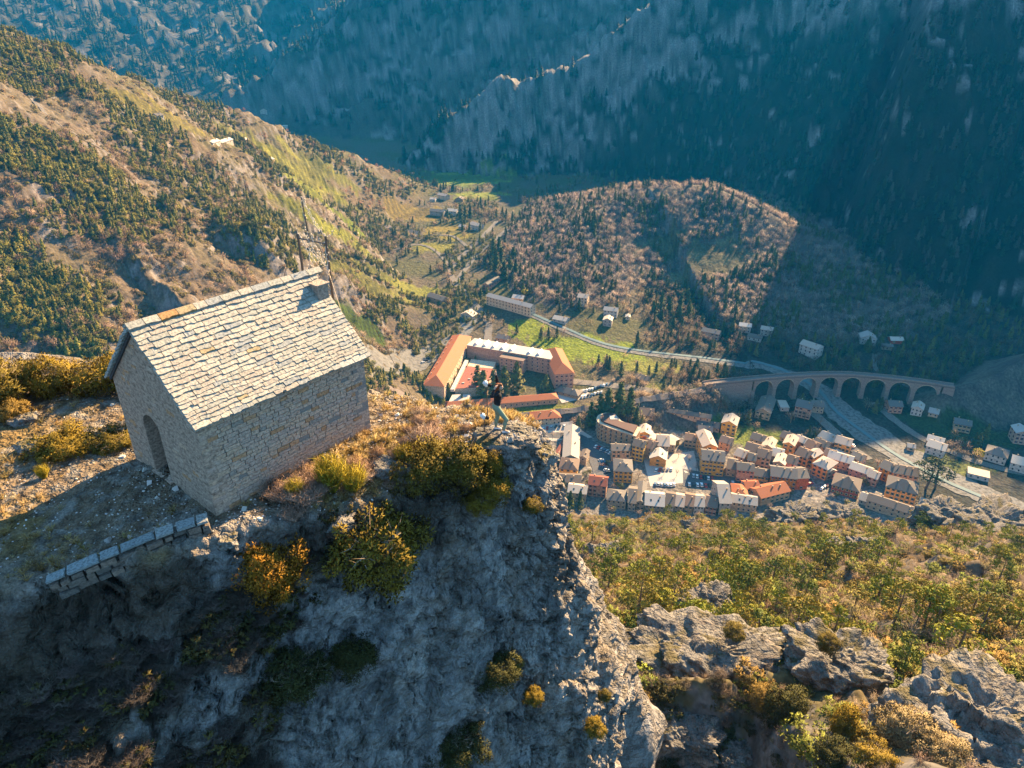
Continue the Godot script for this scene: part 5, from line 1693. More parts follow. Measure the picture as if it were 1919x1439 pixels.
func windows_on(t: Node, w: float, at: Vector3, turn: float, storeys: int, per: int, wall: String, eaves: float) -> void:
	var step := w / per
	var sh := eaves / storeys
	for s in storeys:
		for i in per:
			var x := (i + 0.5) * step - w / 2 + rng.randf_range(-0.12, 0.12)
			if rng.randf() < 0.08: continue
			var b := Basis(Vector3.UP, turn)
			var p := at + b * Vector3(x, 0, 0.0) + Vector3(0, s * sh + sh * 0.55, 0)
			var sc := minf(1.0, step / 2.1)
			part("window", window_of(wall, s == 1 and storeys > 2), t, null, Transform3D(b.scaled(Vector3(sc, sc, 1.0)) if false else b * Basis.from_scale(Vector3(sc, sc, 1)), p))

func roof_slab(mb: MB, a: Vector3, b: Vector3, c: Vector3, d: Vector3, thick := 0.22) -> void:
	var n := (b - a).cross(d - a).normalized()
	if n.y < 0: n = -n
	mb.ref = (a + b + c + d) * 0.25
	var u := n * thick
	mb.quad(a + u, b + u, c + u, d + u)
	mb.quad(a, b, c, d)
	mb.quad(a, b, b + u, a + u); mb.quad(b, c, c + u, b + u); mb.quad(c, d, d + u, c + u); mb.quad(d, a, a + u, d + u)
	mb.ref = Vector3.INF

func chimney(t: Node, p: Vector3, tall := 1.3) -> void:
	var mb := MB.new()
	mb.box(p + Vector3(0, tall / 2 - 0.4, 0), Vector3(0.35, 0, 0), Vector3(0, tall / 2 + 0.4, 0), Vector3(0, 0, 0.3))
	mb.box(p + Vector3(0, tall + 0.06, 0), Vector3(0.45, 0, 0), Vector3(0, 0.06, 0), Vector3(0, 0, 0.4))
	part("chimney", mb.done(M.wall_B), t)

func house(a: Array) -> void:
	var x: float = a[0]
	var d: float = a[1]
	var w: float = a[3]
	var dp: float = a[4]
	var st: int = a[5]
	var kind: String = a[6]
	var wall: String = a[7]
	var rm: Material = M["roof_%s%d" % [a[8], rng.randi() % 4]]
	var t := thing(a[9], a[11], a[10], on(x, d), a[2])
	var e := st * 2.9 + 0.5
	var hw := w / 2
	var mb := MB.new()
	mb.box(Vector3(0, e / 2 - 1.5, -dp / 2), Vector3(hw, 0, 0), Vector3(0, e / 2 + 1.5, 0), Vector3(0, 0, dp / 2))
	var rb := MB.new()
	var o := 0.5
	var rise := 0.0
	var pc := []
	if kind == "x":
		rise = dp * 0.24
		var y0 := e - o * 0.48
		mb.ref = Vector3(0, e, -dp / 2)
		for s in [-hw, hw]:
			mb.tri(Vector3(s, e, 0), Vector3(s, e, -dp), Vector3(s, e + rise, -dp / 2))
		mb.ref = Vector3.INF
		roof_slab(rb, Vector3(-hw - o, y0, o), Vector3(hw + o, y0, o), Vector3(hw + o, e + rise, -dp / 2), Vector3(-hw - o, e + rise, -dp / 2))
		roof_slab(rb, Vector3(-hw - o, y0, -dp - o), Vector3(hw + o, y0, -dp - o), Vector3(hw + o, e + rise, -dp / 2 - 0.01), Vector3(-hw - o, e + rise, -dp / 2 - 0.01))
		pc = [Vector3(hw * 0.55, e + rise * 0.7, -dp * 0.35), Vector3(-hw * 0.5, e + rise * 0.6, -dp * 0.7), Vector3(hw * 0.05, e + rise * 0.75, -dp * 0.38)]
	elif kind == "z":
		rise = w * 0.25
		var y0 := e - o * 0.5
		mb.ref = Vector3(0, e, -dp / 2)
		for s in [0.0, -dp]:
			mb.tri(Vector3(-hw, e, s), Vector3(hw, e, s), Vector3(0, e + rise, s))
		mb.ref = Vector3.INF
		roof_slab(rb, Vector3(-hw - o, y0, o), Vector3(-hw - o, y0, -dp - o), Vector3(0, e + rise, -dp - o), Vector3(0, e + rise, o))
		roof_slab(rb, Vector3(hw + o, y0, o), Vector3(hw + o, y0, -dp - o), Vector3(0.01, e + rise, -dp - o), Vector3(0.01, e + rise, o))
		pc = [Vector3(hw * 0.5, e + rise * 0.6, -dp * 0.4), Vector3(-hw * 0.4, e + rise * 0.6, -dp * 0.75)]
	elif kind == "h":
		var long := w > dp
		var run := minf(w, dp) / 2
		rise = run * 0.55
		var y0 := e - o * 0.5
		var r0 := Vector3(-hw + run if long else 0.0, e + rise, -dp / 2 if long else -run)
		var r1 := Vector3(hw - run if long else 0.0, e + rise, -dp / 2 if long else -dp + run)
		var c := [Vector3(-hw - o, y0, o), Vector3(hw + o, y0, o), Vector3(hw + o, y0, -dp - o), Vector3(-hw - o, y0, -dp - o)]
		rb.ref = Vector3(0, e - 1, -dp / 2)
		if long:
			rb.quad(c[0], c[1], r1, r0); rb.quad(c[2], c[3], r0, r1); rb.tri(c[1], c[2], r1); rb.tri(c[3], c[0], r0)
		else:
			rb.tri(c[0], c[1], r0); rb.tri(c[2], c[3], r1); rb.quad(c[1], c[2], r1, r0); rb.quad(c[3], c[0], r0, r1)
		for k in 4:
			var p: Vector3 = c[k]
			var q: Vector3 = c[(k + 1) % 4]
			rb.quad(p, q, q - Vector3(0, 0.25, 0), p - Vector3(0, 0.25, 0))
		rb.quad(c[0] - Vector3(0, 0.25, 0), c[1] - Vector3(0, 0.25, 0), c[2] - Vector3(0, 0.25, 0), c[3] - Vector3(0, 0.25, 0))
		rb.ref = Vector3.INF
		pc = [Vector3(hw * 0.4, e + rise * 0.5, -dp * 0.35), Vector3(-hw * 0.35, e + rise * 0.5, -dp * 0.35)]
	else:
		rb.box(Vector3(0, e + 0.12, -dp / 2), Vector3(hw + 0.25, 0, 0), Vector3(0, 0.14, 0), Vector3(0, 0, dp / 2 + 0.25))
	var wm: StandardMaterial3D = M["wall_" + wall]
	var vary: int = rng.randi() % 3
	if vary and not M.has("wall_%s%d" % [wall, vary]):
		M["wall_%s%d" % [wall, vary]] = tinted(wm, (WALLS[wall] as Color) * [Color.WHITE, Color(1.18, 1.12, 1.08), Color(0.86, 0.80, 0.76)][vary])
	if vary: wm = M["wall_%s%d" % [wall, vary]]
	part("wall", mb.done(wm), t)
	part("roof", rb.done(rm), t)
	var near := d < 560.0
	if pc and near:
		for k in mini(pc.size(), 1 + int(w / 7.0)):
			chimney(t, pc[k])
	elif pc:
		chimney(t, pc[0])
	var cam := Vector2(-x, d).normalized()    # towards the camera, in (x, z)
	var per: int = a[12]
	windows_on(t, w, Vector3(0, 0, 0.0), 0.0, st, per, wall, e)
	var side := maxi(1, int(dp / 4.5))
	if dp > 30.0: side = 6
	var bx := Vector2(cos(a[2]), -sin(a[2]))
	windows_on(t, dp, Vector3(hw if bx.dot(cam) > 0.0 else -hw, 0, -dp / 2), PI / 2 if bx.dot(cam) > 0.0 else -PI / 2, st, side, wall, e)
	# skylights on the near slopes of the larger roofs
	if kind == "x" and near and w > 11.0 and rng.randf() < 0.5:
		for k in 2:
			var q := Vector3((k - 0.5) * w * 0.4, e + rise * 0.42, -dp * 0.21)
			var sm := MB.new()
			sm.box(q + Vector3(0, 0.26, 0), Vector3(0.5, 0, 0), Vector3(0, 0.05, 0.1), Vector3(0, 0.30, -0.62))
			part("skylight", sm.done(M.glass), t)

func wing(t: Node, called: String, pts: Array, low: float, e: float, wall: Material) -> void:
	# an upright prism over a plan outline (x, d), outline given round once
	var mb := MB.new()
	var o := PackedVector2Array(pts)
	var ctr := Vector2.ZERO
	for p in o: ctr += p / o.size()
	for i in o.size():
		var a := o[i]
		var b := o[(i + 1) % o.size()]
		mb.ref = Vector3(ctr.x, (low + e) * 0.5, -ctr.y)
		mb.quad(Vector3(a.x, low, -a.y), Vector3(b.x, low, -b.y), Vector3(b.x, e, -b.y), Vector3(a.x, e, -a.y))
	var ix := Geometry2D.triangulate_polygon(o)
	for k in range(0, ix.size(), 3):
		var q := []
		for j in 3: q.append(Vector3(o[ix[k + j]].x, e, -o[ix[k + j]].y))
		mb.ref = Vector3(ctr.x, low, -ctr.y)
		mb.tri(q[0], q[1], q[2])
	part(called, mb.done(wall), t)

func wall_windows(t: Node, a: Vector2, b: Vector2, low: float, storeys: int, sh: float, per: int, wall: String) -> void:
	var dir := (b - a).normalized()
	var turn := atan2(dir.y, dir.x)
	var step := a.distance_to(b) / per
	for s in storeys:
		for i in per:
			var p := a + dir * (i + 0.5) * step
			part("window", window_of(wall), t, null, Transform3D(Basis(Vector3.UP, turn), Vector3(p.x, low + s * sh + sh * 0.55, -p.y)))

# a gabled or hipped roof over a straight bar from p to q (x, d), half width hw
func bar_roof(t: Node, p: Vector2, q: Vector2, hw: float, e: float, rise: float, hip0: float, hip1: float, mt: Material) -> void:
	var dir := (q - p).normalized()
	var s := Vector2(-dir.y, dir.x)
	var o := 0.6
	var v := func(c: Vector2, y: float) -> Vector3: return Vector3(c.x, y, -c.y)
	var c0: Vector3 = v.call(p - dir * o + s * (hw + o), e)
	var c1: Vector3 = v.call(p - dir * o - s * (hw + o), e)
	var c2: Vector3 = v.call(q + dir * o - s * (hw + o), e)
	var c3: Vector3 = v.call(q + dir * o + s * (hw + o), e)
	var r0: Vector3 = v.call(p + dir * hip0, e + rise)
	var r1: Vector3 = v.call(q - dir * hip1, e + rise)
	var mb := MB.new()
	mb.ref = (c0 + c1 + c2 + c3) * 0.25 - Vector3(0, 1, 0)
	mb.quad(c0, c3, r1, r0)
	mb.quad(c1, c2, r1, r0)
	mb.tri(c0, c1, r0)
	mb.tri(c2, c3, r1)
	mb.quad(c0, c1, c2, c3)
	part("roof", mb.done(mt), t)

func bar(p: Vector2, q: Vector2, hw: float) -> Array:
	var dir := (q - p).normalized()
	var s := Vector2(-dir.y, dir.x) * hw
	return [p + s, p - s, q - s, q + s]

func build_great_block() -> void:
	var y := -258.0
	var t := thing("great_block", "vast former station block with red-tiled wings round a court of conifers", "building", Vector3.ZERO)
	# left wing, long red roof
	var p := Vector2(-62, 500)
	var q := Vector2(-46, 600)
	wing(t, "wing_wall", bar(p, q, 8.5), y - 6, y + 13.0, M.wall_C)
	bar_roof(t, p, q, 8.5, y + 13.0, 5.2, 9.0, 9.0, M.roof_t)
	wall_windows(t, Vector2(-53.5, 499), Vector2(-37.6, 598), y, 3, 4.0, 16, "C")
	for k in 9:
		var c := p.lerp(q, 0.08 + 0.1 * k)
		chimney(t, Vector3(c.x - 6.5, y + 14.5, -c.y), 1.0)
	# middle wing, flat gravel roof with white skylights
	var a := Vector2(-37, 583)
	var b := Vector2(36, 553)
	wing(t, "wing_wall", bar(a, b, 8.0), y - 4, y + 14.5, M.wall_P)
	wing(t, "flat_roof", bar(a, b, 8.35), y + 14.5, y + 14.9, M.roof_w)
	wall_windows(t, Vector2(-38.5, 575.2), Vector2(33, 545.4), y + 1.0, 4, 3.3, 16, "C")
	var dir := (b - a).normalized()
	for k in 8:
		if k == 5: continue
		var c := a + dir * (7.0 + k * 8.4)
		var mb := MB.new()
		var s := Vector3(-dir.y, 0, -dir.x)
		var dd := Vector3(dir.x, 0, -dir.y)
		mb.ref = Vector3(c.x, y + 15, -c.y)
		var e0 := Vector3(c.x, y + 14.9, -c.y) - s * 5.0
		var e1 := Vector3(c.x, y + 14.9, -c.y) + s * 5.0
		mb.quad(e0 - dd * 2.2, e1 - dd * 2.2, e1 + Vector3(0, 2.6, 0), e0 + Vector3(0, 2.6, 0))
		mb.quad(e0 + dd * 2.2, e1 + dd * 2.2, e1 + Vector3(0, 2.6, 0), e0 + Vector3(0, 2.6, 0))
		mb.tri(e0 - dd * 2.2, e0 + dd * 2.2, e0 + Vector3(0, 2.6, 0))
		mb.tri(e1 - dd * 2.2, e1 + dd * 2.2, e1 + Vector3(0, 2.6, 0))
		part("skylight", mb.done(M.shoe), t)
	# projecting bay of the middle wing
	var bay := bar(Vector2(-8, 561), Vector2(12, 552.6), 7.0)
	wing(t, "bay_wall", bay, y - 4, y + 12.5, M.wall_P)
	wing(t, "flat_roof", bar(Vector2(-8.3, 561.1), Vector2(12.3, 552.5), 7.3), y + 12.5, y + 12.9, M.roof_b)
	wall_windows(t, Vector2(-10.7, 554.5), Vector2(9.3, 546.1), y, 4, 3.0, 5, "C")
	# right wing, hipped red roof
	p = Vector2(43, 524)
	q = Vector2(36, 572)
	wing(t, "wing_wall", bar(p, q, 8.0), y - 4, y + 12.0, M.wall_P)
	bar_roof(t, p, q, 8.0, y + 12.0, 6.0, 9.0, 9.0, M.roof_t)
	wall_windows(t, Vector2(35.1, 522.8), Vector2(50.9, 525.2), y - 0.5, 3, 3.9, 4, "P")
	wall_windows(t, Vector2(30, 560), Vector2(35.0, 524), y - 0.5, 3, 3.9, 8, "P")
	# low red court hall between the wings
	var hall := [Vector2(-46, 508), Vector2(-20, 512), Vector2(-14, 560), Vector2(-36, 566)]
	wing(t, "court_hall_wall", hall, y - 6, y + 5.5, M.wall_C)
	wing(t, "court_roof", [Vector2(-45.6, 508.6), Vector2(-20.6, 512.4), Vector2(-15.6, 546), Vector2(-38.6, 551)], y + 5.52, y + 5.9, M.roof_r)
	wing(t, "white_canopy", [Vector2(-49.5, 505), Vector2(-46.3, 505), Vector2(-38, 560), Vector2(-41, 561)], y + 5.0, y + 7.2, M.wall_W)
	for k in 5:
		var mb := MB.new()
		mb.box(Vector3(-40 + k * 4.6, y + 6.3, -(518 + (k * 7) % 22)), Vector3(1.0, 0, 0), Vector3(0, 0.4, 0), Vector3(0, 0, 0.5))
		part("roof_hatch", mb.done(M.wall_W), t)
	# glazed lean-to at the near end
	wing(t, "lean_to", [Vector2(-50, 492), Vector2(-36, 492), Vector2(-33, 505), Vector2(-48, 505)], y - 6, y + 2.6, M.roof_w)
	# the long low building in front
	var l := thing("long_low_building", "long low building with terracotta roof in front of the great block", "building", Vector3.ZERO)
	p = Vector2(-52, 489)
	q = Vector2(36, 504)
	wing(l, "wall", bar(p, q, 4.6), -265, -256.2, M.wall_P)
	bar_roof(l, p, q, 4.6, -256.2, 2.6, 2.0, 4.6, M.roof_t)
	wall_windows(l, Vector2(-51.2, 484.4), Vector2(36.8, 499.4), -261.0, 1, 4.2, 20, "B")

func build_hotel() -> void:
	var y := -264.0
	var t := thing("curved_hotel", "curved four-storey peach hotel with dark brown roof and rows of balconies", "hotel", Vector3.ZERO)
	var out := []
	var inn := []
	# outer line from the rounded left end to the straight right end, then back along the court
	for k in 9:
		var an := deg_to_rad(78.0 + k * 20.0)
		out.append(Vector2(71.5 + cos(an) * 8.5, 455.0 + sin(an) * 9.5))
	out.append(Vector2(70, 444.0))
	out.append(Vector2(87.5, 431.5))
	inn = [Vector2(93, 443), Vector2(80, 452), Vector2(77, 463)]
	wing(t, "wall", out + inn, y - 2, y + 13.6, M.wall_O2)
	var shr := []
	var ctr := Vector2(78, 450)
	for p in out + inn: shr.append(p + (p - ctr).normalized() * 0.7)
	wing(t, "eaves", shr, y + 13.6, y + 14.2, M.wall_C)
	var top_r := []
	for p in out + inn: top_r.append(p + (ctr - p).normalized() * 2.4)
	wing(t, "roof", top_r, y + 14.2, y + 15.6, M.roof_brown)
	wing(t, "roof_terrace", [Vector2(72, 458), Vector2(77.5, 458), Vector2(77.5, 452), Vector2(72, 452)], y + 15.6, y + 15.9, M.roof_w)
	for k in range(1, out.size() - 1):
		var a: Vector2 = out[k]
		var b: Vector2 = out[k + 1]
		var dir := (b - a).normalized()
		var len := a.distance_to(b)
		var n := 1 if len < 5.0 else 5
		for s in 4:
			for i in n:
				var c := a + dir * (i + 0.5) * len / n
				var turn := atan2(dir.y, dir.x)
				var bs := Basis(Vector3.UP, turn)
				part("window", window_of("W", true), t, null, Transform3D(bs, Vector3(c.x, y + s * 3.3 + 2.0, -c.y)))
				if s > 0:
					part("balcony", balcony, t, null, Transform3D(bs, Vector3(c.x, y + s * 3.3 + 0.7, -c.y)))

var balcony: ArrayMesh
func make_balcony() -> void:
	var m := ArrayMesh.new()
	var mb := MB.new()
	mb.box(Vector3(0, 0, 0.55), Vector3(1.05, 0, 0), Vector3(0, 0.08, 0), Vector3(0, 0, 0.55))
	mb.into(m, M.wall_C)
	mb = MB.new()
	mb.box(Vector3(0, 0.9, 1.05), Vector3(1.05, 0, 0), Vector3(0, 0.04, 0), Vector3(0, 0, 0.04))
	for k in 7:
		mb.box(Vector3(-0.99 + k * 0.33, 0.5, 1.05), Vector3(0.03, 0, 0), Vector3(0, 0.42, 0), Vector3(0, 0, 0.03))
	mb.into(m, M.steel)
	balcony = m

func build_pavilions() -> void:
	var t := thing("round_pavilion", "small round red pavilion with white roof above the village square", "pavilion", on(99, 452))
	var mb := MB.new()
	mb.tube([Vector3(0, -1, 0), Vector3(0, 4.6, 0)], [5.2, 5.2], 20)
	part("wall", mb.done(M.wall_R2), t)
	mb = MB.new()
	mb.tube([Vector3(0, 4.6, 0), Vector3(0, 5.0, 0), Vector3(0, 5.6, 0)], [5.7, 5.6, 0.05], 20)
	part("roof", mb.done(M.wall_W), t)
	for k in 4:
		var an := -0.9 + k * 0.5
		part("window", window_of("W"), t, null, Transform3D(Basis(Vector3.UP, an), Vector3(sin(an) * 5.2, 2.6, cos(an) * 5.2)))
	t = thing("octagonal_tent", "pale eight-sided tent roof in the shade by the river", "tent", on(232, 429))
	mb = MB.new()
	mb.tube([Vector3(0, 0, 0), Vector3(0, 2.8, 0)], [6.2, 6.2], 8)
	part("side_wall", mb.done(M.wall_B), t)
	mb = MB.new()
	mb.tube([Vector3(0, 2.8, 0), Vector3(0, 4.6, 0)], [6.8, 0.1], 8)
	part("roof", mb.done(M.wall_W), t)
	t = thing("white_van", "white delivery van parked on the shaded river road", "van", on(246, 440), 0.9)
	mb = MB.new()
	mb.box(Vector3(0, 1.5, 0), Vector3(1.0, 0, 0), Vector3(0, 1.05, 0), Vector3(0, 0, 2.7))
	mb.box(Vector3(0, 1.0, 3.0), Vector3(0.95, 0, 0), Vector3(0, 0.6, 0), Vector3(0, 0, 0.5))
	part("body", mb.done(M.car0), t)
	mb = MB.new()
	mb.box(Vector3(0, 2.0, 2.75), Vector3(0.85, 0, 0), Vector3(0, 0.35, -0.15), Vector3(0, 0.1, 0.06))
	part("windscreen", mb.done(M.glass), t)
	for s in [[-1, -1], [-1, 1], [1, -1], [1, 1]]:
		mb = MB.new()
		mb.tube([Vector3(s[0] * 0.8, 0.36, s[1] * 1.8), Vector3(s[0] * 1.02, 0.36, s[1] * 1.8)], [0.36, 0.36], 10)
		part("wheel", mb.done(M.tyre), t)
	t = thing("curved_market_hall", "low curved grey-roofed hall with a yellow colonnade above the square", "hall", Vector3.ZERO)
	var o := []
	var i2 := []
	for k in 8:
		var an := deg_to_rad(200.0 + k * 16.0)
		o.append(Vector2(112 + cos(an) * 15.0, 452 + sin(an) * 13.0))
		i2.push_front(Vector2(112 + cos(an) * 7.5, 453 + sin(an) * 5.5))
	wing(t, "wall", o + i2, -266, -259.6, M.wall_Y)
	var o2 := []
	for p in o + i2: o2.append(p + (p - Vector2(112, 445)).normalized() * 0.6)
	wing(t, "roof", o2, -259.6, -259.0, M.roof_w)
	for k in range(2, 6):
		var c: Vector2 = (o[k] + o[k + 1]) * 0.5
		var dir: Vector2 = (o[k + 1] - o[k]).normalized()
		part("window", window_of("W", true), t, null, Transform3D(Basis(Vector3.UP, atan2(dir.y, dir.x)), Vector3(c.x, -262.0, -c.y)))
	t = thing("lattice_mast", "slim red lattice mast standing by the river upstream of the viaduct", "mast", on(150, 590))
	mb = MB.new()
	for s in [[-1, -1], [-1, 1], [1, -1], [1, 1]]:
		mb.tube([Vector3(s[0] * 1.2, -1, s[1] * 1.2), Vector3(s[0] * 0.15, 21, s[1] * 0.15)], [0.12, 0.1], 4)
	for k in 12:
		var y := 0.5 + k * 1.7
		var r := lerpf(1.2, 0.15, y / 21.0)
		for s in [-1, 1]:
			mb.tube([Vector3(-r, y, r * s), Vector3(r * 0.9, y + 1.6, r * s * 0.9)], [0.06, 0.06], 4)
			mb.tube([Vector3(r * s, y, -r), Vector3(r * s * 0.9, y + 1.6, r * 0.9)], [0.06, 0.06], 4)
	part("lattice", mb.done(M.shut_P), t)

func build_viaduct() -> void:
	var t := thing("railway_viaduct", "curved stone railway viaduct with eight round arches over the gravel river", "viaduct", Vector3.ZERO)
	var line := [Vector2(150, 493), Vector2(158.9, 496.0), Vector2(194.6, 503.5), Vector2(230.5, 509.2), Vector2(265.5, 511.1), Vector2(293.2, 506.3), Vector2(319.1, 498.8), Vector2(343.4, 489.6)]
	var crv := Curve2D.new()
	for i in line.size():
		var a: Vector2 = line[maxi(i - 1, 0)]
		var b: Vector2 = line[mini(i + 1, line.size() - 1)]
		crv.add_point(line[i], (a - b) / 6.0, (b - a) / 6.0)
	var total := crv.get_baked_length()
	var top_y := -240.0
	var deck := MB.new()
	var par := [MB.new(), MB.new()]
	var s := 0.0
	var before := []
	while s <= total:
		var p := crv.sample_baked(s)
		var dir := (crv.sample_baked(minf(s + 1.0, total)) - crv.sample_baked(maxf(s - 1.0, 0.0))).normalized()
		var n := Vector2(-dir.y, dir.x)
		var at := func(k: float, y: float) -> Vector3: return Vector3(p.x + n.x * k, y, -(p.y + n.y * k))
		var now := [at.call(-3.4, top_y), at.call(3.4, top_y), at.call(-3.4, top_y - 0.9), at.call(3.4, top_y - 0.9), at.call(-3.1, top_y + 1.1), at.call(3.1, top_y + 1.1), at.call(-2.7, top_y + 1.1), at.call(2.7, top_y + 1.1), at.call(-2.7, top_y), at.call(2.7, top_y), at.call(-3.1, top_y), at.call(3.1, top_y)]
		if before:
			deck.quad(before[0], now[0], now[1], before[1])
			deck.quad(before[2], now[2], now[3], before[3])
			deck.quad(before[0], now[0], now[2], before[2])
			deck.quad(before[1], now[1], now[3], before[3])
			for k in 2:
				par[k].quad(before[4 + k], now[4 + k], now[6 + k], before[6 + k])
				par[k].quad(before[10 + k], now[10 + k], now[4 + k], before[4 + k])
				par[k].quad(before[8 + k], now[8 + k], now[6 + k], before[6 + k])
		before = now
		s += 3.0
	part("deck", deck.done(M.track), t)
	part("parapet", par[0].done(M.viaduct), t)
	part("parapet", par[1].done(M.viaduct), t)
	# eight arches: each a vaulted spandrel piece, piers between them
	var s0 := 42.0
	var span := 18.4
	for k in 9:
		var sp := s0 + k * span
		var p := crv.sample_baked(sp)
		var dir := (crv.sample_baked(sp + 1.0) - crv.sample_baked(sp - 1.0)).normalized()
		var turn := atan2(dir.y, dir.x)
		var g := ground(p.x, p.y)
		var base := minf(g, top_y - 9.0) - 2.0
		var mb := MB.new()
		mb.ref = Vector3(0, (base + top_y) / 2 - top_y, 0)
		var pts := []
		for y in [base - top_y, -9.4]:
			var gw := 1.9 if y < -9.5 else 1.5
			for c in [[-gw, -3.3], [gw, -3.3], [gw, 3.3], [-gw, 3.3]]:
				pts.append(Vector3(c[0], y, c[1] * (1.1 if y < -9.5 else 1.0)))
		for e in 4:
			mb.quad(pts[e], pts[(e + 1) % 4], pts[4 + (e + 1) % 4], pts[4 + e])
		mb.box(Vector3(0, -9.2, 0), Vector3(1.7, 0, 0), Vector3(0, 0.25, 0), Vector3(0, 0, 3.5))
		part("pier", mb.done(M.viaduct), t, null, Transform3D(Basis(Vector3.UP, turn), Vector3(p.x, top_y, -p.y)))
		if k == 8: continue
		mb = MB.new()
		var ring := MB.new()
		var prev := []
		for i in 17:
			var f := float(i) / 16.0
			var sx := sp + 1.5 + (span - 3.0) * f
			var c := crv.sample_baked(sx)
			var dd := (crv.sample_baked(sx + 0.5) - crv.sample_baked(sx - 0.5)).normalized()
			var nn := Vector2(-dd.y, dd.x)
			var ay := top_y - 9.0 + 7.4 * sqrt(maxf(0.0, 1.0 - pow(2.0 * f - 1.0, 2.0)))
			var q := func(k2: float, y: float) -> Vector3: return Vector3(c.x + nn.x * k2, y, -(c.y + nn.y * k2))
			var now := [q.call(-3.2, ay), q.call(3.2, ay), q.call(-3.2, top_y - 0.9), q.call(3.2, top_y - 0.9), q.call(-3.32, ay), q.call(3.32, ay), q.call(-3.32, ay + 0.75), q.call(3.32, ay + 0.75)]
			if prev:
				mb.quad(prev[0], now[0], now[1], prev[1])
				mb.quad(prev[0], now[0], now[2], prev[2])
				mb.quad(prev[1], now[1], now[3], prev[3])
				ring.quad(prev[4], now[4], now[6], prev[6])
				ring.quad(prev[5], now[5], now[7], prev[7])
			prev = now
		# the masonry over the piers
		for e in [sp, sp + span]:
			var c := crv.sample_baked(e)
			var dd := (crv.sample_baked(e + 0.5) - crv.sample_baked(e - 0.5)).normalized()
			var half := 0.76
			var sh := c + dd * (half if e == sp else -half)
			mb.box(Vector3(sh.x, top_y - 5.0, -sh.y), Vector3(dd.x, 0, -dd.y) * half, Vector3(0, 4.1, 0), Vector3(-dd.y, 0, -dd.x) * 3.2)
		var ao := part("arch", mb.done(M.viaduct), t)
		part("arch_ring", ring.done(M.wall_B), ao)
	# solid approach walls at both ends
	for e in [[0.0, s0 - 1.4, "abutment"], [s0 + 8 * span + 1.4, total, "abutment"]]:
		var mb := MB.new()
		var sx: float = e[0]
		while sx < e[1]:
			var p := crv.sample_baked(sx)
			var q := crv.sample_baked(minf(sx + 4.0, e[1]))
			var dir := (q - p).normalized()
			var c := (p + q) * 0.5
			mb.box(Vector3(c.x, top_y - 9.4, -c.y), Vector3(dir.x, 0, -dir.y) * p.distance_to(q) * 0.5, Vector3(0, 8.5, 0), Vector3(-dir.y, 0, -dir.x) * 3.1)
			sx += 4.0
		part(e[2], mb.done(M.viaduct), t)

var car_meshes := []
func make_cars() -> void:
	for k in CARCOLS.size():
		var m := ArrayMesh.new()
		var mb := MB.new()
		var prof := [[-2.1, 0.35, 0.75], [-2.0, 0.3, 0.95], [-0.8, 0.28, 0.98], [1.6, 0.28, 1.0], [2.1, 0.35, 0.9]]
		for i in prof.size() - 1:
			var a: Array = prof[i]
			var b: Array = prof[i + 1]
			mb.ref = Vector3(0, 0.6, (a[0] + b[0]) / 2)
			var p := []
			for e in [a, b]:
				for yy in [e[1], e[2]]:
					for x in [-0.86, 0.86]:
						p.append(Vector3(x, yy, -e[0]))
			mb.hexa(p)
		mb.box(Vector3(0, 1.47, -0.45), Vector3(0.62, 0, 0), Vector3(0, 0.03, 0), Vector3(0, 0, 0.8))
		mb.into(m, M["car%d" % k])
		mb = MB.new()
		mb.ref = Vector3(0, 1.2, -0.4)
		var p := []
		for yy in [[1.0, 0.80, 1.0, -1.75], [1.44, 0.62, 0.35, -1.25]]:
			for z in [yy[2], yy[3]]:
				for x in [-yy[1], yy[1]]:
					p.append(Vector3(x, yy[0], z))
		mb.hexa(p)
		mb.into(m, M.glass)
		mb = MB.new()
		for s in [[-1, -1.3], [-1, 1.3], [1, -1.3], [1, 1.3]]:
			mb.tube([Vector3(s[0] * 0.66, 0.31, s[1]), Vector3(s[0] * 0.88, 0.31, s[1])], [0.31, 0.31], 10)
		mb.into(m, M.tyre)
		car_meshes.append(m)

const CARNAMES := ["silver", "grey", "black", "dark blue", "red", "white"]
func build_cars() -> void:
	rng.seed = 5
	for c in CARS:
		var k: int = [0, 0, 1, 2, 3, 1, 5, 5, 2, 3, 4, 0][rng.randi() % 12]
		var label: String = c[3].replace("car ", CARNAMES[k] + " car ") if not c[3].begins_with("white van") else c[3]
		if c[3].begins_with("white van"): k = 5
		var o := top("parked_car" if k != 5 or not c[3].begins_with("white van") else "parked_van", car_meshes[k], label, "car" if not c[3].begins_with("white van") else "van", c[3].replace("car parked", "cars parked"))
		o.position = on(c[0], c[1]) + Vector3(0, 0.22, 0)
		o.rotation = Vector3(0, deg_to_rad(c[2] + 90.0 + rng.randf_range(-5, 5)), 0)
		if c[3].begins_with("white van"): o.scale = Vector3(1.1, 1.4, 1.25)

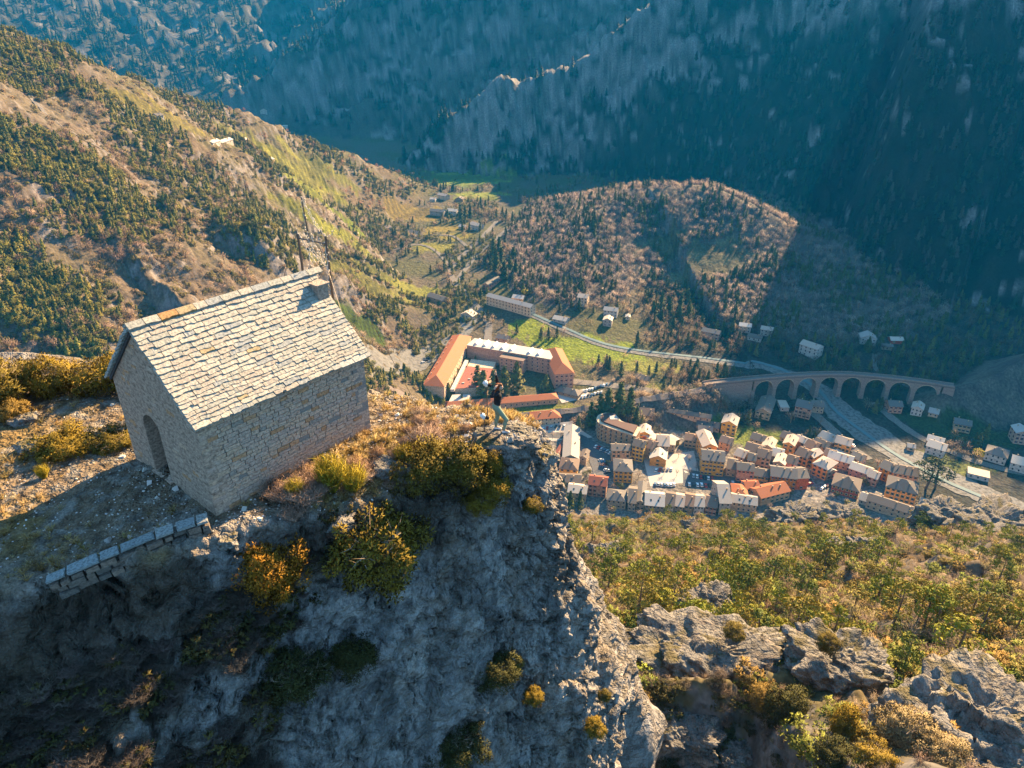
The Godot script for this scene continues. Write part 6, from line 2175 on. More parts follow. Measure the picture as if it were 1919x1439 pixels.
# ---------------------------------------------------------------- plants
func crown_mesh(sd: int, kind: String) -> MB:
	var r := RandomNumberGenerator.new()
	r.seed = sd
	var mb := MB.new()
	match kind:
		"conifer":      # unit height, narrow tiers
			for i in 240:
				var h := pow(r.randf(), 0.8) * 0.88 + 0.10
				var rad := (1.02 - h) * 0.27 * (0.75 + 0.35 * sin(h * 34.0)) + 0.015
				var an := r.randf() * TAU
				var q := sqrt(r.randf()) * rad
				var d := Vector3(cos(an), 0.35, sin(an)).normalized()
				var v := r.randf_range(0.65, 1.2)
				mb.col = Color(v, v, v)
				mb.leaf(Vector3(cos(an) * q, h, sin(an) * q), d, 0.085 * (1.2 - h * 0.6), r.randf() * TAU, 1.3)
				mb.leafn((d + Vector3(0, 0.5, 0)).normalized())
		"pine":         # clumps at branch ends, unit height
			for i in 20:
				var h := r.randf_range(0.42, 0.98)
				var rad := 0.30 * sin(clampf((1.04 - h) / 0.62, 0.0, 1.0) * 2.2) + 0.03
				var an := r.randf() * TAU
				var q := rad * r.randf_range(0.45, 1.0)
				var c := Vector3(cos(an) * q, h, sin(an) * q)
				var v := r.randf_range(0.7, 1.25)
				for k in 26:
					var d := Vector3(r.randfn(), r.randfn() * 0.7 + 0.25, r.randfn()).normalized()
					var vv := v * r.randf_range(0.75, 1.2)
					mb.col = Color(vv, vv, vv * 0.9)
					mb.leaf(c + d * Vector3(0.095, 0.06, 0.095) * r.randf_range(0.5, 1.1), d, 0.030, r.randf() * TAU, 2.2)
					mb.leafn((d + Vector3(0, 0.4, 0)).normalized())
		"bare":         # leafless crown: thin twigs
			for i in 130:
				var d := Vector3(r.randfn() * 0.8, absf(r.randfn()) * 0.9 + 0.2, r.randfn() * 0.8).normalized()
				var q := r.randf_range(0.18, 0.55)
				var p := Vector3(0, 0.38, 0) + d * q * Vector3(0.72, 1.0, 0.72)
				var v := r.randf_range(0.7, 1.25)
				mb.col = Color(v, v, v)
				var t := d.cross(Vector3(r.randf(), r.randf(), r.randf())).normalized()
				mb.leaf(p, t, 0.022, 0.0, 6.0)
				mb.v[mb.v.size() - 2] = p + (d + Vector3(r.randfn(), r.randfn(), r.randfn()) * 0.35).normalized() * 0.17
				mb.leafn((d + Vector3(0, 0.4, 0)).normalized())
		"round":        # leafy broad crown
			for i in 26:
				var d0 := Vector3(r.randfn(), r.randfn() * 0.8 + 0.3, r.randfn()).normalized()
				var c := Vector3(0, 0.6, 0) + d0 * 0.24
				var v := r.randf_range(0.7, 1.2)
				for k in 14:
					var d := Vector3(r.randfn(), r.randfn(), r.randfn()).normalized()
					var vv := v * r.randf_range(0.8, 1.2)
					mb.col = Color(vv, vv, vv)
					mb.leaf(c + d * 0.13, d, 0.06, r.randf() * TAU, 1.3)
					mb.leafn((d + d0).normalized())
	return mb

func trunk_mesh(sd: int, kind: String) -> MB:
	var r := RandomNumberGenerator.new()
	r.seed = sd
	var mb := MB.new()
	var bend := Vector3(r.randf_range(-0.05, 0.05), 0, r.randf_range(-0.05, 0.05))
	if kind == "conifer":
		mb.tube([Vector3(0, -0.08, 0), Vector3(0, 0.9, 0)], [0.020, 0.004], 5)
	elif kind == "pine":
		mb.tube([Vector3(0, -0.1, 0), Vector3(0, 0.3, 0) + bend, Vector3(0, 0.65, 0) + bend * 1.6, Vector3(0, 0.95, 0) + bend], [0.026, 0.020, 0.013, 0.004], 5)
		for i in 7:
			var h := r.randf_range(0.35, 0.85)
			var an := r.randf() * TAU
			mb.tube([Vector3(0, h, 0) + bend, Vector3(cos(an) * 0.2, h + 0.06, sin(an) * 0.2)], [0.008, 0.003], 3)
	else:
		mb.tube([Vector3(0, -0.1, 0), Vector3(0, 0.4, 0) + bend], [0.022, 0.014], 5)
		for i in 8:
			var an := r.randf() * TAU
			var e := Vector3(cos(an) * 0.24, r.randf_range(0.55, 0.95), sin(an) * 0.24)
			mb.tube([Vector3(0, r.randf_range(0.25, 0.42), 0) + bend, e * Vector3(0.5, 0.8, 0.5), e], [0.011, 0.007, 0.003], 3)
	return mb

# lumpy shrub of radius one: clusters of small sprays over a rounded body
func shrub_mesh(sd: int, lumps: int, per: int, leaf: float, upright := 0.0, squash := 0.85) -> MB:
	var r := RandomNumberGenerator.new()
	r.seed = sd
	var mb := MB.new()
	var lean := Vector3(r.randfn(), 0, r.randfn()) * 0.12
	for i in lumps:
		var d0 := Vector3(r.randfn(), r.randfn() * 0.8 + 0.25, r.randfn()).normalized()
		var lobe := 1.0 + 0.30 * sin(d0.x * 5.0 + sd) * cos(d0.z * 4.0 + sd * 0.7) + 0.12 * sin(d0.y * 9.0 + sd)
		var c := d0 * r.randf_range(0.42, 0.86) * lobe * Vector3(1, squash + upright, 1) + lean * d0.y
		var lr := r.randf_range(0.13, 0.30)
		var v := r.randf_range(0.62, 1.3)
		for k in per:
			var d := (Vector3(r.randfn(), r.randfn(), r.randfn()).normalized() + d0 * 0.45 + Vector3(0, upright, 0)).normalized()
			var vv := v * r.randf_range(0.75, 1.2)
			mb.col = Color(vv, vv * r.randf_range(0.94, 1.04), vv)
			var p := c + d * lr * r.randf_range(0.45, 1.08)
			var out := (d + Vector3(r.randfn(), r.randfn(), r.randfn()) * 0.5).normalized()
			var t := out.cross(Vector3(r.randfn(), r.randfn(), r.randfn())).normalized()
			mb.v.append(p - t * leaf * 0.5); mb.v.append(p + out * leaf * 1.9); mb.v.append(p + t * leaf * 0.5)
			for e in 3: mb.c.append(mb.col)
			mb.leafn((d + d0 * 0.5 + Vector3(0, 0.25, 0)).normalized())
	return mb

# leafless or broom-like shrub: many fine stems from the base, height one
func stem_mesh(sd: int, stems: int, spread: float, thin: float, twigs := 3) -> MB:
	var r := RandomNumberGenerator.new()
	r.seed = sd
	var mb := MB.new()
	for i in stems:
		var an := r.randf() * TAU
		var lean := pow(r.randf(), 0.6) * spread
		var e := Vector3(cos(an) * lean, r.randf_range(0.55, 1.0), sin(an) * lean)
		var p0 := Vector3(cos(an), 0, sin(an)) * 0.06 * r.randf()
		var m := e * 0.5 + Vector3(r.randfn(), 0.6, r.randfn()) * 0.05
		var v := r.randf_range(0.65, 1.25)
		mb.col = Color(v, v, v)
		var seg2 := [[p0, m], [m, e]]
		for k in twigs:
			var f := p0.lerp(e, r.randf_range(0.35, 0.9))
			seg2.append([f, f + Vector3(r.randfn(), absf(r.randfn()) + 0.4, r.randfn()).normalized() * r.randf_range(0.12, 0.28)])
		for s in seg2:
			var d: Vector3 = (s[1] - s[0]).normalized()
			var t := d.cross(Vector3(r.randfn(), r.randfn(), r.randfn())).normalized() * thin
			mb.v.append(s[0] - t); mb.v.append(s[1]); mb.v.append(s[0] + t)
			for q in 3: mb.c.append(mb.col)
			mb.leafn((d.cross(t).normalized() * 0.5 + Vector3(0, 0.5, 0) + Vector3(cos(an), 0, sin(an)) * 0.6).normalized())
	return mb

func tinted(base: StandardMaterial3D, lin: Color) -> StandardMaterial3D:
	var m: StandardMaterial3D = base.duplicate()
	m.albedo_color = lin.linear_to_srgb()
	return m

var crowns := {}
var trunks := {}
func make_trees() -> void:
	for kind in ["conifer", "pine", "bare", "round"]:
		crowns[kind] = []
		trunks[kind] = []
		for i in 4:
			crowns[kind].append(crown_mesh(800 + i, kind).done(M.leaf if kind != "bare" else M.twig))
			trunks[kind].append(trunk_mesh(800 + i, kind).done(M.bark))
	M.pine_tints = []
	for c in [Color(0.18, 0.195, 0.018), Color(0.225, 0.215, 0.02), Color(0.11, 0.135, 0.022), Color(0.23, 0.18, 0.03)]:
		M.pine_tints.append(tinted(M.leaf, c))
	M.con_tints = []
	for c in [Color(0.07, 0.08, 0.020), Color(0.09, 0.095, 0.020), Color(0.05, 0.062, 0.022), Color(0.13, 0.12, 0.025)]:
		M.con_tints.append(tinted(M.leaf, c))
	M.bare_tints = []
	for c in [Color(0.24, 0.17, 0.13), Color(0.30, 0.22, 0.17), Color(0.22, 0.15, 0.10)]:
		M.bare_tints.append(tinted(M.twig, c))
	M.yellow = tinted(M.leaf, Color(0.42, 0.32, 0.02))

func tree(called: String, kind: String, at: Vector3, h: float, label: String, group: String, tint: Material, wide := 1.0) -> void:
	var t := thing(called, label, "tree", at, rng.randf() * TAU, group)
	t.scale = Vector3(h * wide, h, h * wide)
	var k := rng.randi() % 4
	part("trunk", trunks[kind][k], t)
	part("crown", crowns[kind][k], t, tint)

const TREES := [
	[-51, 507, 14, "c"], [-23, 509, 25, "c"], [-15, 511, 24, "c"], [-6, 514, 26, "c"], [4, 517, 28, "c"], [28, 518, 16, "c"], [-28, 518, 24, "c"], [-40, 500, 9, "c"],
	[60, 467, 20, "h"], [67, 471, 22, "h"], [73, 472, 26, "h"], [82, 474, 28, "h"], [90, 474, 24, "h"], [94, 466, 16, "h"], [274, 388, 24, "r"], [281, 388, 23, "r"],
	[32, 366, 22, "g"], [37, 366, 14, "g"], [43, 366, 14, "g"], [27, 366, 12, "g"],
	[93, 544, 14, "m"], [27, 608, 12, "m"], [34, 608, 12, "m"], [42, 611, 11, "m"],
	[-8, 735, 22, "f"], [-2, 748, 22, "f"], [-17, 760, 26, "f"], [-12, 776, 24, "f"], [4, 738, 20, "f"], [-22, 813, 24, "f"], [-15, 812, 24, "f"],
	[-71, 976, 20, "v"], [-64, 971, 20, "v"], [-57, 969, 20, "v"], [-88, 972, 14, "v"],
	[13, 689, 9, "y"], [329, 424, 9, "y"], [156, 660, 20, "s"], [139, 654, 18, "s"], [149, 666, 22, "s"], [168, 666, 20, "s"], [174, 654, 20, "s"], [154, 608, 13, "s"], [164, 648, 17, "s"], [145, 648, 16, "s"],
]
const TREE_TEXT := {
	"c": ["conifer", "tall conifer in the court of the great red-roofed block", "conifers in the court"],
	"h": ["conifer", "tall dark conifer on the rise behind the curved hotel", "conifers behind the hotel"],
	"r": ["pine", "tall dark pine of the pair by the river wall", "pair of pines by the river"],
	"g": ["conifer", "dark garden tree before the long slate-roofed orange house", "garden trees"],
	"m": ["conifer", "dark conifer at the edge of the bright green meadow", "conifers by the meadow"],
	"f": ["conifer", "dark fir in the clump above the tall narrow house", "firs by the valley road"],
	"v": ["conifer", "slim dark fir in the hamlet below the olive hill", "firs in the hamlet"],
	"y": ["round", "", ""],
	"s": ["conifer", "dark conifer in the clump right of the shaded meadow", "conifers by the shaded meadow"],
}

func build_named_trees() -> void:
	rng.seed = 12
	for e in TREES:
		var tx: Array = TREE_TEXT[e[3]]
		var label: String = tx[1]
		if e[3] == "y":
			label = "bright yellow blossoming tree beside the low house" if e[0] < 100 else "yellow-green rounded tree at the shadow edge near the lit villa"
		tree("conifer_tree" if tx[0] == "conifer" else "pine_tree" if tx[0] == "pine" else "yellow_tree", tx[0], on(e[0], e[1]) - Vector3(0, 0.3, 0), e[2], label, tx[2], M.yellow if e[3] == "y" else (M.con_tints[3] if e[3] == "c" else M.con_tints[rng.randi() % 3]), 1.45 if e[3] in ["c", "r", "h"] else 1.25)
	# bare trees on the square, in the station yard and along the avenue
	for e in [[100, 418], [108, 421], [118, 425], [124, 419], [104, 404], [112, 402], [121, 402], [127, 408]]:
		tree("bare_tree", "bare", on(e[0], e[1]), 6.5, "leafless plane tree on the bright village square", "bare trees on the square", M.bare_tints[1])
	for e in [[24, 452], [30, 450], [36, 452], [20, 450]]:
		tree("bare_tree", "bare", on(e[0], e[1]), 7.0, "leafless pollarded tree in the pale station yard", "bare trees in the station yard", M.bare_tints[0])
	for i in 44:
		var x := 118.0 + i * 1.9 + rng.randf_range(-2, 2)
		tree("bare_tree", "bare", on(x, 478.0 + (x - 118.0) * 0.20 + rng.randf_range(-5, 8)), rng.randf_range(6.0, 10.5), "leafless brown tree on the bank below the railway left of the viaduct", "bare trees on the railway bank", M.bare_tints[i % 3], 1.3)
	for i in 12:
		tree("bare_tree", "bare", on(52 + i * 8.0, 537 - i * 2.4), 7.5, "leafless tree in the row along the pale avenue", "bare trees along the avenue", M.bare_tints[i % 3])

func build_garden_trees() -> void:
	rng.seed = 61
	var n := 0
	for i in 900:
		if n >= 70: break
		var x := rng.randf_range(22.0, 262.0)
		var d := rng.randf_range(352.0, 470.0)
		if not in_town(x, d) or busy(x, d): continue
		if x > 88.0 and x < 135.0 and d > 380.0 and d < 438.0: continue
		if x > 110.0 and x < 175.0 and d < 415.0 and d > 378.0: continue
		n += 1
		var green := rng.randf() < 0.45
		tree("garden_tree", "round" if green else "bare", on(x, d), rng.randf_range(3.0, 6.5), "small leafy tree in a yard between the village houses" if green else "small leafless tree in a yard between the village houses", "leafy yard trees" if green else "leafless yard trees", M.con_tints[rng.randi() % 4] if green else M.bare_tints[rng.randi() % 3], 1.2)

func put(h: float, at: Vector3, wide := 1.0) -> Transform3D:
	return Transform3D(Basis(Vector3.UP, rng.randf() * TAU) * Basis.from_scale(Vector3(h * wide, h, h * wide)), at)

func shade(c: Color, by := 0.25) -> Color:
	var v := rng.randf_range(1.0 - by, 1.0 + by)
	return Color(c.r * v, c.g * v * rng.randf_range(0.93, 1.05), c.b * v)

func whole_tree(kind: String, k: int) -> ArrayMesh:
	var a := crown_mesh(800 + k, kind)
	var b := trunk_mesh(800 + k, kind)
	for i in b.v.size(): b.c[i] = Color(0.9, 0.75, 0.6)
	a.v.append_array(b.v); a.n.append_array(b.n); a.c.append_array(b.c)
	return a.done(M.leaf if kind != "bare" else M.twig)

func build_forests() -> void:
	rng.seed = 77
	# near slope: pines one by one, undergrowth as one mass
	var n := 0
	var tries := 0
	while n < 300 and tries < 9000:
		tries += 1
		var az := deg_to_rad(rng.randf_range(3.0, 44.0))
		var r := 48.0 * pow(238.0 / 48.0, pow(rng.randf(), 0.72))
		var x := r * sin(az)
		var d := r * cos(az)
		var p := n_patch.get_noise_2d(x * 3.0, d * 3.0)
		var left := smoothstep(0.12, 0.30, az - (0.10 if r > 110.0 else 0.16))
		if rng.randf() > smoothstep(-0.30, 0.25, p) * (0.25 + 0.75 * left) * smoothstep(44.0, 64.0, r): continue
		if r < 75.0 and az > 0.72: continue
		n += 1
		var k := rng.randi() % 4
		tree("pine_tree", "pine", on(x, d) - Vector3(0, 0.15, 0), rng.randf_range(3.2, 6.6), ["yellow-green young pine on the slope below the crag", "olive-yellow young pine on the slope below the crag", "dark green young pine on the slope below the crag", "brownish young pine on the slope below the crag"][k], "young pines on the near slope", M.pine_tints[k], rng.randf_range(0.85, 1.25))
	var stems := stem_mesh(900, 70, 0.7, 0.006, 5).done(M.twig)
	var low := shrub_mesh(901, 30, 34, 0.075).done(M.leaf)
	var sp := []
	var sc := PackedColorArray()
	var lp := []
	var lc := PackedColorArray()
	for i in 5200:
		var az := deg_to_rad(rng.randf_range(-2.0, 46.0))
		var r := 30.0 * pow(245.0 / 30.0, pow(rng.randf(), 0.7))
		var x := r * sin(az)
		var d := r * cos(az)
		var p := n_patch.get_noise_2d(x * 3.0, d * 3.0)
		if i % 5 < 3:
			if r < 50.0 and rng.randf() < 0.8: continue
			lp.append(put(rng.randf_range(0.4, 1.5), on(x, d) + Vector3(0, 0.2, 0), 1.3))
			lc.append(shade([Color(0.18, 0.19, 0.03), Color(0.14, 0.17, 0.025), Color(0.24, 0.20, 0.05), Color(0.25, 0.16, 0.04)][rng.randi() % 4]))
		else:
			sp.append(put(rng.randf_range(1.0, 2.4) * (0.45 if r < 62.0 else 1.0), on(x, d) - Vector3(0, 0.05, 0), 1.25))
			sc.append(shade([Color(0.27, 0.195, 0.14), Color(0.32, 0.245, 0.18), Color(0.24, 0.165, 0.12), Color(0.29, 0.235, 0.12)][rng.randi() % 4]))
	for i in 900:
		var x := rng.randf_range(4.0, 34.0)
		var d := rng.randf_range(25.0, 41.5)
		if absf(x - 24.0) < 4.0: continue
		if i % 3:
			sp.append(put(rng.randf_range(0.4, 1.1), on(x, d), 1.4))
			sc.append(shade([Color(0.14, 0.11, 0.08), Color(0.20, 0.15, 0.11)][i % 2]))
		else:
			lp.append(put(rng.randf_range(0.3, 0.9), on(x, d), 1.3))
			lc.append(shade(Color(0.07, 0.065, 0.02)))
	many("bare_undergrowth", stems, sp, sc, "leafless brown undergrowth covering the near slope", "undergrowth")
	many("green_undergrowth", low, lp, lc, "low olive shrubs covering the near slope", "undergrowth")
	# left hill: conifers in belts, the nearest ones one by one
	var spots := []
	for i in 70000:
		var az := deg_to_rad(rng.randf_range(-41.0, 2.0))
		var r := 330.0 * pow(1250.0 / 330.0, rng.randf())
		var x := r * sin(az)
		var d := r * cos(az)
		var id := ground_id(x, d)
		if not (id in [1, 2, 3] or (id == 0 and x < -20.0)): continue
		var f := field_at(x, d)
		var p := n_patch.get_noise_2d(x * 0.8 + 90.0, d * 0.8)
		var q := n_big.get_noise_2d(x * 2.0, d * 2.0)
		var dens := smoothstep(-0.16, 0.22, p + 0.45 * q)
		if r < 520.0: dens = smoothstep(-0.05, 0.35, p + 0.4 * q) * 0.9
		if id == 0: dens *= 0.35
		if f: dens *= 0.05
		if rng.randf() > dens * 0.85: continue
		spots.append([r, x, d, rng.randf()])
	spots.sort_custom(func(a, b): return a[0] < b[0])
	var cm := [whole_tree("conifer", 0), whole_tree("round", 1)]
	var tr := [[], []]
	var tc := [PackedColorArray(), PackedColorArray()]
	for i in spots.size():
		var s: Array = spots[i]
		if i < 300:
			tree("hillside_tree", "conifer" if i % 2 else "round", on(s[1], s[2]) - Vector3(0, 0.5, 0), rng.randf_range(4.5, 8.5), "olive green pointed conifer on the lower slope of the left hill" if i % 2 else "rounded olive pine on the lower slope of the left hill", "conifers on the left hill" if i % 2 else "rounded pines on the left hill", M.con_tints[[1, 3, 0, 3][rng.randi() % 4]], rng.randf_range(1.3, 1.8))
		else:
			tr[i % 2].append(put(rng.randf_range(3.6, 8.5) * (1.0 if i % 2 == 0 else 0.72), on(s[1], s[2]) - Vector3(0, 0.6, 0), rng.randf_range(1.1, 1.6)))
			tc[i % 2].append(shade([Color(0.17, 0.155, 0.024), Color(0.21, 0.175, 0.026), Color(0.12, 0.12, 0.026)][rng.randi() % 3]))
	for k in 2:
		many("hillside_conifers", cm[k], tr[k], tc[k], "belts of olive conifers over the left hill", "forest")
	# scrub and bare trees: left hill, valley floor, the lit spur
	var bm := whole_tree("bare", 0)
	var bp := []
	var bc := PackedColorArray()
	var rp := []
	var rc := PackedColorArray()
	var hp := []
	var hc := PackedColorArray()
	for i in 44000:
		var az := deg_to_rad(rng.randf_range(-40.0, 38.0))
		var r := 330.0 * pow(1250.0 / 330.0, rng.randf())
		var x := r * sin(az)
		var d := r * cos(az)
		var id := ground_id(x, d)
		if id == 99 or id == 4 or id > 5 and id != 10: continue
		if in_town(x, d) or busy(x, d): continue
		var f := field_at(x, d)
		if f and rng.randf() < 0.96: continue
		var p := n_patch.get_noise_2d(x * 1.2 - 70.0, d * 1.2)
		if id in [1, 2, 3]:
			if rng.randf() < 0.75:
				if rng.randf() < 0.6 + p:
					rp.append(put(rng.randf_range(1.2, 3.4), on(x, d), 1.0))
					rc.append(shade([Color(0.20, 0.165, 0.06), Color(0.26, 0.18, 0.09), Color(0.16, 0.14, 0.05)][rng.randi() % 3]))
			elif p > 0.0:
				bp.append(put(rng.randf_range(5.0, 9.0), on(x, d), 1.1))
				bc.append(shade(Color(0.26, 0.18, 0.13) if d < 900 else Color(0.32, 0.15, 0.09)))
		elif id == 5:
			if rng.randf() < 0.75:
				bp.append(put(rng.randf_range(5.5, 10.0), on(x, d), 1.3))
				bc.append(shade([Color(0.25, 0.19, 0.17), Color(0.30, 0.23, 0.20), Color(0.20, 0.15, 0.13), Color(0.36, 0.27, 0.20)][rng.randi() % 4]))
			elif p > -0.1 or x < 95.0:
				for e in 2:
					var xx := x + rng.randf_range(-9, 9)
					var dd := d + rng.randf_range(-9, 9)
					hp.append(put(rng.randf_range(6.0, 12.0), on(xx, dd), 1.4))
					hc.append(shade(Color(0.085, 0.088, 0.024)))
		elif id == 10:
			if rng.randf() < 0.8:
				bp.append(put(rng.randf_range(5.0, 10.0), on(x, d), 1.3))
				bc.append(shade(Color(0.24, 0.175, 0.11)))
		else:
			var wooded := smoothstep(-0.1, 0.25, p)
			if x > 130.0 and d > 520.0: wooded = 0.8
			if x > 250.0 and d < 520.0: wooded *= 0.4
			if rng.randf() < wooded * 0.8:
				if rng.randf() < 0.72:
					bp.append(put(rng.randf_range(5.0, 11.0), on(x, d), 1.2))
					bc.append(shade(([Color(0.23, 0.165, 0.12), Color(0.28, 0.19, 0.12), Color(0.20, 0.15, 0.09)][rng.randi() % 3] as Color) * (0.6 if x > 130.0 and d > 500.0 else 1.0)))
				else:
					hp.append(put(rng.randf_range(6.0, 14.0), on(x, d), 1.2))
					hc.append(shade([Color(0.07, 0.08, 0.025), Color(0.12, 0.11, 0.03)][rng.randi() % 2]))
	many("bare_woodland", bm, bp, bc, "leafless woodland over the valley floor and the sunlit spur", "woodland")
	many("hillside_scrub", low, rp, rc, "dry scrub dotted over the left hill", "scrub")
	many("valley_conifers", whole_tree("conifer", 2), hp, hc, "scattered conifers of the valley floor and spur", "forest")
	# right-hand mountain and the ranges behind
	var mp := []
	var mc := PackedColorArray()
	for i in 42000:
		var az := deg_to_rad(rng.randf_range(-34.0, 38.0))
		var r := 560.0 * pow(2300.0 / 560.0, rng.randf())
		var x := r * sin(az)
		var d := r * cos(az)
		var id := ground_id(x, d)
		if not id in [4, 6, 7, 8, 9]: continue
		var p := n_patch.get_noise_2d(x * 1.5 + 40.0, d * 1.5)
		var dens := smoothstep(-0.45, 0.1, p)
		if id != 4: dens = smoothstep(-0.1, 0.35, p) * 0.6
		var h := ground(x, d)
		var steep := absf(ground(x + 4.0, d) - h) + absf(ground(x, d + 4.0) - h)
		if rocky(x, d) > 70 and rng.randf() < 0.97: continue
		if steep > 6.5: dens *= 0.4
		if id == 4 and d < 760.0 and h < -205.0: dens *= 0.45
		if rng.randf() > dens: continue
		mp.append(put(rng.randf_range(8.0, 15.0) * (1.0 if r < 1300.0 else 1.35), Vector3(x, h - 0.5, -d), 1.25))
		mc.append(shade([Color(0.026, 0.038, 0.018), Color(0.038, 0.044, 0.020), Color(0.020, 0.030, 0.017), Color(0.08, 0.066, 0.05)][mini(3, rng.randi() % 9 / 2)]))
	for i in 14000:
		var az := deg_to_rad(rng.randf_range(-36.0, 12.0))
		var r := 1700.0 * pow(3300.0 / 1700.0, rng.randf())
		var x := r * sin(az)
		var d := r * cos(az)
		var id := ground_id(x, d)
		if not id in [6, 7, 8, 9]: continue
		var p := n_patch.get_noise_2d(x * 0.9 + 40.0, d * 0.9)
		if rng.randf() > smoothstep(-0.15, 0.2, p) or rocky(x, d) > 120: continue
		mp.append(put(rng.randf_range(11.0, 19.0), on(x, d) - Vector3(0, 1.0, 0), 1.4))
		mc.append(shade([Color(0.040, 0.050, 0.022), Color(0.055, 0.058, 0.024)][rng.randi() % 2]))
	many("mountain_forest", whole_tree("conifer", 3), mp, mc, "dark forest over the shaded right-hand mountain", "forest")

const CLEAR := [[-45, 540, 52], [10, 560, 52], [40, 545, 26], [-5, 497, 52], [26, 470, 20], [75, 450, 22], [262, 505, 20], [225, 530, 20]]
var claims := {}
func claim_houses() -> void:
	for a in HOUSES:
		var b: Vector2 = Vector2(a[0], a[1]) + Vector2(-sin(a[2]), cos(a[2])) * a[4] * 0.5
		var r := maxf(a[3], a[4]) * 0.5 + 3.0
		for i in range(int((b.x - r) / 10.0) - 1, int((b.x + r) / 10.0) + 1):
			for j in range(int((b.y - r) / 10.0) - 1, int((b.y + r) / 10.0) + 1):
				var k := Vector2i(i, j)
				if not claims.has(k): claims[k] = []
				claims[k].append([b, r])
	for line in [[Vector2(-135, 440), Vector2(-109, 490), 18], [Vector2(-109, 490), Vector2(-66, 592), 18], [Vector2(-66, 592), Vector2(-40, 670), 12], [Vector2(5, 668), Vector2(95, 592), 12], [Vector2(95, 592), Vector2(222, 554), 13], [Vector2(222, 554), Vector2(256, 490), 16], [Vector2(256, 490), Vector2(282, 424), 19], [Vector2(282, 424), Vector2(345, 335), 17], [Vector2(-110, 470), Vector2(50, 480), 6], [Vector2(50, 480), Vector2(160, 496), 6], [Vector2(160, 496), Vector2(265, 510), 8], [Vector2(265, 510), Vector2(380, 474), 8], [Vector2(36, 536), Vector2(140, 505), 6], [Vector2(-22, 600), Vector2(-62, 745), 7], [Vector2(-62, 745), Vector2(-52, 850), 7], [Vector2(-52, 850), Vector2(-20, 955), 6], [Vector2(-62, 745), Vector2(-4, 905), 6], [Vector2(290, 500), Vector2(400, 385), 8], [Vector2(240, 500), Vector2(252, 420), 8]]:
		var a: Vector2 = line[0]
		var b: Vector2 = line[1]
		var steps := int(a.distance_to(b) / 6.0) + 1
		for s in steps + 1:
			var c := a.lerp(b, float(s) / steps)
			var r: float = line[2]
			for i in range(int((c.x - r) / 10.0) - 1, int((c.x + r) / 10.0) + 1):
				for j in range(int((c.y - r) / 10.0) - 1, int((c.y + r) / 10.0) + 1):
					var k := Vector2i(i, j)
					if not claims.has(k): claims[k] = []
					claims[k].append([c, r])

func busy(x: float, d: float) -> bool:
	for c in CLEAR:
		if absf(x - c[0]) < c[2] and Vector2(x - c[0], d - c[1]).length() < c[2]: return true
	var k := Vector2i(int(floor(x / 10.0)), int(floor(d / 10.0)))
	if claims.has(k):
		for c in claims[k]:
			if Vector2(x, d).distance_to(c[0]) < c[1]: return true
	return false

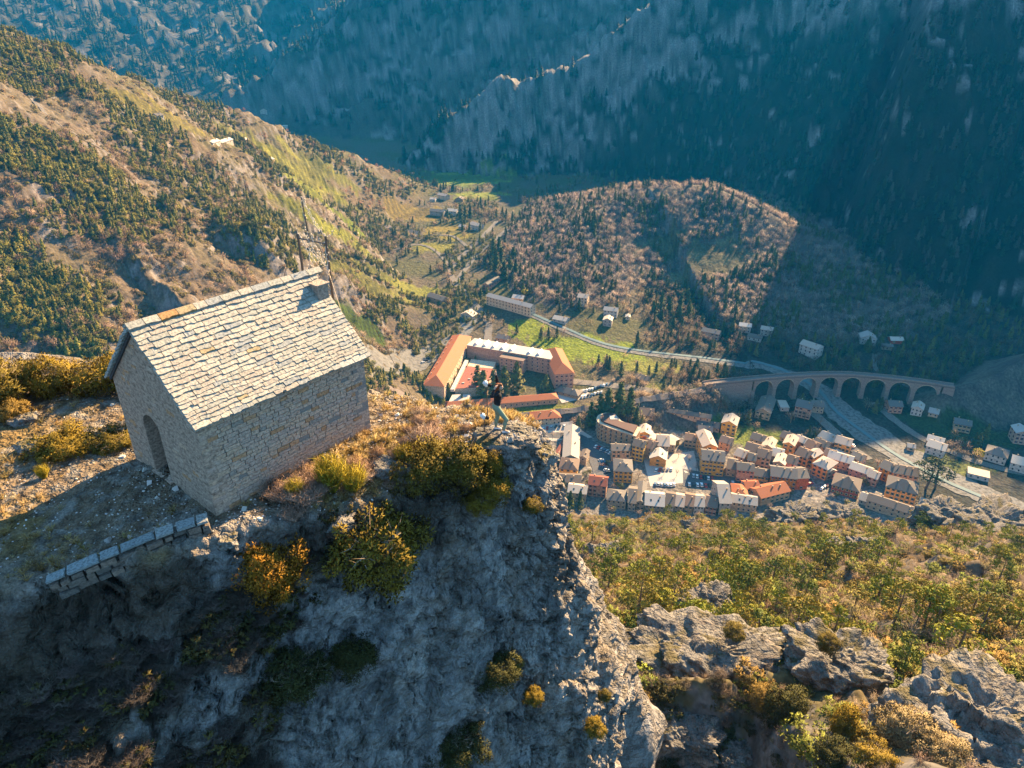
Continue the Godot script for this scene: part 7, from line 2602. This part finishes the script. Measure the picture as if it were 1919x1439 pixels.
# shrubs of the crag: x, y, d, radius, height factor, look, name, label
const BUSHES := [
	[-6.35, -1.55, 14.45, 0.98, 1.12, "amber", "juniper", "amber juniper bush hanging on the rim left of the round green one"],
	[-3.78, -1.75, 15.55, 1.36, 1.05, "gold", "juniper", "large round yellow-green juniper on the upper edge of the cliff face"],
	[-2.60, -0.25, 17.35, 0.98, 1.0, "olive", "juniper", "left half of the big olive juniper below the summit rim"],
	[-1.55, -0.30, 17.55, 0.92, 1.05, "olive", "juniper", "right half of the big olive juniper below the summit rim"],
	[-0.55, -1.15, 17.55, 0.58, 1.0, "gold", "juniper", "small golden juniper right of the big olive one"],
	[-0.60, -0.55, 17.95, 0.40, 1.5, "gold", "juniper", "narrow upright golden juniper just below the person"],
	[-0.95, -1.45, 17.25, 0.50, 0.9, "gold", "juniper", "low golden juniper under the big olive one"],
	[0.62, -2.1, 17.95, 0.34, 0.8, "olive", "juniper", "little dark juniper at the right edge of the crag"],
	[-17.8, 0.2, 21.6, 1.35, 0.95, "olive", "juniper", "big olive bush at the left edge of the summit"],
	[-16.2, 0.1, 22.3, 1.0, 0.95, "gold", "juniper", "olive bush right of the big one at the left edge"],
	[-14.4, 0.1, 22.6, 1.15, 0.8, "gold", "juniper", "wide olive bush behind the chapel's left side"],
	[-13.0, 0.1, 22.3, 0.75, 0.8, "olive", "juniper", "small olive bush nearest the chapel's left eave"],
	[-16.6, -0.2, 20.4, 0.65, 0.9, "rust", "juniper", "brownish round bush below the big olive one"],
	[-13.6, -0.2, 18.4, 0.95, 0.7, "gold", "juniper", "spreading olive bush left of the chapel door"],
	[-12.3, -0.2, 18.6, 0.75, 0.7, "olive", "juniper", "smaller olive bush between spreading bush and chapel wall"],
	[-11.6, 0.8, 20.4, 0.62, 1.5, "gold", "juniper", "golden bush peeping out behind the left eave"],
	[0.0, -7.9, 16.95, 0.36, 1.2, "gold", "juniper", "small golden bush sitting in a hollow of the lower cliff"],
	[0.72, -8.8, 16.4, 0.36, 1.0, "gold", "juniper", "small golden bush on the lower cliff, right of the hollow"],
	[2.83, -10.2, 16.3, 0.42, 0.9, "gold", "juniper", "golden bush low on the bright edge of the cliff"],
	[3.17, -9.2, 16.74, 0.24, 1.2, "olive", "juniper", "tiny bush on the bright right edge of the cliff"],
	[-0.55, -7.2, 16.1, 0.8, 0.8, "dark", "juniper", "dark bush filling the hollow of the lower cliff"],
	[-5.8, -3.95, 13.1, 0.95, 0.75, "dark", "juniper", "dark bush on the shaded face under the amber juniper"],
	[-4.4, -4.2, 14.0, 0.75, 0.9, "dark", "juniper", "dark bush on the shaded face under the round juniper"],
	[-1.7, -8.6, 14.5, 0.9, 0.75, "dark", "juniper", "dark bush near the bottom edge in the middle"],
	[22.3, 1000.9, 31.9, 1.15, 1.8, "gold", "juniper", "yellow columnar conifer standing below the rock notch"],
	[25.2, 1000.6, 30.3, 1.9, 0.9, "pale", "shrub", "pale brown shrub right of the yellow columnar conifer"],
	[26.8, 1000.5, 28.6, 1.6, 0.9, "pale", "shrub", "pale brown shrub at the lower right near the bottom edge"],
	[22.4, 1000.5, 28.2, 1.3, 0.9, "gold", "shrub", "golden shrub at the lower right below the columnar conifer"],
	[12.0, 1000.5, 36.4, 1.9, 0.9, "dark", "shrub", "dark shrub in the shade under the long outcrop"],
	[21.3, 1000.5, 37.0, 1.9, 1.1, "dark", "shrub", "dark shrub in the notch between the outcrops"],
	[9.5, 1000.3, 30.3, 2.0, 0.9, "dark", "shrub", "dark shrub at the foot of the crag's bright edge"],
	[25.8, 1003.6, 42.0, 1.0, 1.0, "olive", "juniper", "olive juniper crowning the blocky outcrop"],
	[19.4, 1004.6, 45.5, 1.1, 0.7, "olive", "juniper", "olive juniper lying on top of the long outcrop"],
]
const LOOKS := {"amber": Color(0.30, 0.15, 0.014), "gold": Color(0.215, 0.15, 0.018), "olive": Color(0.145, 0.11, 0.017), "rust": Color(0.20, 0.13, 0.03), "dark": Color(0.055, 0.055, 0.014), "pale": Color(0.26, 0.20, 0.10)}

func build_bushes() -> void:
	rng.seed = 50
	var forms := []
	for i in 5:
		forms.append(shrub_mesh(950 + i, 150, 95, 0.038).done(null))
	var wood := MB.new()
	for i in 9:
		var an := i * 2.3
		wood.tube([Vector3(0, -0.7, 0), Vector3(cos(an) * 0.25, -0.1, sin(an) * 0.25), Vector3(cos(an) * 0.55, 0.35, sin(an) * 0.55)], [0.06, 0.045, 0.015], 5)
	var wm := wood.done(M.bark)
	var twg := stem_mesh(977, 60, 0.8, 0.006, 5).done(tinted(M.twig, Color(0.30, 0.23, 0.17)))
	var looks := {}
	for k in LOOKS: looks[k] = tinted(M.leaf, LOOKS[k])
	for b in BUSHES:
		var at := Vector3(b[0], b[1], -b[2])
		if b[1] > 500.0: at.y = ground(b[0], b[2]) + b[1] - 1000.0
		var t := thing(b[6], b[7], "bush", at, rng.randf() * TAU)
		t.scale = Vector3(b[3], b[3] * b[4], b[3])
		part("branches", wm, t)
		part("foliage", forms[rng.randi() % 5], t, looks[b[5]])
		for e in (1 if rng.randf() < 0.6 else 0):
			part("twigs", twg, t, null, Transform3D(Basis(Vector3.UP, e * 2.0).rotated(Vector3.RIGHT, e * 0.9 - 0.3) * Basis.from_scale(Vector3(1.15, 1.0, 1.15)), Vector3(0, -0.12, 0)))
	for i in 26:
		var x := rng.randf_range(5.0, 21.0) if i % 3 else rng.randf_range(28.0, 33.0)
		var dd := rng.randf_range(27.5, 40.0)
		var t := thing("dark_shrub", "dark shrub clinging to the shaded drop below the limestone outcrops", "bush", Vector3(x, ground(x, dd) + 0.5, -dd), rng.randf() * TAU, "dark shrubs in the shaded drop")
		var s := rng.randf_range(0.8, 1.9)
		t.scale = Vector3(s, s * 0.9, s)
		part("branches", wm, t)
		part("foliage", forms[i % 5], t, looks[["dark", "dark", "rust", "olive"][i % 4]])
	# brooms: bright green-yellow stems
	var bro := [stem_mesh(970, 620, 0.42, 0.006, 3).done(null), stem_mesh(971, 620, 0.5, 0.006, 3).done(null)]
	var bg := tinted(M.leaf, Color(0.30, 0.24, 0.02))
	var k := 0
	for e in [[-5.0, 16.35, 1.25, "tall yellow broom bush against the long chapel wall"], [-4.45, 16.45, 0.95, "lower yellow broom bush right of the tall one"], [-5.9, 15.9, 0.75, "dark little broom bush at the chapel wall left of the tall one"], [-3.2, 17.6, 0.7, "small broom near the right end of the chapel wall"], [-13.4, 16.9, 0.5, "low broom on the stony path left of the chapel"]]:
		var o := top("broom_bush", bro[k % 2], e[3], "bush")
		o.material_override = bg
		o.position = Vector3(e[0], crag_y(e[0], e[1]) - 0.05, -e[1])
		o.scale = Vector3(e[2], e[2], e[2])
		k += 1
	# dry leafless shrubs on the summit edge
	var dry := [stem_mesh(980, 300, 0.75, 0.006, 5).done(null), stem_mesh(981, 300, 0.9, 0.006, 5).done(null), stem_mesh(982, 260, 0.6, 0.007, 5).done(null)]
	var dt := [tinted(M.twig, Color(0.34, 0.23, 0.17)), tinted(M.twig, Color(0.28, 0.18, 0.12)), tinted(M.twig, Color(0.40, 0.29, 0.22))]
	for i in 46:
		var x := rng.randf_range(-6.6, -2.2)
		var d := 16.0 + (x + 6.0) * 0.62 + rng.randf_range(-0.8, 0.7)
		if i > 34:
			x = rng.randf_range(-3.4, -0.9)
			d = rng.randf_range(17.4, 20.3)
		var o := top("dry_shrub", dry[i % 3], "leafless grey-brown shrub on the rim between chapel and junipers", "shrub", "dry shrubs along the rim")
		o.material_override = dt[rng.randi() % 3]
		var s := rng.randf_range(0.30, 0.72) * (0.6 if i > 34 else 1.0)
		o.position = Vector3(x, crag_y(x, d) - 0.06, -d)
		o.scale = Vector3(s * 1.2, s, s * 1.2)
		o.rotation.y = rng.randf() * TAU
	# dark scrub below the low wall, on the shaded face and at the chapel's left foot: one tangle
	var sp := []
	var sc := PackedColorArray()
	var gp := []
	var gc := PackedColorArray()
	var tp := []
	var tc := PackedColorArray()
	var gravel := []
	var gcol := PackedColorArray()
	for i in 60000:
		var row := rng.randi() % crag_rows
		var col := rng.randi() % crag_w
		var p := crag_v[row * crag_w + col]
		if p.y < -11.0 or -p.z > 27.0 or p.x < -26.0: continue
		var nn := crag_n[row * crag_w + col]
		var pw := n_patch.get_noise_3d(p.x * 22.0, p.y * 22.0, p.z * 22.0)
		var pc := n_crag.get_noise_3d(p.x * 1.3, p.y * 1.3, p.z * 1.3)
		if row >= 46:
			if -p.z > 16.0 or p.x > -3.0: continue
			var left := smoothstep(-4.0, -8.0, p.x)
			if near_wall(p): continue
			if pw + pc * 0.5 > 0.0 and rng.randf() < left * 0.42 and nn.y > 0.15:
				if rng.randf() < 0.7:
					sp.append(put(rng.randf_range(0.18, 0.46), p - nn * 0.05, 1.5))
					sc.append(shade([Color(0.11, 0.085, 0.07), Color(0.08, 0.06, 0.045), Color(0.14, 0.11, 0.09)][rng.randi() % 3]))
				else:
					tp.append(put(rng.randf_range(0.18, 0.45), p, 1.2))
					tc.append(shade([Color(0.06, 0.055, 0.015), Color(0.10, 0.08, 0.02)][rng.randi() % 2]))
			continue
		if inside_chapel(p): continue
		var g := n_crag2.get_noise_2d(p.x * 2.6, p.z * 2.6)
		if rng.randf() < 0.5:
			if gp.size() < 5200 and pw - g * 0.5 > -0.08:
				gp.append(put(rng.randf_range(0.08, 0.24), p, 1.4))
				gc.append(shade([Color(0.46, 0.33, 0.13), Color(0.40, 0.27, 0.10), Color(0.34, 0.26, 0.09), Color(0.50, 0.40, 0.22)][rng.randi() % 4]))
		elif gravel.size() < 7000:
			var s := rng.randf_range(0.018, 0.05) * (1.0 + (2.2 if rng.randf() < 0.02 else 0.0))
			gravel.append(Transform3D(Basis(Vector3(rng.randfn(), rng.randfn(), rng.randfn()).normalized(), rng.randf() * TAU) * Basis.from_scale(Vector3(s * 1.5, s, s)), p))
			gcol.append(shade(Color(0.44, 0.41, 0.37), 0.35))
	var pebble := unit_block(992, 0.4)
	pebble.surface_set_material(0, mat(Color.WHITE, 0.95))
	many("dark_scrub", stem_mesh(980, 300, 0.75, 0.006, 5).done(M.twig), sp, sc, "tangled dark scrub on the shaded slope below the low wall", "scrub")
	many("dark_low_shrubs", shrub_mesh(990, 12, 22, 0.13).done(M.leaf), tp, tc, "low dark shrubs on the shaded slope below the low wall", "scrub")
	many("dry_grass", stem_mesh(991, 44, 0.8, 0.02, 0).done(M.grass), gp, gc, "tufts of dry yellow grass on the summit", "grass")
	many("loose_gravel", pebble, gravel, gcol, "loose pale stones scattered over the summit path", "gravel")

func near_wall(p: Vector3) -> bool:
	var a := Vector2(-11.9, 12.0)
	var ab := Vector2(-7.4, 14.4) - a
	var q := Vector2(p.x, -p.z) - a
	var t := clampf(q.dot(ab) / ab.length_squared(), 0.0, 1.0)
	return (q - ab * t).length() < 0.85

func inside_chapel(p: Vector3) -> bool:
	var q := (p - Vector3(-7.82, 0, -15.15)).rotated(Vector3.UP, -0.9)
	return q.x > -0.05 and q.x < CH_L + 0.05 and q.z < 0.05 and q.z > -CH_W - 0.05

func _ready() -> void:
	# camera, sky, sun, exposure
	var cam := Camera3D.new()
	cam.name = "camera"
	add_child(cam)
	cam.position = Vector3(0, 11.3, 0)
	cam.rotation_degrees = Vector3(-27.0, 0, 0)
	cam.fov = 56.82
	cam.near = 0.1
	cam.far = 9000.0
	cam.current = true
	var sky := ProceduralSkyMaterial.new()
	sky.sky_top_color = Color(0.32, 0.465, 0.61)
	sky.sky_horizon_color = Color(0.46, 0.62, 0.74)
	sky.sky_curve = 0.16
	sky.ground_bottom_color = Color(0.18, 0.22, 0.22)
	sky.ground_horizon_color = Color(0.40, 0.55, 0.62)
	sky.sky_energy_multiplier = 0.84
	var env := Environment.new()
	env.background_mode = Environment.BG_SKY
	env.sky = Sky.new()
	env.sky.sky_material = sky
	env.tonemap_mode = Environment.TONE_MAPPER_LINEAR
	env.tonemap_exposure = 5.4
	env.sdfgi_enabled = true
	env.ssao_enabled = true
	env.ssil_enabled = true
	env.fog_enabled = true
	env.fog_density = 0.000085
	env.fog_light_color = Color(0.0, 0.50, 0.74)
	var we := WorldEnvironment.new()
	we.name = "environment"
	we.environment = env
	add_child(we)
	var sun := DirectionalLight3D.new()
	sun.name = "sun"
	add_child(sun)
	var az := deg_to_rad(35.0)
	var el := deg_to_rad(32.0)
	sun.look_at_from_position(Vector3.ZERO, -Vector3(sin(az) * cos(el), sin(el), -cos(az) * cos(el)))
	sun.light_color = Color(1.0, 0.85, 0.64)
	sun.light_energy = 1.6
	sun.light_angular_distance = 0.5
	sun.shadow_enabled = true

	for e in [[n_big, 1, 0.0055, 4], [n_mid, 2, 0.022, 4], [n_fine, 3, 0.09, 3], [n_rock, 4, 0.016, 4], [n_crag, 5, 0.28, 4], [n_crag2, 6, 0.75, 4], [n_patch, 7, 0.010, 4]]:
		var f: FastNoiseLite = e[0]
		f.seed = e[1]
		f.frequency = e[2]
		f.noise_type = FastNoiseLite.TYPE_SIMPLEX_SMOOTH
		f.fractal_octaves = e[3]
		f.fractal_gain = 0.5
	n_cell.seed = 8
	n_cell.noise_type = FastNoiseLite.TYPE_CELLULAR
	n_cell.cellular_return_type = FastNoiseLite.RETURN_CELL_VALUE
	n_cell.frequency = 1.0
	n_cell.fractal_type = FastNoiseLite.FRACTAL_NONE
	make_materials()
	M.wall_O2 = textured(mat(Color(0.66, 0.42, 0.24), 0.9), M.t_soft, 11.0)
	M.roof_brown = mat(Color(0.085, 0.045, 0.038), 0.75)
	M.viaduct = textured(mat(Color(0.36, 0.275, 0.23), 0.95), M.t_soft, 7.0)
	read_ridges()
	build_terrain()
	build_ways()
	build_crag()
	build_rocks()
	build_chapel()
	build_low_wall()
	build_mast()
	build_lamps()
	build_person()
	rng.seed = 3
	for a in HOUSES:
		house(a)
	make_balcony()
	build_great_block()
	build_hotel()
	build_pavilions()
	build_viaduct()
	make_cars()
	build_cars()
	make_trees()
	claim_houses()
	build_named_trees()
	build_garden_trees()
	build_bushes()
	build_forests()
